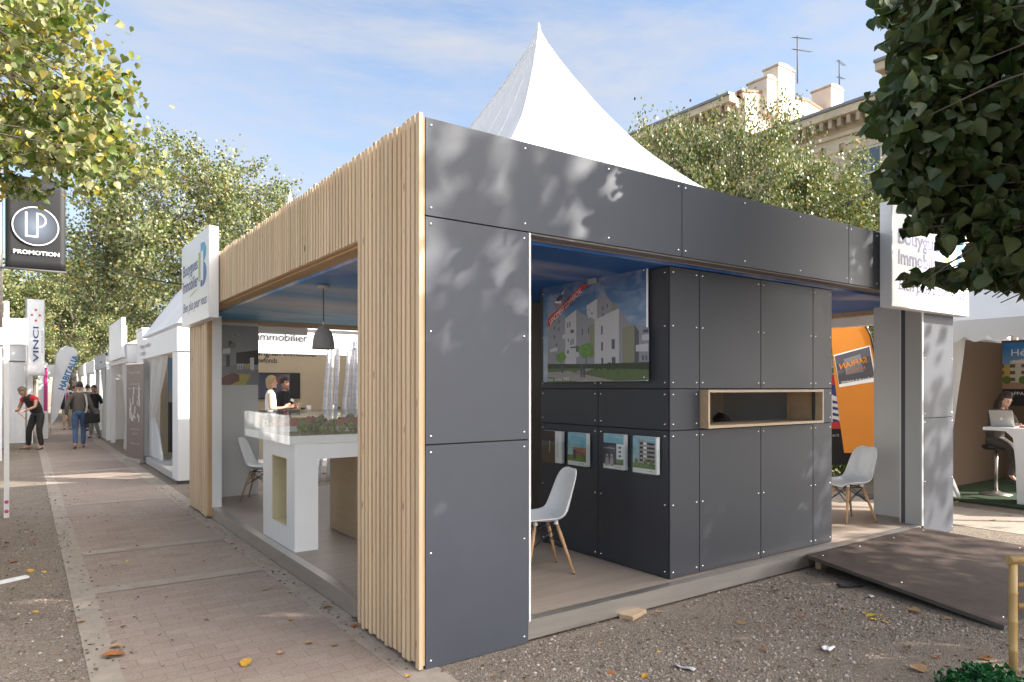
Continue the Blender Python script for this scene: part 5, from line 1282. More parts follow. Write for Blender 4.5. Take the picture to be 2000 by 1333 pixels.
# white tent with scalloped valance
TX, TYL = 11.05, 5.15
RT = thing('scalloped_tent', 'white market tent with scalloped valance at the right edge', 'tent', (13, 3.7, 0))
ty0, ty1, tx1 = 2.3, TYL, 15.2
g = MB(); tip = (13.1, 3.7, 4.3); z = 2.62
g.add([(TX - 0.05, ty0, z), (TX - 0.05, ty1, z), (tx1, ty1, z), (tx1, ty0, z), tip], [(1, 0, 4), (2, 1, 4), (3, 2, 4), (0, 3, 4)]); g.build('canopy', M.setdefault('canopy_shade', mat_fabric('shaded tent cloth', (0.6, 0.61, 0.63), 0.06)), RT)  # white cloth with the roof's shade greyed into its colour
def scallop(p0, p1, z0, z1, sc=0.3, dep=0.085):
    p0 = Vector(p0); p1 = Vector(p1); d = p1 - p0; L = d.length; d.normalize(); n = max(1, round(L / sc)); g = MB(); top = []; bot = []
    for i in range(n):
        for k in range(9):
            if i and k == 0: continue
            s = (i + k / 8) * L / n; top.append(p0 + d * s + Vector((0, 0, z1))); bot.append(p0 + d * s + Vector((0, 0, z0 + dep - dep * math.sin(math.pi * k / 8))))
    m = len(top); g.add(top + bot, [(i, i + m, i + m + 1, i + 1) for i in range(m - 1)]); return g
g = scallop((TX - 0.07, ty0, 0), (TX - 0.07, ty1 + 0.05, 0), 2.3, z - 0.002); g.build('valance', M['canopy_shade'], RT, solid=0.004)
g = scallop((TX - 0.05, ty1 + 0.06, 0), (tx1, ty1 + 0.06, 0), 2.3, z - 0.002); g.build('valance', M['canopy_shade'], RT, solid=0.004)
for (a, b) in ((TX, ty0), (TX, ty1 - 0.06), (tx1 - 0.06, ty0), (tx1 - 0.06, ty1 - 0.06)): g = MB(); g.box(a, b, 0.0, a + 0.06, b + 0.06, 2.6); g.build('post', M['steel'], RT)
g = MB(); g.box(TX + 0.002, ty0 + 0.07, 2.45, TX + 0.05, ty1 - 0.07, 2.52); g.build('cross_bar', M['white_warm'], RT)
curtain('curtain', (TX + 0.1, ty1 - 0.1), (TX + 0.12, ty1 - 0.75), 0.05, 2.42, 0.5, RT, M['curtain'], 0.6, 3)
g = MB(); g.box(14.4, ty0 + 0.1, 0.04, 14.45, ty1 - 0.071, 2.5); g.build('back_board', mat('tan board', (0.125, 0.078, 0.048), 0.7, var=0.06), RT)
# side wall with a rounded window
g = MB(); ys = ty1 + 0.02; w0, w1 = 11.3, 12.5
arch = [(11.45, 1.0), (12.35, 1.0)] + [(11.9 + 0.45 * math.cos(k * math.pi / 10), 1.75 + 0.45 * math.sin(k * math.pi / 10)) for k in range(11)]
g.box(TX + 0.2, ys, 0.03, 11.44, ys + 0.01, 2.5); g.box(12.36, ys, 0.03, tx1 - 0.1, ys + 0.01, 2.5); g.box(11.4405, ys, 0.03, 12.3595, ys + 0.01, 1.0); g.box(11.4405, ys, 2.2, 12.3595, ys + 0.01, 2.5); g.build('side_wall', M['curtain'], RT)
TM = MB(); TM.box(11.02, ty0 + 0.05, 0.004, 15.1, ty1 - 0.02, 0.035); tag(TM.build('turf_mat', M['turf']), 'dark green artificial turf mat inside the scalloped tent', 'mat')
EST = thing('estate_poster', 'blue sky poster of yellow apartment blocks on the tan board', 'poster', (14.3, 3.5, 1.3))
a = onX(14.36, 1923, 672); F = Face((14.36, a.y, 1.33), (0, -1, 0)); pw_ = 2.2; ph_ = a.z - 1.33
g = MB(); g.box(14.36, a.y - pw_, 1.33, 14.395, a.y, a.z); g.build('board', M['black_matt'], EST)
g = MB(); g.frect(F, 0, 0.3, pw_, ph_, 0, 0.002)
for (x0, x1, zt, m) in ((0.02, 0.62, 0.75, 1), (0.4, 0.72, 0.84, 2), (0.72, 0.95, 0.93, 1), (0.93, 1.8, 0.88, 1), (1.3, 1.5, 0.95, 2)): g.fpoly(F, [(x0, 0.38), (x1, 0.38), (x1, zt), (x0, zt - 0.04)], m, 0.003 + 0.0005 * (m == 2))
for i in range(9):
    for j in range(3): g.frect(F, 0.06 + 0.17 * i, 0.44 + 0.12 * j, 0.14 + 0.17 * i, 0.5 + 0.12 * j, 3, 0.0042)
g.frect(F, 0, 0.3, pw_, 0.42, 4, 0.005)
for i in range(8): g.fdisc(F, 0.1 + 0.25 * i, 0.46, 0.07, 5, 0.0055)
g.build('picture', [mat_print('poster blue sky', [(0, (0.4, 0.55, 0.65)), (1, (0.02, 0.16, 0.42))], 2, 0.3, 1.1), mat('poster yellow', (0.5, 0.33, 0.1)), mat('poster cream', (0.55, 0.5, 0.42)), mat('poster dark window', (0.1, 0.08, 0.07)), mat('poster plaza', (0.33, 0.2, 0.13)), mat('poster shrub', (0.09, 0.15, 0.03))], EST)
g = MB(); g.ftext(F, 'Héméra', 0.42, ph_ - 0.24, 0.62, 0.12, 0, 0.005); g.build('lettering', M['ink_white'], EST)
g = MB(); g.ftext(F, 'Résidence à Bordeaux', 0.45, ph_ - 0.36, 0.6, 0.04, 0, 0.005); g.build('lettering', M['ink_white'], EST)
g = MB(); g.ftext(F, '15 APPARTEMENTS DU T2 AU T4', 0.3, 0.19, 1.3, 0.06, 0, 0.005); g.build('lettering', M['ink_white'], EST)
g = MB(); g.box(11.75, ty1 - 0.1, 0.04, 14.39, ty1 - 0.07, 2.45); g.build('side_board', bpy.data.materials['tan board'], RT)
# counter, laptop, stool
CN = thing('white_counter', 'white moulded counter with a pedestal side and overhanging top', 'counter', (11.6, 3.6, 0.035))
q = onX(11.25, 1919, 838); g = MB(); ct = 1.09
cy1 = q.y
g.prism([(11.25, cy1, ct - 0.045), (11.25, cy1, ct), (11.25, cy1 - 1.6, ct), (11.25, cy1 - 1.6, 0.036), (11.25, cy1 - 0.42, 0.036), (11.25, cy1 - 0.40, 0.6), (11.25, cy1 - 0.37, 0.95), (11.25, cy1 - 0.28, ct - 0.05)], (0.62, 0, 0)); g.build('body', M['white'], CN, bevel=0.008)
LT = thing('laptop', 'open silver laptop on the white counter', 'laptop', (11.5, cy1 - 0.3, ct + 0.001))
lx = 11.42; ly0 = onX(lx, 1936, 820).y; ly1 = onX(lx, 1982, 820).y
g = MB(); g.box(lx, ly1, ct + 0.001, lx + 0.24, ly0, ct + 0.016); g.build('base', M['steel'], LT, bevel=0.003)
g = MB(); g.obox((lx - 0.045, (ly0 + ly1) / 2, ct + 0.125), (0, (ly0 - ly1) / 2, 0), (0.045, 0, -0.115), (0.004, 0, 0.0016)); g.build('lid', mat('laptop silver', (0.5, 0.5, 0.49), 0.35, metal=0.6), LT, bevel=0.002)
LFc = Face((lx - 0.0495 - 0.0445 + 0.0895, ly0, ct + 0.012), (0, -1, 0), (-0.37, 0, 0.93)); g = MB(); g.fdisc(LFc, (ly0 - ly1) / 2, 0.115, 0.018, 0, 0.0075, 16); g.fdisc(LFc, (ly0 - ly1) / 2 + 0.004, 0.14, 0.007, 0, 0.0075, 10, 0.01); g.build('logo', M['ink_white'], LT)
PH = thing('booklet_pile', 'small pile of booklets beside the laptop', 'booklets', (11.45, ly1 - 0.1, ct + 0.001)); g = MB(); g.box(11.4, ly1 - 0.28, ct + 0.001, 11.6, ly1 - 0.06, ct + 0.02); g.build('cover', M['red'], PH); g = MB(); g.box(11.41, ly1 - 0.27, ct + 0.0201, 11.59, ly1 - 0.07, ct + 0.03); g.build('pages', M['white'], PH)
BS_ = thing('bar_stool', 'chrome trumpet-foot bar stool under the seated woman', 'stool', (12.05, 4.32, 0.036)); bx_, by_ = 12.05, 4.32
g = MB(); g.lathe([(0, 0), (0.21, 0), (0.21, 0.008), (0.08, 0.03), (0.035, 0.06), (0.0, 0.06)], (bx_, by_, 0.036), 28); g.build('foot', M['steel'], BS_); g = MB(); g.tube([(bx_, by_, 0.09), (bx_, by_, 0.72)], 0.024, 12); g.build('column', M['steel'], BS_); g = MB(); g.lathe([(0, 0.72), (0.17, 0.72), (0.19, 0.75), (0.17, 0.785), (0, 0.79)], (bx_, by_, 0), 24); g.build('seat', M['black'], BS_)
# bamboo rail at the lower right
BB = thing('bamboo_rail', 'bamboo rail with upright post and cross canes at the lower right corner', 'rail', (4.55, 1.3, 0))
bp_ = onZ(0.0, 1984, 1330); bp_ = Vector((bp_.x + 0.02, bp_.y + 0.02, 0)); zt = EYE + (HYP - 1098) / FPX * (bp_.x * _F[0] + bp_.y * _F[1])
dr = Vector((0.9, -0.43, 0)).normalized()
def cane(a, b, r, nm):
    g = MB(); n = max(3, int((b - a).length / 0.14)); pts = []; rs2 = []
    for i in range(n + 1):
        q = a + (b - a) * (i / n); u = (b - a).normalized() * 0.008
        pts += [q - u, q, q + u] if 0 < i < n else [q]; rs2 += [r, r * 1.14, r] if 0 < i < n else [r]
    g.tube(pts, rs2, 12); return g.build(nm, M['bamboo'], BB)
cane(bp_, bp_ + Vector((0, 0, zt - 0.01)), 0.022, 'post'); cane(bp_ + Vector((0, 0, zt + 0.012)) - dr * 0.03, bp_ + Vector((0, 0, zt + 0.03)) + dr * 1.6, 0.024, 'top_cane')
cane(bp_ + Vector((0, 0, zt * 0.62)) + dr * 0.024, bp_ + Vector((0, 0, zt * 0.64)) + dr * 1.5, 0.016, 'cross_cane'); cane(bp_ + Vector((0, 0, zt * 0.8)) + dr * 0.024, bp_ + Vector((0, 0, zt * 0.84)) + dr * 1.5, 0.014, 'cross_cane'); cane(bp_ + dr * 1.5, bp_ + dr * 1.5 + Vector((0, 0, zt)), 0.022, 'post')

# ================================================================== town houses beyond the trees
HX = 30.0
def house(label, y0, y1, ztop, depth, floors, win_w, first_y, pitch, m_wall, gable=True):
    t = thing('stone_house', label, 'house', (HX + 4, (y0 + y1) / 2, 0), 'stone town houses beyond the trees')
    g = MB(); g.box(HX, y0, 0, HX + depth, y1, ztop - 0.8); g.build('wall', m_wall, t)
    # cornice with brackets
    g = MB(); g.box(HX - 0.15, y0 - 0.02, ztop - 1.35, HX - 0.002, y1 + 0.02, ztop - 1.15); g.box(HX - 0.2, y0 - 0.02, ztop - 0.799, HX + depth, y1 + 0.02, ztop - 0.62); g.box(HX - 0.75, y0 - 0.04, ztop - 0.6195, HX + depth, y1 + 0.04, ztop - 0.28); g.build('cornice', M['limestone'], t, bevel=0.03)
    g = MB(); y = y0 + 0.2
    while y < y1 - 0.2: g.box(HX - 0.6, y, ztop - 1.0, HX - 0.201, y + 0.17, ztop - 0.6205); y += 0.42
    g.build('dentil_row', M['limestone_d'], t)
    g = MB(); g.box(HX - 0.85, y0 - 0.05, ztop - 0.2795, HX - 0.2, y1 + 0.05, ztop - 0.16); g.build('gutter', M['zinc'], t)
    rh = depth / 2 * pitch; g = MB(); zr = ztop - 0.16; e = 0.82
    g.add([(HX - e, y0, zr), (HX + depth / 2, y0, zr + rh), (HX + depth / 2, y1, zr + rh), (HX - e, y1, zr), (HX + depth, y0, zr), (HX + depth, y1, zr)], [(0, 1, 2, 3), (1, 4, 5, 2), (0, 4, 1), (3, 2, 5)]); g.build('roof', M['tile'], t)
    for k in range(floors):
        zb = ztop - 4.4 - 4.1 * k
        g = MB(); g.box(HX - 0.12, y0, zb - 0.75, HX - 0.001, y1, zb - 0.5); g.box(HX - 0.08, y0, zb + 2.75, HX - 0.001, y1, zb + 2.9); g.build('string_course', M['limestone'], t, bevel=0.02)
        y = first_y; j = 0
        while y < y1 - 1.2:
            if y > y0 + 0.6:
                g = MB()
                for (a, b, c, d) in ((y - 0.25, zb - 0.1, y - 0.001, zb + 2.3), (y + win_w + 0.001, zb - 0.1, y + win_w + 0.25, zb + 2.3), (y - 0.32, zb + 2.301, y + win_w + 0.32, zb + 2.62)): g.box(HX - 0.1, a, b, HX - 0.002, c, d)
                g.box(HX - 0.22, y - 0.4, zb + 2.621, HX - 0.002, y + win_w + 0.4, zb + 2.75); w = g.build('window', M['limestone'], t)
                g = MB(); g.box(HX - 0.03, y, zb, HX - 0.0035, y + win_w, zb + 2.3); g.build('frame', M['white_warm'], w)
                g = MB(); 
                for (a, b) in ((0.07, 0.47), (0.53, 0.93)):
                    for (c, d) in ((0.04, 0.48), (0.52, 0.96)): g.box(HX - 0.036, y + win_w * a, zb + 2.3 * c, HX - 0.0305, y + win_w * b, zb + 2.3 * d)
                g.build('pane', M['glass'], w)
                # pilaster and relief between the windows
                g = MB(); yy = y + win_w + 0.75; g.box(HX - 0.09, yy, zb - 0.49, HX - 0.001, yy + 0.45, zb + 2.74); g.box(HX - 0.16, yy - 0.06, zb + 2.4, HX - 0.0905, yy + 0.51, zb + 2.74); g.build('pilaster', M['limestone'], t)
                if k == 0:
                    g = MB(); F = Face((HX - 0.001, y + win_w / 2, zb + 3.35), (0, -1, 0)); g.lathe([(0, 0), (0.3, 0), (0.3, 0.05), (0.22, 0.1), (0.1, 0.06), (0, 0.12)], (0, 0, 0), 14)
                    g.v = [(HX - 0.002 - z, y + win_w / 2 + a, zb + 3.3 + b) for a, b, z in g.v]; g.build('rosette', M['limestone_d'], t)
            y += win_w + 2.0; j += 1
    return t
H1 = house('honey stone house with a dentilled cornice behind the right-hand trees', 14.2, 22.0, 14.25, 10, 3, 1.15, 15.0, 0.2, M['limestone'])
H2 = house('farther stone house whose pale gable and chimneys rise above its neighbour', 22.3, 33.0, 16.85, 12, 3, 1.15, 24.0, 0.2, M['limestone_d'])
H0 = house('taller stone house with a carved attic mostly behind the dark leaves', 4.5, 14.9, 15.6, 10, 3, 1.2, 5.5, 0.2, M['limestone'])
g = MB(); gy = 22.05
g.prism([(HX + 0.25, gy, 10), (HX + 0.25, gy, 16.6), (HX + 0.0, gy, 16.75), (HX + 3.0, gy, 17.4), (HX + 4.4, gy, 17.3), (HX + 9.2, gy, 17.25), (HX + 9.2, gy, 10)], (0, 0.24, 0)); g.build('gable', M['render'], H2)
g = MB(); g.prism([(HX - 0.1, gy - 0.04, 16.78), (HX + 3.0, gy - 0.04, 17.42), (HX + 3.0, gy - 0.04, 17.54), (HX - 0.1, gy - 0.04, 16.9)], (0, 0.32, 0)); g.build('coping', M['tile'], H2)
g = MB(); g.prism([(HX + 4.75, gy - 0.04, 17.55), (HX + 5.8, gy - 0.04, 17.7), (HX + 9.2, gy - 0.04, 17.3), (HX + 9.2, gy - 0.04, 17.42), (HX + 5.8, gy - 0.04, 17.85), (HX + 4.75, gy - 0.04, 17.68)], (0, 0.32, 0)); g.build('coping', M['tile'], H2)
g = MB(); g.prism([(HX + 4.41, gy, 17.29), (HX + 4.75, gy, 17.55), (HX + 5.8, gy, 17.7), (HX + 9.2, gy, 17.3), (HX + 9.2, gy, 17.251)], (0, 0.24, 0)); g.build('gable', M['render'], H2)
def chim(xa, xb, zt, yd, base=12.0):
    g = MB(); g.box(xa, gy - 0.35, base, xb, gy - 0.045 + yd, zt); c = g.build('chimney', M['render'], H2, bevel=0.04)
    g = MB(); g.box(xa - 0.03, gy - 0.38, zt + 0.001, xb + 0.03, gy + yd + 0.03, zt + 0.1); g.build('cap', M['limestone_d'], c)
    g = MB(); k = (xa + xb) / 2; g.prism([(xa, gy - 0.35, zt + 0.101), (xb, gy - 0.35, zt + 0.101), (xb - 0.12, gy - 0.35, zt + 0.2), (k, gy - 0.35, zt + 0.26), (xa + 0.12, gy - 0.35, zt + 0.2)], (0, yd + 0.3, 0)); g.build('crown', M['limestone'], c)
def gx(x): return onY(gy, x, 200).x
def gz(x, y): return onY(gy, x, y).z
chim(gx(1509), gx(1541), gz(1525, 140), 0.6); chim(gx(1487), gx(1505), gz(1496, 160), 0.9, 16); chim(gx(1612), gx(1636), gz(1624, 178), 0.9)
def antenna(label, x, yt, yb, arms):
    X = gx(x); z1 = gz(x, yt); z0 = gz(x, yb); t = thing('roof_antenna', label, 'antenna', (X, gy - 0.2, z0), 'aerials on the house roof')
    g = MB(); g.tube([(X, gy - 0.5, z0), (X, gy - 0.5, z1)], 0.035, 6); g.build('mast', M['darkgrey'], t)
    for (dz, l, n, tilt) in arms:
        g = MB(); a = Vector((X - l * 0.25, gy - 0.5, z1 - dz - tilt * 0.25)); b = Vector((X + l * 0.75, gy - 0.5, z1 - dz + tilt * 0.75)); g.tube([a, b], 0.018, 5)
        for i in range(n): q = a + (b - a) * ((i + 0.5) / n); g.tube([q - Vector((0, 0.16, 0.05)), q + Vector((0, 0.16, 0.05))], 0.009, 4)
        g.build('boom', M['darkgrey'], t)
antenna('tall roof aerial with two crossbooms beside the big chimney', 1541, 78, 170, ((0.1, 1.7, 12, 0.4), (0.75, 1.8, 9, 0.35))); antenna('short roof aerial above the smaller chimney', 1623, 124, 172, ((0.1, 0.8, 6, -0.1), (1.0, 0.7, 5, 0.05)))
# ================================================================== trees
LEAF_SHAPES = {
    # x across, y along, z fold; two halves sharing the midrib
    'heart': ([(0, 0, 0), (0, 1.0, -0.1), (0.34, 0.02, 0.1), (0.5, 0.34, 0.14), (0.33, 0.72, 0.06), (-0.34, 0.02, 0.1), (-0.5, 0.34, 0.14), (-0.33, 0.72, 0.06)],
              [(0, 2, 3, 4, 1), (1, 7, 6, 5, 0)]),
    'toothed': ([(0, 0, 0), (0, 1.02, -0.16), (0.2, -0.07, 0.03), (0.4, 0.06, 0.1), (0.5, 0.3, 0.12), (0.43, 0.5, 0.1), (0.33, 0.66, 0.08), (0.15, 0.86, -0.02),
               (-0.2, -0.07, 0.05), (-0.4, 0.06, 0.14), (-0.5, 0.3, 0.2), (-0.45, 0.5, 0.14), (-0.31, 0.66, 0.1), (-0.15, 0.86, 0.0), (0, 0.42, -0.02)],
               [(0, 2, 3, 4, 14), (14, 4, 5, 6, 1), (1, 6, 7, 1, 1)][:2] + [(14, 10, 9, 8, 0), (1, 12, 11, 10, 14)]),
    'quad': ([(0, 0, 0), (0.46, 0.4, 0.1), (0, 1.0, -0.06), (-0.46, 0.4, 0.1)], [(0, 1, 2, 3)]),
}
def leaf_mesh(name, pts, size, shape, rng, m, droop=0.6, jitter=0.3):
    """one mesh of many leaves, each leaf its own little folded blade"""
    pts = np.asarray(pts, dtype=float); n = len(pts)
    sv, sf = LEAF_SHAPES[shape]; sv = np.array(sv); sv[:, 1] -= 0.0
    k = len(sv)
    # blade direction: outward and down; blade normal: mostly up, widely scattered
    d = rng.normal(size=(n, 3)); d[:, 2] -= droop * 1.5; d /= np.linalg.norm(d, axis=1)[:, None]
    nr = rng.normal(size=(n, 3)); nr[:, 2] += 0.8
    nr -= d * (nr * d).sum(1)[:, None]; nr /= np.linalg.norm(nr, axis=1)[:, None] + 1e-9
    u = np.cross(d, nr)
    s = size * (1 + jitter * rng.uniform(-1, 1, n))
    V = pts[:, None, :] + s[:, None, None] * (sv[None, :, 0, None] * u[:, None, :] + sv[None, :, 1, None] * d[:, None, :] + sv[None, :, 2, None] * nr[:, None, :])
    V = V.reshape(-1, 3)
    nf = len(sf); fl = len(sf[0])
    F = (np.array(sf)[None, :, :] + (np.arange(n) * k)[:, None, None]).reshape(-1)
    me = bpy.data.meshes.new(name)
    me.vertices.add(len(V)); me.vertices.foreach_set('co', V.ravel())
    me.loops.add(len(F)); me.loops.foreach_set('vertex_index', F.astype(np.int32))
    me.polygons.add(n * nf); me.polygons.foreach_set('loop_start', (np.arange(n * nf) * fl).astype(np.int32))
    try: me.polygons.foreach_set('loop_total', np.full(n * nf, fl, dtype=np.int32))
    except Exception: pass
    me.materials.append(m); me.update(calc_edges=True); me.validate()
    return me
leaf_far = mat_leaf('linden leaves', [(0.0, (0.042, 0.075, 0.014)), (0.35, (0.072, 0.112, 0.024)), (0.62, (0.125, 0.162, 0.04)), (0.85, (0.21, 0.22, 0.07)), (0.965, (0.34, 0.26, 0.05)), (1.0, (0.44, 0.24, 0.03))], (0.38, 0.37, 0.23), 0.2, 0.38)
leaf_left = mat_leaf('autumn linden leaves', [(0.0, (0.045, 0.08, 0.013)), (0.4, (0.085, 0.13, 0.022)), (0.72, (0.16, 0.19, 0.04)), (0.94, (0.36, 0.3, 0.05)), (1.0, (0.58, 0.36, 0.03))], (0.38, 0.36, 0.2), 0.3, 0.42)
leaf_shaded = mat_leaf('shaded linden leaves', [(0.0, (0.02, 0.04, 0.01)), (0.5, (0.035, 0.062, 0.015)), (0.88, (0.06, 0.085, 0.025)), (0.985, (0.085, 0.1, 0.034)), (1.0, (0.34, 0.18, 0.02))], (0.095, 0.12, 0.055), 0.24, 0.42)  # same linden leaves, the canopy's shade darkened into their colour

def limb(mb, a, b, r0, r1, rng, n=5, wob=0.12, sides=7):
    a = np.array(a); b = np.array(b); L = np.linalg.norm(b - a); pts = []
    for i in range(n + 1):
        t = i / n; q = a + (b - a) * t + rng.normal(size=3) * wob * L * 0.12 * math.sin(math.pi * t); q[2] += 0.06 * L * math.sin(math.pi * t); pts.append(tuple(q))
    mb.tube(pts, [r0 + (r1 - r0) * i / n for i in range(n + 1)], sides, cap=False)
    return pts
def make_tree_meshes(seed, h_trunk, crown_c, crown_r, n_clusters, per, spread, size, shape, m, clusters=None, limbs=9, trunk_r=0.17, shell=0.5, trunk_lean=(0, 0), keep=None):
    """trunk, limbs and twigs in one mesh, all leaves in another; crown built from many sprays round the twig ends"""
    rng = np.random.default_rng(seed)
    C0 = np.array(crown_c); R0 = np.array(crown_r)
    wood = MB()
    top = np.array((trunk_lean[0], trunk_lean[1], C0[2] + R0[2] * 0.55))
    tp = limb(wood, (0, 0, 0), top, trunk_r, 0.04, rng, 9, 0.25, 10)
    nodes = [np.array(q) for q in tp[3:]]
    for i in range(limbs):
        an = i * 2.4 + rng.uniform(-0.4, 0.4); base = np.array(tp[2 + i % 5]) if len(tp) > 7 else np.array(tp[3])
        e = C0 + R0 * np.array((math.cos(an), math.sin(an), 0)) * rng.uniform(0.45, 0.75); e[2] = C0[2] + R0[2] * rng.uniform(-0.6, 0.6)
        p = limb(wood, base, e, trunk_r * 0.42, 0.022, rng, 6, 0.35)
        nodes += [np.array(q) for q in p[2:]]
        for j in range(3):
            e2 = np.array(p[3 + j % 3]) + rng.normal(size=3) * R0 * 0.22
            p2 = limb(wood, p[2 + j], e2, 0.03, 0.012, rng, 4, 0.3, 5); nodes += [np.array(q) for q in p2[1:]]
    nodes = np.array(nodes)
    if clusters is None:
        cl = []
        bumps = rng.normal(size=(14, 3)); bumps /= np.linalg.norm(bumps, axis=1)[:, None]; amp = rng.uniform(-0.2, 0.22, 14)
        while len(cl) < n_clusters:
            v = rng.normal(size=3); v /= np.linalg.norm(v)
            k = 1 + sum(a * max(0, float(v @ b)) ** 6 for a, b in zip(amp, bumps))
            r = rng.uniform(shell ** 2, 1) ** 0.5
            q = C0 + R0 * v * r * k
            if v[2] < -0.55 and rng.random() < 0.6: continue
            cl.append((q, spread * rng.uniform(0.7, 1.25), 1.0))
        clusters = cl
    P = []
    for (q, s, w) in clusters:
        q = np.array(q); i = int(np.argmin(((nodes - q) ** 2).sum(1) + 0.3 * np.maximum(0, nodes[:, 2] - q[2]) ** 2))
        limb(wood, nodes[i], q, 0.013, 0.004, rng, 3, 0.3, 4)
        d = q - nodes[i]; L = np.linalg.norm(d) + 1e-6; d = d / L
        n = max(3, int(per * w)); t = rng.normal(size=(n, 1)) * s * 0.9
        p = q + d * t + rng.normal(size=(n, 3)) * s * np.array((0.55, 0.55, 0.38))
        P.append(p)
        # a bare twig line of leaves back along the branch
        nb = max(1, int(n * 0.15)); tt = rng.uniform(0.35, 1, nb)[:, None]; P.append(nodes[i] + (q - nodes[i]) * tt + rng.normal(size=(nb, 3)) * 0.06)
    P = np.concatenate(P)
    if keep is not None: P = P[keep(P)]
    lm = leaf_mesh('crown', P, size, shape, rng, m)
    wm = bpy.data.meshes.new('trunk'); wm.from_pydata(wood.v, [], wood.f); wm.materials.append(M['bark'])
    wm.polygons.foreach_set('use_smooth', [True] * len(wood.f)); wm.update()
    return wm, lm
def plant_tree(meshes, label, loc, rot=0.0, sc=1.0, group='linden trees lining the promenade', name='linden_tree'):
    t = thing(name, label, 'tree', loc, group)
    t.rotation_euler = (0, 0, rot); t.scale = sc if isinstance(sc, tuple) else (sc, sc, sc)
    for nm, me in zip(('trunk', 'crown'), meshes):
        o = bpy.data.objects.new(nm, me); COL.objects.link(o); o.parent = t
    return t
TA = make_tree_meshes(1, 2.6, (0, 0, 5.6), (3.6, 3.6, 3.3), 420, 125, 0.33, 0.084, 'quad', leaf_far)
TBm = make_tree_meshes(2, 2.6, (0.2, 0, 5.4), (3.3, 3.7, 2.9), 350, 125, 0.33, 0.084, 'quad', leaf_far)
TF_ = make_tree_meshes(5, 2.4, (0, 0, 5.2), (3.6, 3.6, 3.3), 240, 70, 0.45, 0.15, 'quad', leaf_far)
# right of the promenade, behind the stalls
plant_tree(TA, 'big linden tree rising behind the peaked stall', (4.5, 24.0, 0), 0.4, 1.04)
plant_tree(TBm, 'linden tree left of the big one, farther along the promenade', (1.9, 41.0, 0), 2.0, 0.95)
plant_tree(TF_, 'distant linden over the end of the promenade, right of the path', (3.0, 46.0, 0), 0.3, 1.05)
plant_tree(TF_, 'distant linden at the very end of the promenade', (0.5, 60.0, 0), 3.3, 1.1)
plant_tree(TF_, 'distant linden behind the upright flags', (-3.4, 40.0, 0), 1.2, 1.0)
plant_tree(TF_, 'farthest linden left of the promenade', (-4.5, 54.0, 0), 2.2, 1.15)
plant_tree(TF_, 'linden behind the white stalls at left', (-5.0, 30.0, 0), 5.2, 0.9)
# between the pavilion and the houses
plant_tree(TBm, 'linden whose spindly top stands against the farther house', (13.0, 12.0, 0), 2.6, (0.66, 0.66, 0.97))
plant_tree(TA, 'linden in front of the pale gable', (14.2, 10.5, 0), 4.1, (0.62, 0.62, 0.93))
plant_tree(TBm, 'linden in front of the dentilled house, above the anthracite fascia', (16.5, 9.0, 0), 0.2, (0.85, 0.85, 0.84))
plant_tree(TA, 'linden low behind the right sign box', (20.5, 11.5, 0), 1.4, 0.86)
# overhanging tree at the upper left
rngL = np.random.default_rng(9)
def spray(rng, x, y, r, n, d0, d1, base):
    out = []
    for _ in range(n):
        a = rng.uniform(0, 6.28); k = math.sqrt(rng.uniform(0, 1)) * r; q = atd(rng.uniform(d0, d1), x + k * math.cos(a), y + k * math.sin(a))
        out.append((np.array(q) - np.array(base), 0.17 * rng.uniform(0.8, 1.2), 1.0))
    return out
baseL = (-3.9, 8.0, 0.0); cl = []
for (x, y, r, n) in ((20, 30, 50, 9), (90, 30, 40, 6), (140, 15, 22, 3), (60, 90, 40, 4), (20, 130, 40, 5), (110, 125, 25, 2), (185, 105, 18, 2), (205, 150, 20, 3), (170, 165, 28, 4), (20, 190, 45, 5), (90, 190, 40, 4), (140, 215, 25, 2), (20, 260, 45, 7), (90, 260, 40, 6), (150, 270, 35, 5), (205, 235, 20, 2), (220, 265, 25, 3), (245, 278, 10, 1), (60, 310, 35, 5), (130, 315, 30, 4), (190, 305, 24, 2), (165, 355, 10, 1), (15, 345, 22, 3), (-60, 60, 70, 8), (-70, 200, 80, 10), (-60, 320, 60, 8)):
    cl += spray(rngL, x, y, r, n, 5.2, 7.6, baseL)
for _ in range(80):
    v = rngL.normal(size=3); v /= np.linalg.norm(v); q = np.array((0, 0, 6.0)) + v * np.array((2.7, 3.4, 2.4)) * rngL.uniform(0.5, 1)
    if q[0] > 2.0: continue
    cl.append((q, 0.3, 1.4))
TLm = make_tree_meshes(12, 2.6, (0.2, 0, 5.2), (2.6, 3.0, 2.2), 0, 56, 0.19, 0.06, 'toothed', leaf_left, clusters=cl, limbs=10)
plant_tree(TLm, 'yellowing linden overhanging the black banner at the upper left', baseL)
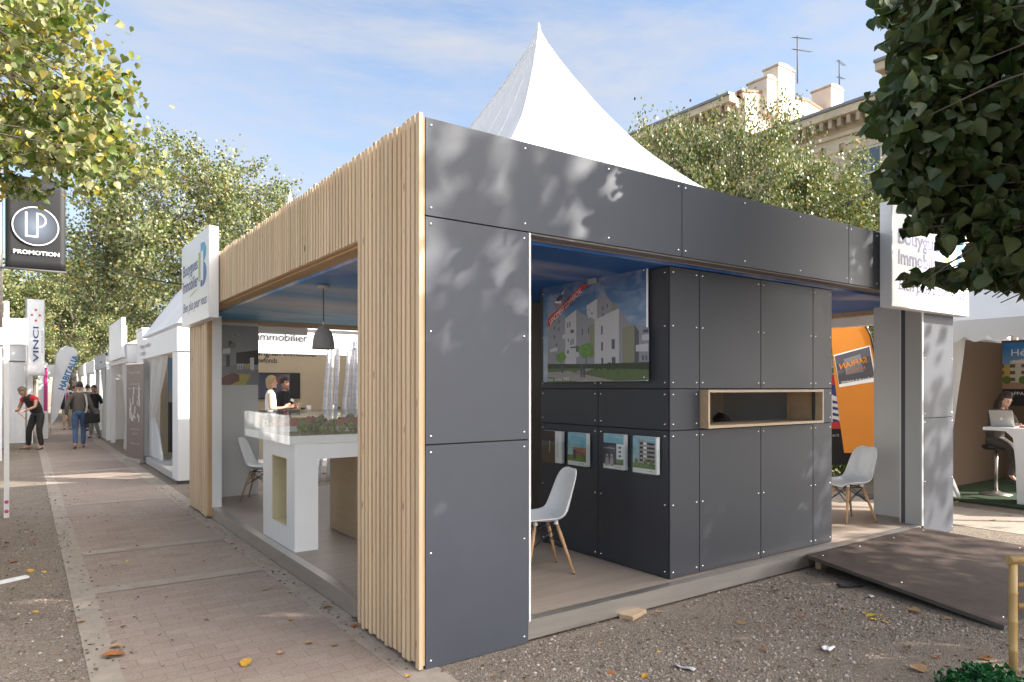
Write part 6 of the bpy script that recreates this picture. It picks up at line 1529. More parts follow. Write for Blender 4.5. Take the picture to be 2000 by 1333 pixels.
# dark tree hanging in at the right
rngR = np.random.default_rng(14); baseR = (7.2, 0.1, 0.0); cl = []
for (x, y, r, n) in ((1740, 10, 34, 8), (1850, 40, 70, 26), (1960, 60, 70, 26), (1760, 100, 34, 9), (1850, 140, 60, 24), (1950, 170, 70, 28), (1722, 200, 10, 2), (1755, 235, 35, 10), (1840, 240, 60, 26), (1940, 270, 70, 28), (1698, 244, 8, 2), (1725, 258, 20, 5), (1765, 300, 30, 8), (1850, 330, 55, 22), (1950, 360, 60, 24), (1728, 348, 14, 4), (1790, 360, 30, 8), (1850, 385, 30, 8), (1730, 375, 10, 2), (1775, 408, 16, 4), (1940, 440, 50, 20), (1900, 420, 30, 8), (1762, 455, 9, 2), (1790, 440, 12, 3), (1820, 420, 14, 4), (1826, 488, 12, 4), (1846, 460, 14, 4), (1755, 553, 8, 2), (1785, 556, 10, 3), (1815, 560, 12, 4), (1845, 555, 14, 4), (1870, 560, 12, 4), (1960, 520, 45, 18), (1910, 500, 16, 5), (1920, 560, 20, 5), (1985, 560, 24, 6), (1945, 585, 12, 3),
                     (2060, 100, 90, 16), (2060, 300, 90, 16), (2060, 480, 80, 12)):
    cl += spray(rngR, x, y, r, n, 4.7, 6.2, baseR)
def shadow_spot(w):
    t_ = (Y0 - w[1]) / -SDIR.y; return w[0] - SDIR.x * t_, w[2] - SDIR.z * t_
k = 0
while k < 110:
    v = rngR.normal(size=3); v /= np.linalg.norm(v); q = np.array((0.2, 0.1, 4.2)) + v * np.array((2.6, 2.4, 1.9)) * rngR.uniform(0.35, 1) ** 0.6
    w = q + np.array(baseR); dd = w[0] * _F[0] + w[1] * _F[1]; xx = CXP + FPX * (w[0] * _RT[0] + w[1] * _RT[1]) / max(dd, 0.3)
    if dd > 0.3 and xx < 1790 and HYP - FPX * (w[2] - EYE) / dd > -60: continue
    a, b = shadow_spot(w)
    if 1.5 < a < 4.1 and 2.0 < b < 3.4 and rngR.random() < 0.97: continue
    if a > 6.9 and b > 0.4 and rngR.random() < 0.97: continue
    cl.append((q, 0.32, 2.6)); k += 1
def keep_right(P):
    # the lower left fringe is thin: a few drooping sprays with open gaps between them
    W = P + np.array(baseR); d = np.maximum(W[:, 0] * _F[0] + W[:, 1] * _F[1], 0.3); x = CXP + FPX * (W[:, 0] * _RT[0] + W[:, 1] * _RT[1]) / d; y = HYP - FPX * (W[:, 2] - EYE) / d
    edge = np.interp(y, [-100, 0, 70, 110, 150, 185, 215, 245, 262, 290, 330, 350, 372, 390], [1690, 1705, 1745, 1735, 1740, 1712, 1700, 1712, 1735, 1760, 1735, 1728, 1745, 1760])
    rk = np.random.default_rng(77); u = rk.random(len(x))
    edge = edge + 14 * np.sin(y / 8.3) + 10 * np.sin(y / 3.7 + 1)
    holes = np.sin(x / 23.0 + 1.3 * np.sin(y / 31.0)) * np.sin(y / 19.0 + 1.1 * np.sin(x / 37.0))
    ok = (x > edge) & ((x > edge + 75) | (u < 0.62)) & ((holes < 0.72) | (u < 0.25))
    low = (y > 372) & (x < 1905)
    def strip(x0, y0, x1, y1, h):
        t = np.clip((x - x0) / (x1 - x0), 0, 1); return (x > x0) & (x < x1) & (np.abs(y - (y0 + (y1 - y0) * t)) < h)
    st = strip(1758, 396, 1850, 392, 9) | strip(1768, 448, 1862, 408, 9) | strip(1838, 478, 1875, 420, 13) | strip(1757, 552, 1905, 535, 9) | strip(1868, 400, 1905, 380, 40)
    ok &= (~low) | st
    ok &= (y < 548) | (x < 1640) | (x > 2010)
    return ok | (x > 2010) | (W[:, 0] * _F[0] + W[:, 1] * _F[1] < 0.4)
TRm = make_tree_meshes(33, 2.6, (0, 0, 4.0), (2.2, 2.2, 1.6), 0, 46, 0.16, 0.103, 'toothed', leaf_shaded, clusters=cl, limbs=11, keep=keep_right)
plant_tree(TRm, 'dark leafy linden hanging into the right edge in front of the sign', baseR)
# the next trees of the row stand behind the viewer and shade the gravel
TS = make_tree_meshes(8, 2.6, (0, 0, 5.7), (3.4, 3.4, 3.0), 150, 30, 0.36, 0.15, 'quad', leaf_shaded)
for (lab, x, y, r, s) in (('tall linden of the row behind the viewer, to the right', 11.8, -5.3, 1.2, 1.4), ('smaller linden of the row behind the viewer, nearest the ramp', 10.0, -2.4, 2.9, 0.76)):
    plant_tree(TS, lab, (x, y, 0), r, s)
# green bush corner at the lower right and hedge behind the tents
q = onZ(0.0, 1935, 1368)
SH = thing('box_shrub', 'bright green clipped shrub at the lower right corner', 'shrub', (q.x, q.y, 0))
rng = np.random.default_rng(3); n = 2600; v = rng.normal(size=(n, 3)); v /= np.linalg.norm(v, axis=1)[:, None]; v[:, 2] = np.abs(v[:, 2])
P_ = v * np.array((0.22, 0.22, 0.15)) * rng.uniform(0.7, 1.05, (n, 1)) * (1 + 0.22 * np.sin(v[:, :1] * 9 + 2) * np.sin(v[:, 1:2] * 8))
me = leaf_mesh('foliage', P_, 0.022, 'heart', rng, mat_leaf('box leaves', [(0, (0.006, 0.05, 0.012)), (0.6, (0.015, 0.1, 0.025)), (1, (0.04, 0.18, 0.045))], (0.04, 0.16, 0.06), 0.2, 0.4), 0.0)
o = bpy.data.objects.new('foliage', me); COL.objects.link(o); o.parent = SH
g = MB()
for k in range(14): a = k * 0.45; g.tube([(q.x, q.y, 0), (q.x + 0.16 * math.cos(a), q.y + 0.16 * math.sin(a), 0.1)], [0.008, 0.003], 5)
g.build('stem', M['bark'], SH)
HG = thing('hedge_bush', 'sunny yellow-green bush behind the curtain of the scalloped tent', 'shrub', (12.2, 6.8, 0))
n = 5000; v = rng.normal(size=(n, 3)); v /= np.linalg.norm(v, axis=1)[:, None]; P_ = v * np.array((1.0, 0.7, 0.9)) * rng.uniform(0.5, 1.05, (n, 1)) + np.array((0, 0, 0.9))
me = leaf_mesh('foliage', P_, 0.07, 'quad', rng, mat_leaf('bush leaves', [(0, (0.08, 0.16, 0.02)), (0.6, (0.2, 0.3, 0.04)), (1, (0.36, 0.4, 0.06))], (0.3, 0.34, 0.12), 0.4, 0.45), 0.2)
o = bpy.data.objects.new('foliage', me); COL.objects.link(o); o.parent = HG
g = MB(); g.tube([(12.2, 6.8, 0), (12.2, 6.8, 0.8)], [0.05, 0.02], 7); g.build('stem', M['bark'], HG)

# ================================================================== fallen leaves and litter
rl = random.Random(17)
def dry_leaf(k, m):
    g = MB(); n = 11; L = 1.0; out = []
    for i in range(n):
        t = 2 * math.pi * i / n; r = (0.42 + 0.13 * math.cos(t) + 0.07 * math.cos(5 * t + k)) * rl.uniform(0.85, 1.15)
        x, y = r * math.cos(t), r * 0.75 * math.sin(t); out.append((x, y, 0.03 + 0.55 * (x * 0.5 + 0.25 * math.sin(k)) ** 2 + (0.9 + 0.5 * math.sin(k * 2)) * y * y))
    vs = [(0, 0, 0.02)] + out; g.add(vs, [(0, 1 + i, 1 + (i + 1) % n) for i in range(n)], 0, True); g.tube([(-0.42, 0, 0.1), (-0.75, 0.05, 0.03)], 0.012, 4)
    me = bpy.data.meshes.new('fallen_leaf'); me.from_pydata(g.v, [], g.f); me.materials.append(m); me.update(); return me
lmats = [mat('dry leaf ' + n_, c, 0.75, var=0.25, scale=5) for n_, c in (('rust', (0.3, 0.11, 0.03)), ('tan', (0.36, 0.22, 0.1)), ('ochre', (0.5, 0.27, 0.03)), ('brown', (0.16, 0.085, 0.045)), ('yellow', (0.6, 0.4, 0.03)))]
lnames = ('rusty', 'tan', 'ochre', 'brown', 'yellow'); lms = [dry_leaf(k, lmats[k % 5]) for k in range(10)]
def litter_leaf(x, y, s, k, z=0.003):
    inpath = PX0 - 0.2 < x < PX1 + 0.2
    o = bpy.data.objects.new('fallen_leaf', lms[k]); COL.objects.link(o); o.location = (x, y, 0.0095 if inpath else z); o.scale = (s, s, s * rl.uniform(0.5, 1.2)); o.rotation_euler = (rl.uniform(-0.15, 0.15), rl.uniform(-0.15, 0.15), rl.uniform(0, 6.28))
    where = 'on the brick path' if inpath else ('on the gravel left of the path' if x < PX0 else 'on the gravel before the pavilion')
    tag(o, 'curled %s fallen leaf lying %s' % (lnames[k % 5], where), 'leaf', 'fallen leaves %s %s' % (lnames[k % 5], where))
for (px, py, s, k) in ((228, 1283, 0.15, 0), (222, 1268, 0.09, 1), (480, 1302, 0.1, 2), (550, 1278, 0.06, 1), (160, 1218, 0.07, 1), (72, 1198, 0.06, 2), (655, 1180, 0.06, 0), (680, 1125, 0.07, 1), (455, 1064, 0.06, 0), (520, 1154, 0.06, 6), (85, 1118, 0.06, 4), (60, 1118, 0.09, 2), (605, 1260, 0.06, 1), (652, 1264, 0.06, 6), (640, 1190, 0.08, 1), (710, 1222, 0.08, 0), (700, 1212, 0.1, 3), (694, 1226, 0.07, 5), (1705, 1205, 0.1, 4), (1445, 1217, 0.09, 6), (1790, 1197, 0.1, 1), (1800, 1312, 0.13, 1), (1195, 1317, 0.06, 0), (1565, 1206, 0.05, 5), (1730, 1217, 0.06, 2), (1930, 1288, 0.1, 5), (1830, 1285, 0.06, 0), (1490, 1270, 0.05, 5), (1512, 1155, 0.09, 3), (1290, 1196, 0.07, 6), (1850, 1210, 0.07, 1), (65, 1060, 0.07, 0), (52, 1040, 0.05, 2), (130, 1012, 0.05, 2), (95, 995, 0.06, 3), (12, 1000, 0.08, 3), (20, 985, 0.07, 0), (8, 1070, 0.09, 3), (14, 1062, 0.08, 1), (25, 1100, 0.09, 5), (245, 988, 0.05, 1), (128, 970, 0.05, 1), (40, 1130, 0.07, 0)):
    q = onZ(0, px, py); litter_leaf(q.x, q.y, s, k)
for _ in range(70):
    if rl.random() < 0.5: x, y = rl.uniform(-1.8, 0.4), rl.uniform(3.5, 12)
    elif rl.random() < 0.5: x, y = rl.uniform(0.4, 1.9), rl.uniform(3.2, 14)
    else: x, y = rl.uniform(2.0, 5.2), rl.uniform(1.2, 3.4)
    litter_leaf(x, y, rl.uniform(0.03, 0.06), rl.randrange(10))
for _ in range(24): litter_leaf(rl.uniform(9.3, 11), rl.uniform(3.5, 7), rl.uniform(0.06, 0.1), rl.randrange(10), 0.007)
def scrap(lab, px, py, w, h, rot, m, name='paper_scrap', th=0.004):
    q = onZ(0, px, py); g = MB()
    g.grid(lambda u, v: (q.x + (u - .5) * w * math.cos(rot) - (v - .5) * h * math.sin(rot), q.y + (u - .5) * w * math.sin(rot) + (v - .5) * h * math.cos(rot), 0.012 + 0.012 * math.sin(u * 3.1 + v) * v + 0.006 * math.sin(v * 7)), 5, 5)
    o = g.build(name, m, solid=th); o_ = tag(o, lab, 'litter'); return o
scrap('white crumpled paper scrap in the middle of the shaded gravel', 1618, 1270, 0.1, 0.05, 0.2, M['white']); scrap('small pale plastic strip on the gravel before the corner panel', 1338, 1308, 0.04, 0.12, 0.3, M['grey_light']); scrap('white crumpled scrap beside the ramp', 1700, 1168, 0.05, 0.04, 1.0, M['white'])
scrap('dark rubber strip curled beside the ramp', 1660, 1148, 0.22, 0.04, -0.5, M['black_matt'], 'rubber_strip'); scrap('green bottle base lying against the plinth at the pine column', 707, 1210, 0.05, 0.06, 0.4, mat('bottle green', (0.02, 0.06, 0.03), 0.2), 'bottle_shard')
q = onZ(0, 20, 1138); WBd = MB(); WBd.obox((q.x - 0.12, q.y - 0.04, 0.014), (0.24, 0.12, 0), (-0.014, 0.028, 0), (0, 0, 0.01)); tag(WBd.build('white_batten', M['white'], bevel=0.002), 'short white batten lying on the gravel at the left edge', 'batten')
q = onZ(0, 1240, 1206); g = MB(); g.obox((q.x, q.y + 0.02, 0.02), (0.1, 0.03, 0), (-0.02, 0.05, 0), (0, 0, 0.016)); tag(g.build('wood_offcut', M['pine_h'], bevel=0.002), 'tan wood offcut by the foot of the steel plinth', 'offcut')

# crumbs of dry leaf and twig trodden into the gravel and along the path edges
rc = np.random.default_rng(4); n = 5200
px_ = np.where(rc.random(n) < 0.62, rc.normal(-0.5, 0.75, n), rc.uniform(1.9, 6.0, n)); py_ = np.where(px_ < 1.2, rc.uniform(2.5, 16, n), rc.uniform(1.0, 3.5, n))
edge = rc.random(n) < 0.16; px_ = np.where(edge, np.where(rc.random(n) < 0.5, rc.normal(0.35, 0.12, n), rc.normal(1.83, 0.05, n)), px_); py_ = np.where(edge, rc.uniform(3.6, 13, n), py_)
pp_ = np.stack([px_, py_, np.full(n, 0.012)], 1)
cm = leaf_mesh('leaf_crumbs', pp_, 0.02, 'quad', rc, mat_leaf('dry crumbs', [(0, (0.05, 0.03, 0.018)), (0.5, (0.13, 0.075, 0.04)), (0.85, (0.24, 0.14, 0.07)), (1, (0.42, 0.34, 0.26))], (0.2, 0.13, 0.08), 0.05, 0.8), 0.0, 0.7)
co = np.zeros(len(cm.vertices) * 3); cm.vertices.foreach_get('co', co); co = co.reshape(-1, 3); co[:, 2] = 0.0095 + np.abs(co[:, 2] - 0.012) * 0.35; cm.vertices.foreach_set('co', co.ravel()); cm.update()
o = bpy.data.objects.new('leaf_crumbs', cm); COL.objects.link(o); tag(o, 'brown crumbs of dry leaves strewn over the gravel and path edges', 'leaf litter', kind='stuff')
# ================================================================== people
def skin_obj(chain_list, name='s', sub=1):
    """chain_list: (points, radii, edges, root) -> evaluated mesh data (verts, faces)"""
    V = []; F = []
    for pts, rad, edges in chain_list:
        me = bpy.data.meshes.new(name); me.from_pydata([tuple(p) for p in pts], edges, [])
        o = bpy.data.objects.new(name, me); COL.objects.link(o)
        md = o.modifiers.new('skin', 'SKIN'); md.use_smooth_shade = True; md.branch_smoothing = 0.4
        sk = me.skin_vertices[0].data
        for i, r in enumerate(rad):
            sk[i].radius = r if isinstance(r, (tuple, list)) else (r, r); sk[i].use_root = (i == 0)
        if sub:
            m2 = o.modifiers.new('sub', 'SUBSURF'); m2.levels = sub; m2.render_levels = sub
        dg = bpy.context.evaluated_depsgraph_get(); dg.update()
        em = bpy.data.meshes.new_from_object(o.evaluated_get(dg)); n = len(V)
        V += [tuple(v.co) for v in em.vertices]; F += [tuple(i + n for i in p.vertices) for p in em.polygons]
        bpy.data.objects.remove(o); bpy.data.meshes.remove(me); bpy.data.meshes.remove(em)
    return V, F
def merged(V, F, voxel):
    """fuse overlapping shells into one continuous surface"""
    me = bpy.data.meshes.new('m'); me.from_pydata(V, [], F); o = bpy.data.objects.new('m', me); COL.objects.link(o)
    md = o.modifiers.new('r', 'REMESH'); md.mode = 'VOXEL'; md.voxel_size = voxel; md.use_smooth_shade = True
    sm = o.modifiers.new('s', 'SMOOTH'); sm.factor = 0.5; sm.iterations = 2
    dg = bpy.context.evaluated_depsgraph_get(); dg.update(); em = bpy.data.meshes.new_from_object(o.evaluated_get(dg))
    bpy.data.objects.remove(o); bpy.data.meshes.remove(me); return em
def put(name, me, m, parent):
    me.name = name; me.materials.clear(); me.materials.append(m); me.polygons.foreach_set('use_smooth', [True] * len(me.polygons))
    o = bpy.data.objects.new(name, me); COL.objects.link(o); o.parent = parent; return o
STAND = dict(pelvis=(0, 0, .93), waist=(0, .005, 1.08), chest=(0, 0, 1.29), neck=(0, -.01, 1.455), head=(0, .02, 1.60),
             sho=(.175, -.01, 1.4), elb=(.225, -.03, 1.12), wri=(.235, .05, .88), hand=(.235, .075, .79), hip=(.088, 0, .9), kne=(.095, .02, .5), ank=(.1, -.025, .085), toe=(.115, .13, .03))
def person(label, loc, yaw, pose=None, fem=False, height=1.72, skin='skin', top=None, top_len=1, legs=None, shoe=None, hair=None, hair_len=0, sleeves=1, over=None, skirt=False, curl=0.6, gaze=0.0, nod=0.0, shirt=None, z=0.0, beltz=None):
    """local frame: facing +Y; joints may be given for both sides ('elb') or one ('elbL', 'elbR')"""
    J = {}
    for k, v in STAND.items():
        v = Vector(v)
        if k in ('pelvis', 'waist', 'chest', 'neck', 'head'): J[k] = v
        else: J[k + 'R'] = v.copy(); J[k + 'L'] = Vector((-v.x, v.y, v.z))
    if fem:
        for s in 'RL': J['sho' + s].x *= 0.88; J['hip' + s].x *= 1.05
    for k, v in (pose or {}).items():
        if k in J: J[k] = Vector(v)
        else: J[k + 'R'] = Vector(v); J[k + 'L'] = Vector((-v[0], v[1], v[2]))
    for s in 'RL':                                   # hand follows the forearm unless posed
        if not pose or ('hand' + s not in pose and 'hand' not in pose): J['hand' + s] = J['wri' + s] + (J['wri' + s] - J['elb' + s]).normalized() * 0.085
    sc = height / 1.72
    t = thing('person', label, 'person', (0, 0, 0))
    f = 0.9 if fem else 1.0
    names = ['pelvis', 'waist', 'chest', 'neck']; idx = {}
    pts = []; rad = []; edges = []
    def add(k, p, r, frm=None):
        idx[k] = len(pts); pts.append(p); rad.append(r)
        if frm is not None: edges.append((idx[frm], idx[k]))
    add('pelvis', J['pelvis'], (.15 * f if not fem else .15, .105)); add('waist', J['waist'], (.128 * f, .095 * f), 'pelvis'); add('chest', J['chest'], (.155 * f, .11 * f), 'waist'); add('base', J['chest'].lerp(J['neck'], .72), (.1 * f, .075 * f), 'chest'); add('neck', J['neck'], .056 * f, 'base')
    add('hd', J['neck'].lerp(J['head'], .45), .054 * f, 'neck')
    for s in 'RL':
        add('sho' + s, J['sho' + s], .06 * f, 'base'); add('arm' + s, J['sho' + s].lerp(J['elb' + s], .4), .05 * f, 'sho' + s); add('elb' + s, J['elb' + s], .038 * f, 'arm' + s); add('fa' + s, J['elb' + s].lerp(J['wri' + s], .35), .037 * f, 'elb' + s); add('wri' + s, J['wri' + s], .026 * f, 'fa' + s); add('hand' + s, J['hand' + s], (.034 * f, .02), 'wri' + s)
        add('hip' + s, J['hip' + s], .088, 'pelvis'); add('th' + s, J['hip' + s].lerp(J['kne' + s], .4), .078 * (1.0 if not fem else .98), 'hip' + s); add('kne' + s, J['kne' + s], .055, 'th' + s); add('ca' + s, J['kne' + s].lerp(J['ank' + s], .35), .053, 'kne' + s); add('ank' + s, J['ank' + s], .037, 'ca' + s); add('toe' + s, J['toe' + s], (.036, .026), 'ank' + s)
    def slim(k, r):                                   # the trunk sits inside its clothes
        q = 1.0
        if top and k in ('waist', 'chest', 'base', 'shoR', 'shoL'): q = .84
        if (top or legs) and k in ('pelvis', 'hipR', 'hipL', 'thR', 'thL'): q = .84
        if sleeves > 1 and k[:3] in ('arm', 'elb'): q = .88
        return tuple(x * q for x in r) if isinstance(r, tuple) else r * q
    V, F = skin_obj([(pts, [slim(k, rad[i]) for k, i in idx.items()], edges)])
    # fingers: four unequal bent fingers and a thumb from the side of the palm
    ch = []
    for s in 'RL':
        a = J['wri' + s]; h = J['hand' + s]; d = (h - a).normalized(); side = d.cross(Vector((0, 1, 0.2)))
        if side.length < .1: side = Vector((1, 0, 0))
        side.normalize(); pal = side.cross(d).normalized()
        if s == 'L': side = -side
        for i, (o_, ln) in enumerate(((-.026, .07), (-.009, .08), (.009, .074), (.025, .06))):
            b = h + side * o_; c1 = b + d * ln * .5 + pal * .004; c2 = c1 + (d * (1 - curl * .6) + pal * curl * .8).normalized() * ln * .35; c3 = c2 + (d * (1 - curl) + pal * curl).normalized() * ln * .25
            ch.append(([b - d * .03, b, c1, c2, c3], [.0105, .0105, .0095, .0085, .007], [(0, 1), (1, 2), (2, 3), (3, 4)]))
        b = a + d * .035 - side * .02; ch.append(([a + d * .02, b, b - side * .022 + d * .025 + pal * .01, b - side * .026 + d * .05 + pal * .018], [.013, .012, .01, .008], [(0, 1), (1, 2), (2, 3)]))
    V2, F2 = skin_obj(ch); n = len(V); V += V2; F += [tuple(i + n for i in q) for q in F2]
    # head with brow, nose, lips, chin and ears
    Rh = Matrix.Rotation(gaze, 3, 'Z') @ Matrix.Rotation(-nod, 3, 'X'); hc = J['head'] + Rh @ Vector((0, 0, .03))
    hm = MB()
    def hd(q):
        x, y, zz = q; w = 1.0
        if zz < -.1: w = 1 - .38 * min(1, (-zz - .1) / .9)
        yy = y
        if y > 0: yy = y * (0.93 + (.06 if zz < -.4 else 0)); 
        else: yy = y * (1.0 - .32 * max(0, -zz))
        return Vector((x * w * .95, yy, zz))
    hm.ball((0, 0, 0), (.075, .096, .118), 0, 20, 14, hd)
    hm.ball((0, .09, -.018), (.011, .02, .022), 0, 8, 6); hm.ball((0, .1, -.028), (.014, .012, .01), 0, 8, 6); hm.ball((0, .082, -.062), (.024, .012, .009), 0, 8, 6); hm.ball((0, .078, -.1), (.024, .018, .018), 0, 8, 6)
    hm.ball((0, .078, .026), (.048, .014, .01), 0, 8, 6)
    for sx in (-1, 1): hm.ball((sx * .072, -.005, -.01), (.012, .02, .03), 0, 8, 6)
    n = len(V); V += [tuple(hc + Rh @ Vector(q)) for q in hm.v]; F += [tuple(i + n for i in q) for q in hm.f]
    body = put('body', merged(V, F, .0095), M[skin], t)
    def hp(x, y, zz): return hc + Rh @ Vector((x, y, zz))
    for sx in (-1, 1):
        g = MB(); g.ball((0, 0, 0), (.012, .007, .0075), 0, 8, 6); g.v = [tuple(hp(sx * .03 + a, .083 + b, .004 + c)) for a, b, c in g.v]; g.build('eye', M['black'], body)
        g = MB(); g.ball((0, 0, 0), (.019, .006, .004), 0, 8, 6); g.v = [tuple(hp(sx * .031 + a, .088 + b, .026 + c)) for a, b, c in g.v]; g.build('eyebrow', hair or M['black'], body)
    g = MB(); g.ball((0, 0, 0), (.022, .006, .007), 0, 8, 6); g.v = [tuple(hp(a, .092 + b, -.064 + c)) for a, b, c in g.v]; g.build('lips', M.setdefault('lips', mat('lips', (0.36, 0.13, 0.11), 0.5)), body)
    # hair: an uneven cap that leaves the face free
    if hair:
        g = MB(); rr = random.Random(len(label))
        def hf(q):
            x, y, zz = q; k = 1 + .035 * math.sin(9 * x + 3 * zz) + .03 * math.sin(13 * y + 5 * x)
            front = y > .38 and zz < .42
            side_face = y > .05 and zz < -.05
            if front or side_face: k *= .78
            low = -.3 - .25 * hair_len
            if zz < low and hair_len < 2: k *= .72
            return Vector((x * k, y * k, zz * k))
        g.ball((0, -.008, .012), (.087, .108, .128), 0, 26, 18, hf)
        if hair_len >= 2:
            g.ball((0, -.07, -.1), (.085, .055, .16), 0, 14, 10)
            for sx in (-1, 1): g.ball((sx * .07, -.015, -.1), (.025, .04, .15), 0, 10, 8)
        elif hair_len == 1:
            g.ball((0, -.05, -.06), (.082, .06, .08), 0, 14, 10)
        g.v = [tuple(hp(*q)) for q in g.v]
        put('hair', merged(g.v, g.f, .008), hair, t)
    # clothes follow the same joints, a little larger, and stop at their hems
    def cloth(name, m, keys, grow, extra=None):
        ids = []; P = []; Rr = []; E = []
        for k in keys:
            ids.append(k); P.append(pts[idx[k]]); r = rad[idx[k]]; r = r if isinstance(r, tuple) else (r, r); gk = grow if not isinstance(grow, dict) else grow.get(k[:-1] if k[-1] in 'RL' else k, grow['*']); Rr.append((r[0] + gk, r[1] + gk))
        # trunk and each limb are closed sleeves that overlap, then fuse into one garment
        R_of = dict(zip(ids, Rr)); P_of = dict(zip(ids, P)); ch_ = []
        def run(ks, start=None):
            ks = [k for k in ks if k in ids]
            if not ks: return
            p_ = [P_of[k] for k in ks]; r_ = [R_of[k] for k in ks]
            if start: p_.insert(0, start); r_.insert(0, tuple(x * .9 for x in r_[0]))
            if len(p_) == 1: p_.append(p_[0] + Vector((0, 0, -.02))); r_.append(r_[0])
            ch_.append((p_, r_, [(q, q + 1) for q in range(len(p_) - 1)]))
        trunk = [k for k in ('pelvis', 'waist', 'chest', 'base') if k in ids]
        run(trunk)
        gg = grow if not isinstance(grow, dict) else grow.get('base', grow['*'])
        if 'base' in ids:                                # yoke over the shoulders and up to the neck
            y0_ = J['chest'].lerp(J['neck'], .72); w_ = 1.0 if 'shoR' in ids else .62
            ch_.append(([y0_.lerp(J['shoL'], w_), y0_.lerp(J['shoL'], w_ * .5), y0_, y0_.lerp(J['shoR'], w_ * .5), y0_.lerp(J['shoR'], w_)], [.056 * f + gg, .064 * f + gg, .068 * f + gg, .064 * f + gg, .056 * f + gg], [(q, q + 1) for q in range(4)]))
            c0_ = J['chest']; n0_ = J['neck']; ch_.append(([c0_.lerp(n0_, -.1), c0_.lerp(n0_, .4), c0_.lerp(n0_, .72), c0_.lerp(n0_, .95)], [(.15 * f + gg, .1 * f + gg), (.135 * f + gg, .094 * f + gg), (.1 * f + gg, .078 * f + gg), (.05 * f + gg, .05 * f + gg)], [(0, 1), (1, 2), (2, 3)]))
        if 'hipR' in ids:                                # seat of the trousers
            ch_.append(([J['hipL'], J['pelvis'].lerp(J['hipL'], .5), J['pelvis'].lerp(J['hipR'], .5), J['hipR']], [.09 + .014] * 4, [(0, 1), (1, 2), (2, 3)]))
            ch_.append(([J['pelvis'].lerp(J['hipL'], .5) - Vector((0, 0, .06)), J['pelvis'], J['pelvis'].lerp(J['waist'], .8)], [(.13, .1), (.165, .12), (.142, .108)], [(0, 1), (1, 2)]))
        for s_ in 'RL':
            run([k + s_ for k in ('sho', 'arm', 'elb', 'fa', 'wri')], J['chest'].lerp(J['neck'], .6).lerp(J['sho' + s_], .35))
            run([k + s_ for k in ('hip', 'th', 'kne', 'ca', 'ank')], J['pelvis'].lerp(J['hip' + s_], .3) + Vector((0, 0, .03)))
        if name == 'top' and (sleeves > 2 or over):      # collar
            a_, b_ = J['chest'], J['neck']; ch_.append(([a_.lerp(b_, .45), a_.lerp(b_, .78), a_.lerp(b_, 1.0), b_ + (b_ - a_) * .12], [(.12 * f, .09 * f), (.105 * f, .08 * f), (.076 * f, .07 * f), (.064 * f, .062 * f)], [(0, 1), (1, 2), (2, 3)]))
        v, f_ = skin_obj(ch_)
        return put(name, merged(v, f_, .0105), m, t)
    lk = [k + s for s in 'RL' for k in ('hip', 'th', 'kne', 'ca', 'ank')]
    tk = ['pelvis', 'waist', 'chest', 'base'] if top_len else ['waist', 'chest', 'base']
    tk = tk + ['sho' + s for s in 'RL'] + (['arm' + s for s in 'RL'] if sleeves > 0 else []) + ([k + s for s in 'RL' for k in ('elb', 'fa')] if sleeves > 1 else []) + (['wri' + s for s in 'RL'] if sleeves > 2 else [])
    if legs: cloth('trousers', legs, ['pelvis', 'waist'] + lk, {'*': .012, 'pelvis': .017, 'hip': .019, 'th': .016, 'waist': .006, 'kne': .017, 'ca': .017, 'ank': .022})
    if top: cloth('top', top, tk, {'*': .018, 'base': .026, 'sho': .022, 'chest': .022, 'waist': .026, 'pelvis': .03, 'elb': .018, 'wri': .014, 'fa': .016})
    if over:                                         # waistcoat or open jacket over the shirt
        om, osl = over; ok = ['pelvis', 'waist', 'chest', 'base'] + ([k + s for s in 'RL' for k in ('sho', 'arm', 'elb', 'fa', 'wri')] if osl else [])
        cloth('jacket', om, ok, .036)
    if shoe:
        for s in 'RL':
            a = J['ank' + s]; b = J['toe' + s]; d = (b - a); d.z = 0; d.normalize(); heel = Vector((a.x, a.y, a.z - .045)) - d * .045
            v, f_ = skin_obj([([heel, heel.lerp(b, .5) + Vector((0, 0, .006)), b + d * .05 - Vector((0, 0, .002))], [(.038, .036), (.043, .033), (.034, .024)], [(0, 1), (1, 2)])])
            me = bpy.data.meshes.new('shoe'); me.from_pydata(v, [], f_); put('shoe', me, shoe, t)
    t.location = (loc[0], loc[1], z); t.rotation_euler = (0, 0, yaw); t.scale = (sc, sc, sc)
    t['_j'] = 0; del t['_j']
    return t, J
def face_dir(dx, dy): return math.atan2(dy, dx) - math.pi / 2
cl = lambda n, c, v=0.08: mat(n, c, 0.85, var=v, scale=14, bump=0.25, bscale=30)
m_dark = cl('dark cloth', (0.025, 0.024, 0.024)); m_black = cl('black cloth', (0.014, 0.014, 0.016)); m_red = cl('red cloth', (0.5, 0.015, 0.03)); m_grey = cl('grey brown jacket cloth', (0.1, 0.085, 0.07)); m_jean = cl('blue denim', (0.06, 0.1, 0.19), 0.3); m_white = cl('white blouse cloth', (0.7, 0.7, 0.72)); m_khaki = cl('beige trouser cloth', (0.42, 0.36, 0.27)); m_greyt = cl('grey trouser cloth', (0.2, 0.2, 0.18)); m_blue = cl('pale blue shirt cloth', (0.5, 0.56, 0.66)); m_brown = cl('brown grey suit cloth', (0.085, 0.07, 0.06)); m_navy = cl('navy cloth', (0.02, 0.022, 0.035))
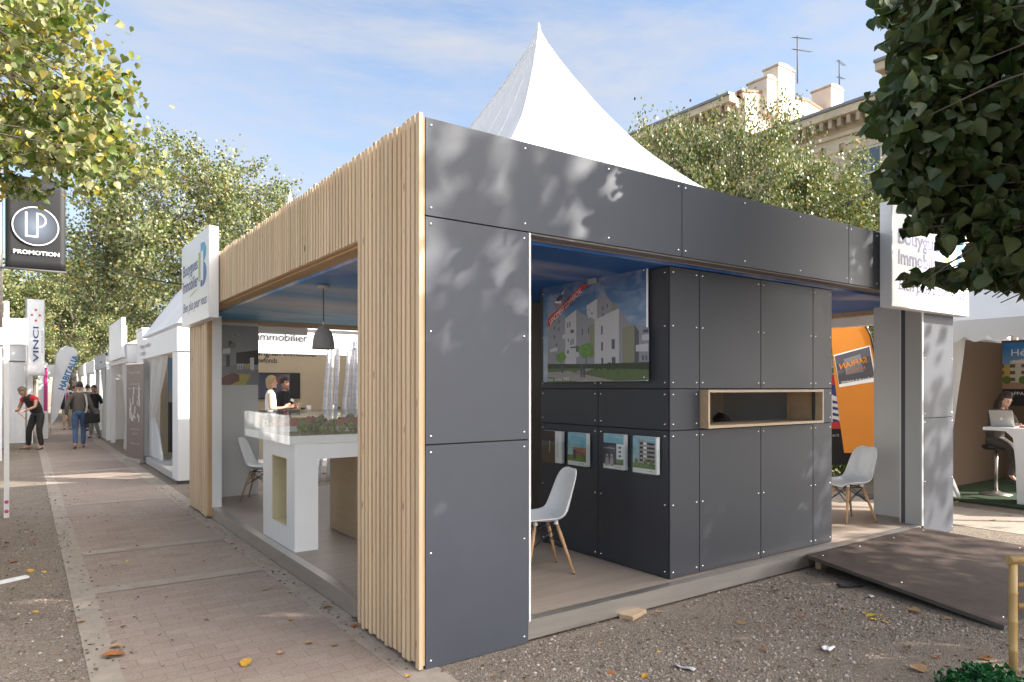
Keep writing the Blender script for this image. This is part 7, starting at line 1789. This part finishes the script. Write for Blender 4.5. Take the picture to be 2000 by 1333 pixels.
h_dark = mat('dark brown hair', (0.028, 0.016, 0.011), 0.55, var=0.3, scale=30, stretch=(4, 4, 1)); h_grey = mat('white grey hair', (0.55, 0.54, 0.52), 0.6, var=0.2, scale=30); h_blond = mat('ash blond hair', (0.36, 0.26, 0.14), 0.55, var=0.35, scale=30, stretch=(4, 4, 1)); h_short = mat('cropped grey hair', (0.14, 0.11, 0.09), 0.7, var=0.3, scale=40)
s_black = mat('black shoe leather', (0.02, 0.018, 0.016), 0.4); s_tan = mat('tan shoe leather', (0.2, 0.11, 0.06), 0.5)
# man bending over at the left stall
q = onZ(0, 68, 879)
bend = dict(pelvis=(0, -.06, .9), waist=(0, .0, 1.03), chest=(0, .12, 1.2), neck=(0, .245, 1.34), head=(0, .345, 1.43), shoR=(.19, .17, 1.28), shoL=(-.19, .17, 1.28), elbR=(.29, .2, 1.02), wriR=(.1, .42, .98), handR=(.05, .48, .985), elbL=(-.3, .3, 1.08), wriL=(-.28, .55, 1.0), hipR=(.09, -.06, .87), hipL=(-.09, -.06, .87), kneR=(.2, .0, .47), kneL=(-.12, .02, .47), ankR=(.26, -.05, .085), ankL=(-.13, -.05, .085), toeR=(.34, .08, .03), toeL=(-.18, .1, .03))
PA, _ = person('man in a red shirt and dark waistcoat bending over beside the white stall', (q.x + 0.02, q.y), face_dir(-0.75, -0.7), bend, height=1.84, skin='skin_tan', top=m_red, sleeves=1, legs=m_dark, shoe=s_tan, hair=h_short, over=(m_dark, False), nod=0.7)
TL = thing('wooden_batten', 'thin wooden batten held by the bending man', 'batten', (q.x, q.y, 1.0)); rot = Matrix.Rotation(face_dir(-0.75, -0.7), 3, 'Z'); ba = rot @ Vector((.12, .44, 1.04)) + Vector((q.x + .02, q.y, 0)); bb = rot @ Vector((-.42, .7, .86)) + Vector((q.x + .02, q.y, 0))
g = MB(); g.tube([ba, bb], 0.014, 6); g.build('stick', M['pine_h'], TL)
# man walking away with a shoulder bag
q = onZ(0, 155, 877)
walk = dict(elbR=(.27, -.03, 1.12), wriR=(.28, .08, .9), elbL=(-.28, -.08, 1.13), wriL=(-.29, -.02, .88), kneR=(.09, .14, .52), ankR=(.09, .1, .1), toeR=(.1, .26, .04), kneL=(-.09, .0, .5), ankL=(-.09, -.3, .14), toeL=(-.1, -.18, .035))
yw = face_dir(0.05, 1.0)
person('man seen from behind walking away in a grey brown jacket and jeans', (q.x, q.y), yw, walk, height=1.78, top=m_grey, sleeves=3, legs=m_jean, shoe=s_tan, hair=h_dark, curl=.8)
BG = thing('shoulder_bag', 'dark shoulder bag with pale strap on the walking man', 'bag', (q.x + .25, q.y - .05, .85)); g = MB(); g.prism([(q.x + .12, q.y - .16, .98), (q.x + .46, q.y - .1, .94), (q.x + .47, q.y - .1, .7), (q.x + .1, q.y - .16, .68)], (0.02, .14, 0)); g.build('body', m_black, BG, bevel=.02)
g = MB(); pts_ = [(q.x + .14, q.y - .1, .96), (q.x + .17, q.y - .155, 1.2), (q.x + .13, q.y - .13, 1.47), (q.x + .05, q.y + .02, 1.52), (q.x + .02, q.y + .16, 1.35)]
for a, b in zip(pts_, pts_[1:]): a = Vector(a); b = Vector(b); m_ = (a + b) / 2; g.obox(m_, (b - a) / 2, (.022, 0, 0), (0, .004, 0))
g.build('strap', M['grey_light'], BG)
# woman on the phone
q = onZ(0, 184, 856)
ph = dict(elbL=(-.24, .08, 1.14), wriL=(-.12, .12, 1.5), handL=(-.085, .075, 1.575), elbR=(.2, -.02, 1.12), wriR=(.16, .14, .98), kneR=(.08, .02, .5), ankR=(.1, -.02, .09), kneL=(-.06, .05, .5), ankL=(-.16, .03, .09), toeL=(-.2, .16, .03))
person('woman in black top and grey trousers holding a phone to her ear', (q.x, q.y), face_dir(-0.35, -1), ph, fem=True, height=1.7, skin='skin_tan', top=m_black, sleeves=3, legs=m_greyt, shoe=s_black, hair=h_dark, hair_len=1, nod=.1)
# older man in suit
q = onZ(0, 131, 840)
wf = dict(kneR=(.09, .1, .51), ankR=(.09, .12, .1), toeR=(.1, .27, .05), kneL=(-.09, .03, .5), ankL=(-.09, -.14, .1), toeL=(-.1, -.01, .03))
PM, _ = person('grey haired man in dark jacket and red tie walking towards the viewer', (q.x, q.y), face_dir(0.0, -1), wf, height=1.8, top=m_blue, sleeves=3, legs=m_khaki, shoe=s_black, hair=h_grey)
# jacket as two open fronts and back, tie
g = MB()
def coat(u, v):
    a = math.radians(115) + u * math.radians(310); a = math.pi / 2 + 0.42 + u * (2 * math.pi - 0.84); zc = .78 + .64 * v; w = .205 - .03 * math.sin(v * 3.0) * .6 + .012 * (1 - v); 
    if v > .85: w *= 1 - (v - .85) * 1.6
    return (w * math.cos(a), .145 * math.sin(a) * (1 if v < .85 else .9), zc)
g.grid(coat, 28, 12); o = g.build('jacket', m_navy, PM, solid=.012); 
g.v = []; off = PM.location
for v in o.data.vertices: v.co = v.co + off
v_, f_ = skin_obj([([(s * .18, 0, 1.4), (s * .215, -.02, 1.2), (s * .23, -.03, 1.12), (s * .24, .02, .98), (s * .236, .05, .9)], [.08, .068, .058, .052, .046], [(0, 1), (1, 2), (2, 3), (3, 4)]) for s in (-1, 1)]); me = bpy.data.meshes.new('sleeve'); me.from_pydata(v_, [], f_); put('sleeves', me, m_navy, PM)
g = MB(); g.poly([(-.02, .15, 1.4), (.02, .15, 1.4), (.045, .165, 1.02), (0, .166, .95), (-.045, .165, 1.02)]); o = g.build('tie', m_red, PM, solid=.01)
for v in o.data.vertices: v.co = v.co + off
# far figures
q = onZ(0, 108, 806); person('distant person in a red jacket at the left stalls', (q.x, 34.0), face_dir(1, -.4), None, height=1.7, top=m_red, sleeves=3, legs=m_navy, shoe=s_black, hair=h_dark)
person('distant person in a dark coat between the walking man and the woman on the phone', (1.95, 30.5), face_dir(-.2, 1), walk, height=1.74, top=m_brown, sleeves=3, legs=m_dark, shoe=s_black, hair=h_dark)
# two women talking in the stall behind the pavilion
q = onY(13.9, 527, 760)
talk = dict(elbR=(.22, -.01, 1.11), wriR=(.12, .24, 1.13), handR=(.06, .3, 1.16), elbL=(-.22, -.01, 1.11), wriL=(-.1, .25, 1.12), handL=(-.03, .31, 1.17))
person('blond woman in a sleeveless white blouse talking in the peaked stall', (q.x - .04, 13.7), face_dir(.95, -.25), talk, fem=True, height=1.70, top=m_white, sleeves=0, legs=m_dark, shoe=s_black, hair=h_blond, hair_len=1, z=.15, curl=.9)
person('dark haired woman in a black top standing before the television', (q.x + .36, 14.15), face_dir(.5, -.85), talk, fem=True, height=1.68, skin='skin_tan', top=m_black, sleeves=2, legs=m_black, shoe=s_black, hair=h_dark, hair_len=0, z=.15)
BD = thing('name_badge', 'white name badge on the black top', 'badge', (q.x + .45, 13.98, 1.38)); g = MB(); g.obox((q.x + .47, 13.985, 1.4), (.035, .02, -.015), (.004, -.006, 0), (.01, .004, .022)); g.build('card', M['white'], BD)
# woman at the laptop on the bar stool
sit = dict(pelvis=(0, -.02, .86), waist=(0, .01, 1.0), chest=(0, .06, 1.2), neck=(0, .12, 1.35), head=(0, .18, 1.475), shoR=(.155, .09, 1.3), shoL=(-.155, .09, 1.3), elbR=(.21, .2, 1.08), elbL=(-.21, .2, 1.08), wriR=(.1, .42, 1.1), wriL=(-.1, .42, 1.1), handR=(.08, .5, 1.115), handL=(-.08, .5, 1.115), hipR=(.09, 0, .84), hipL=(-.09, 0, .84), kneR=(.13, .4, .82), kneL=(-.07, .38, .68), ankR=(.02, .47, .44), ankL=(-.1, .18, .32), toeR=(.0, .6, .4), toeL=(-.12, .3, .22))
person('woman in a brown grey suit sitting at the laptop under the scalloped tent', (12.12, 4.36), face_dir(-.45, -.9), sit, fem=True, height=1.66, top=m_brown, sleeves=3, legs=m_brown, shoe=s_black, hair=h_dark, hair_len=2, nod=.45, z=.02)
# person sitting inside the cabin, only the dark hair shows through the hatch
sit2 = dict(pelvis=(0, 0, .5), waist=(0, .02, .64), chest=(0, .04, .85), neck=(0, .05, 1.0), head=(0, .08, 1.13), sho=(.165, .04, .95), elb=(.22, .1, .68), wri=(.15, .34, .62), hip=(.09, 0, .48), kne=(.1, .42, .48), ank=(.1, .4, .085), toe=(.1, .56, .03))
person('person sitting behind the hatch, only dark hair showing', (5.58, 4.30), face_dir(.3, 1), sit2, fem=True, height=1.66, top=m_black, sleeves=3, legs=m_dark, shoe=s_black, hair=h_dark, hair_len=0, z=FL + .012)
SC = thing('stool', 'low black stool under the person behind the hatch', 'stool', (5.58, 4.30, FL)); g = MB(); g.lathe([(0, .36), (.17, .36), (.18, .38), (.17, .395), (0, .4)], (5.58, 4.30, FL), 20); g.build('seat', M['black'], SC)
for k in range(4): a = .785 + k * 1.571; g = MB(); g.tube([(5.58 + .1 * math.cos(a), 4.30 + .1 * math.sin(a), FL + .36), (5.58 + .17 * math.cos(a), 4.30 + .17 * math.sin(a), FL + .001)], .012, 6); g.build('leg', M['steel'], SC)
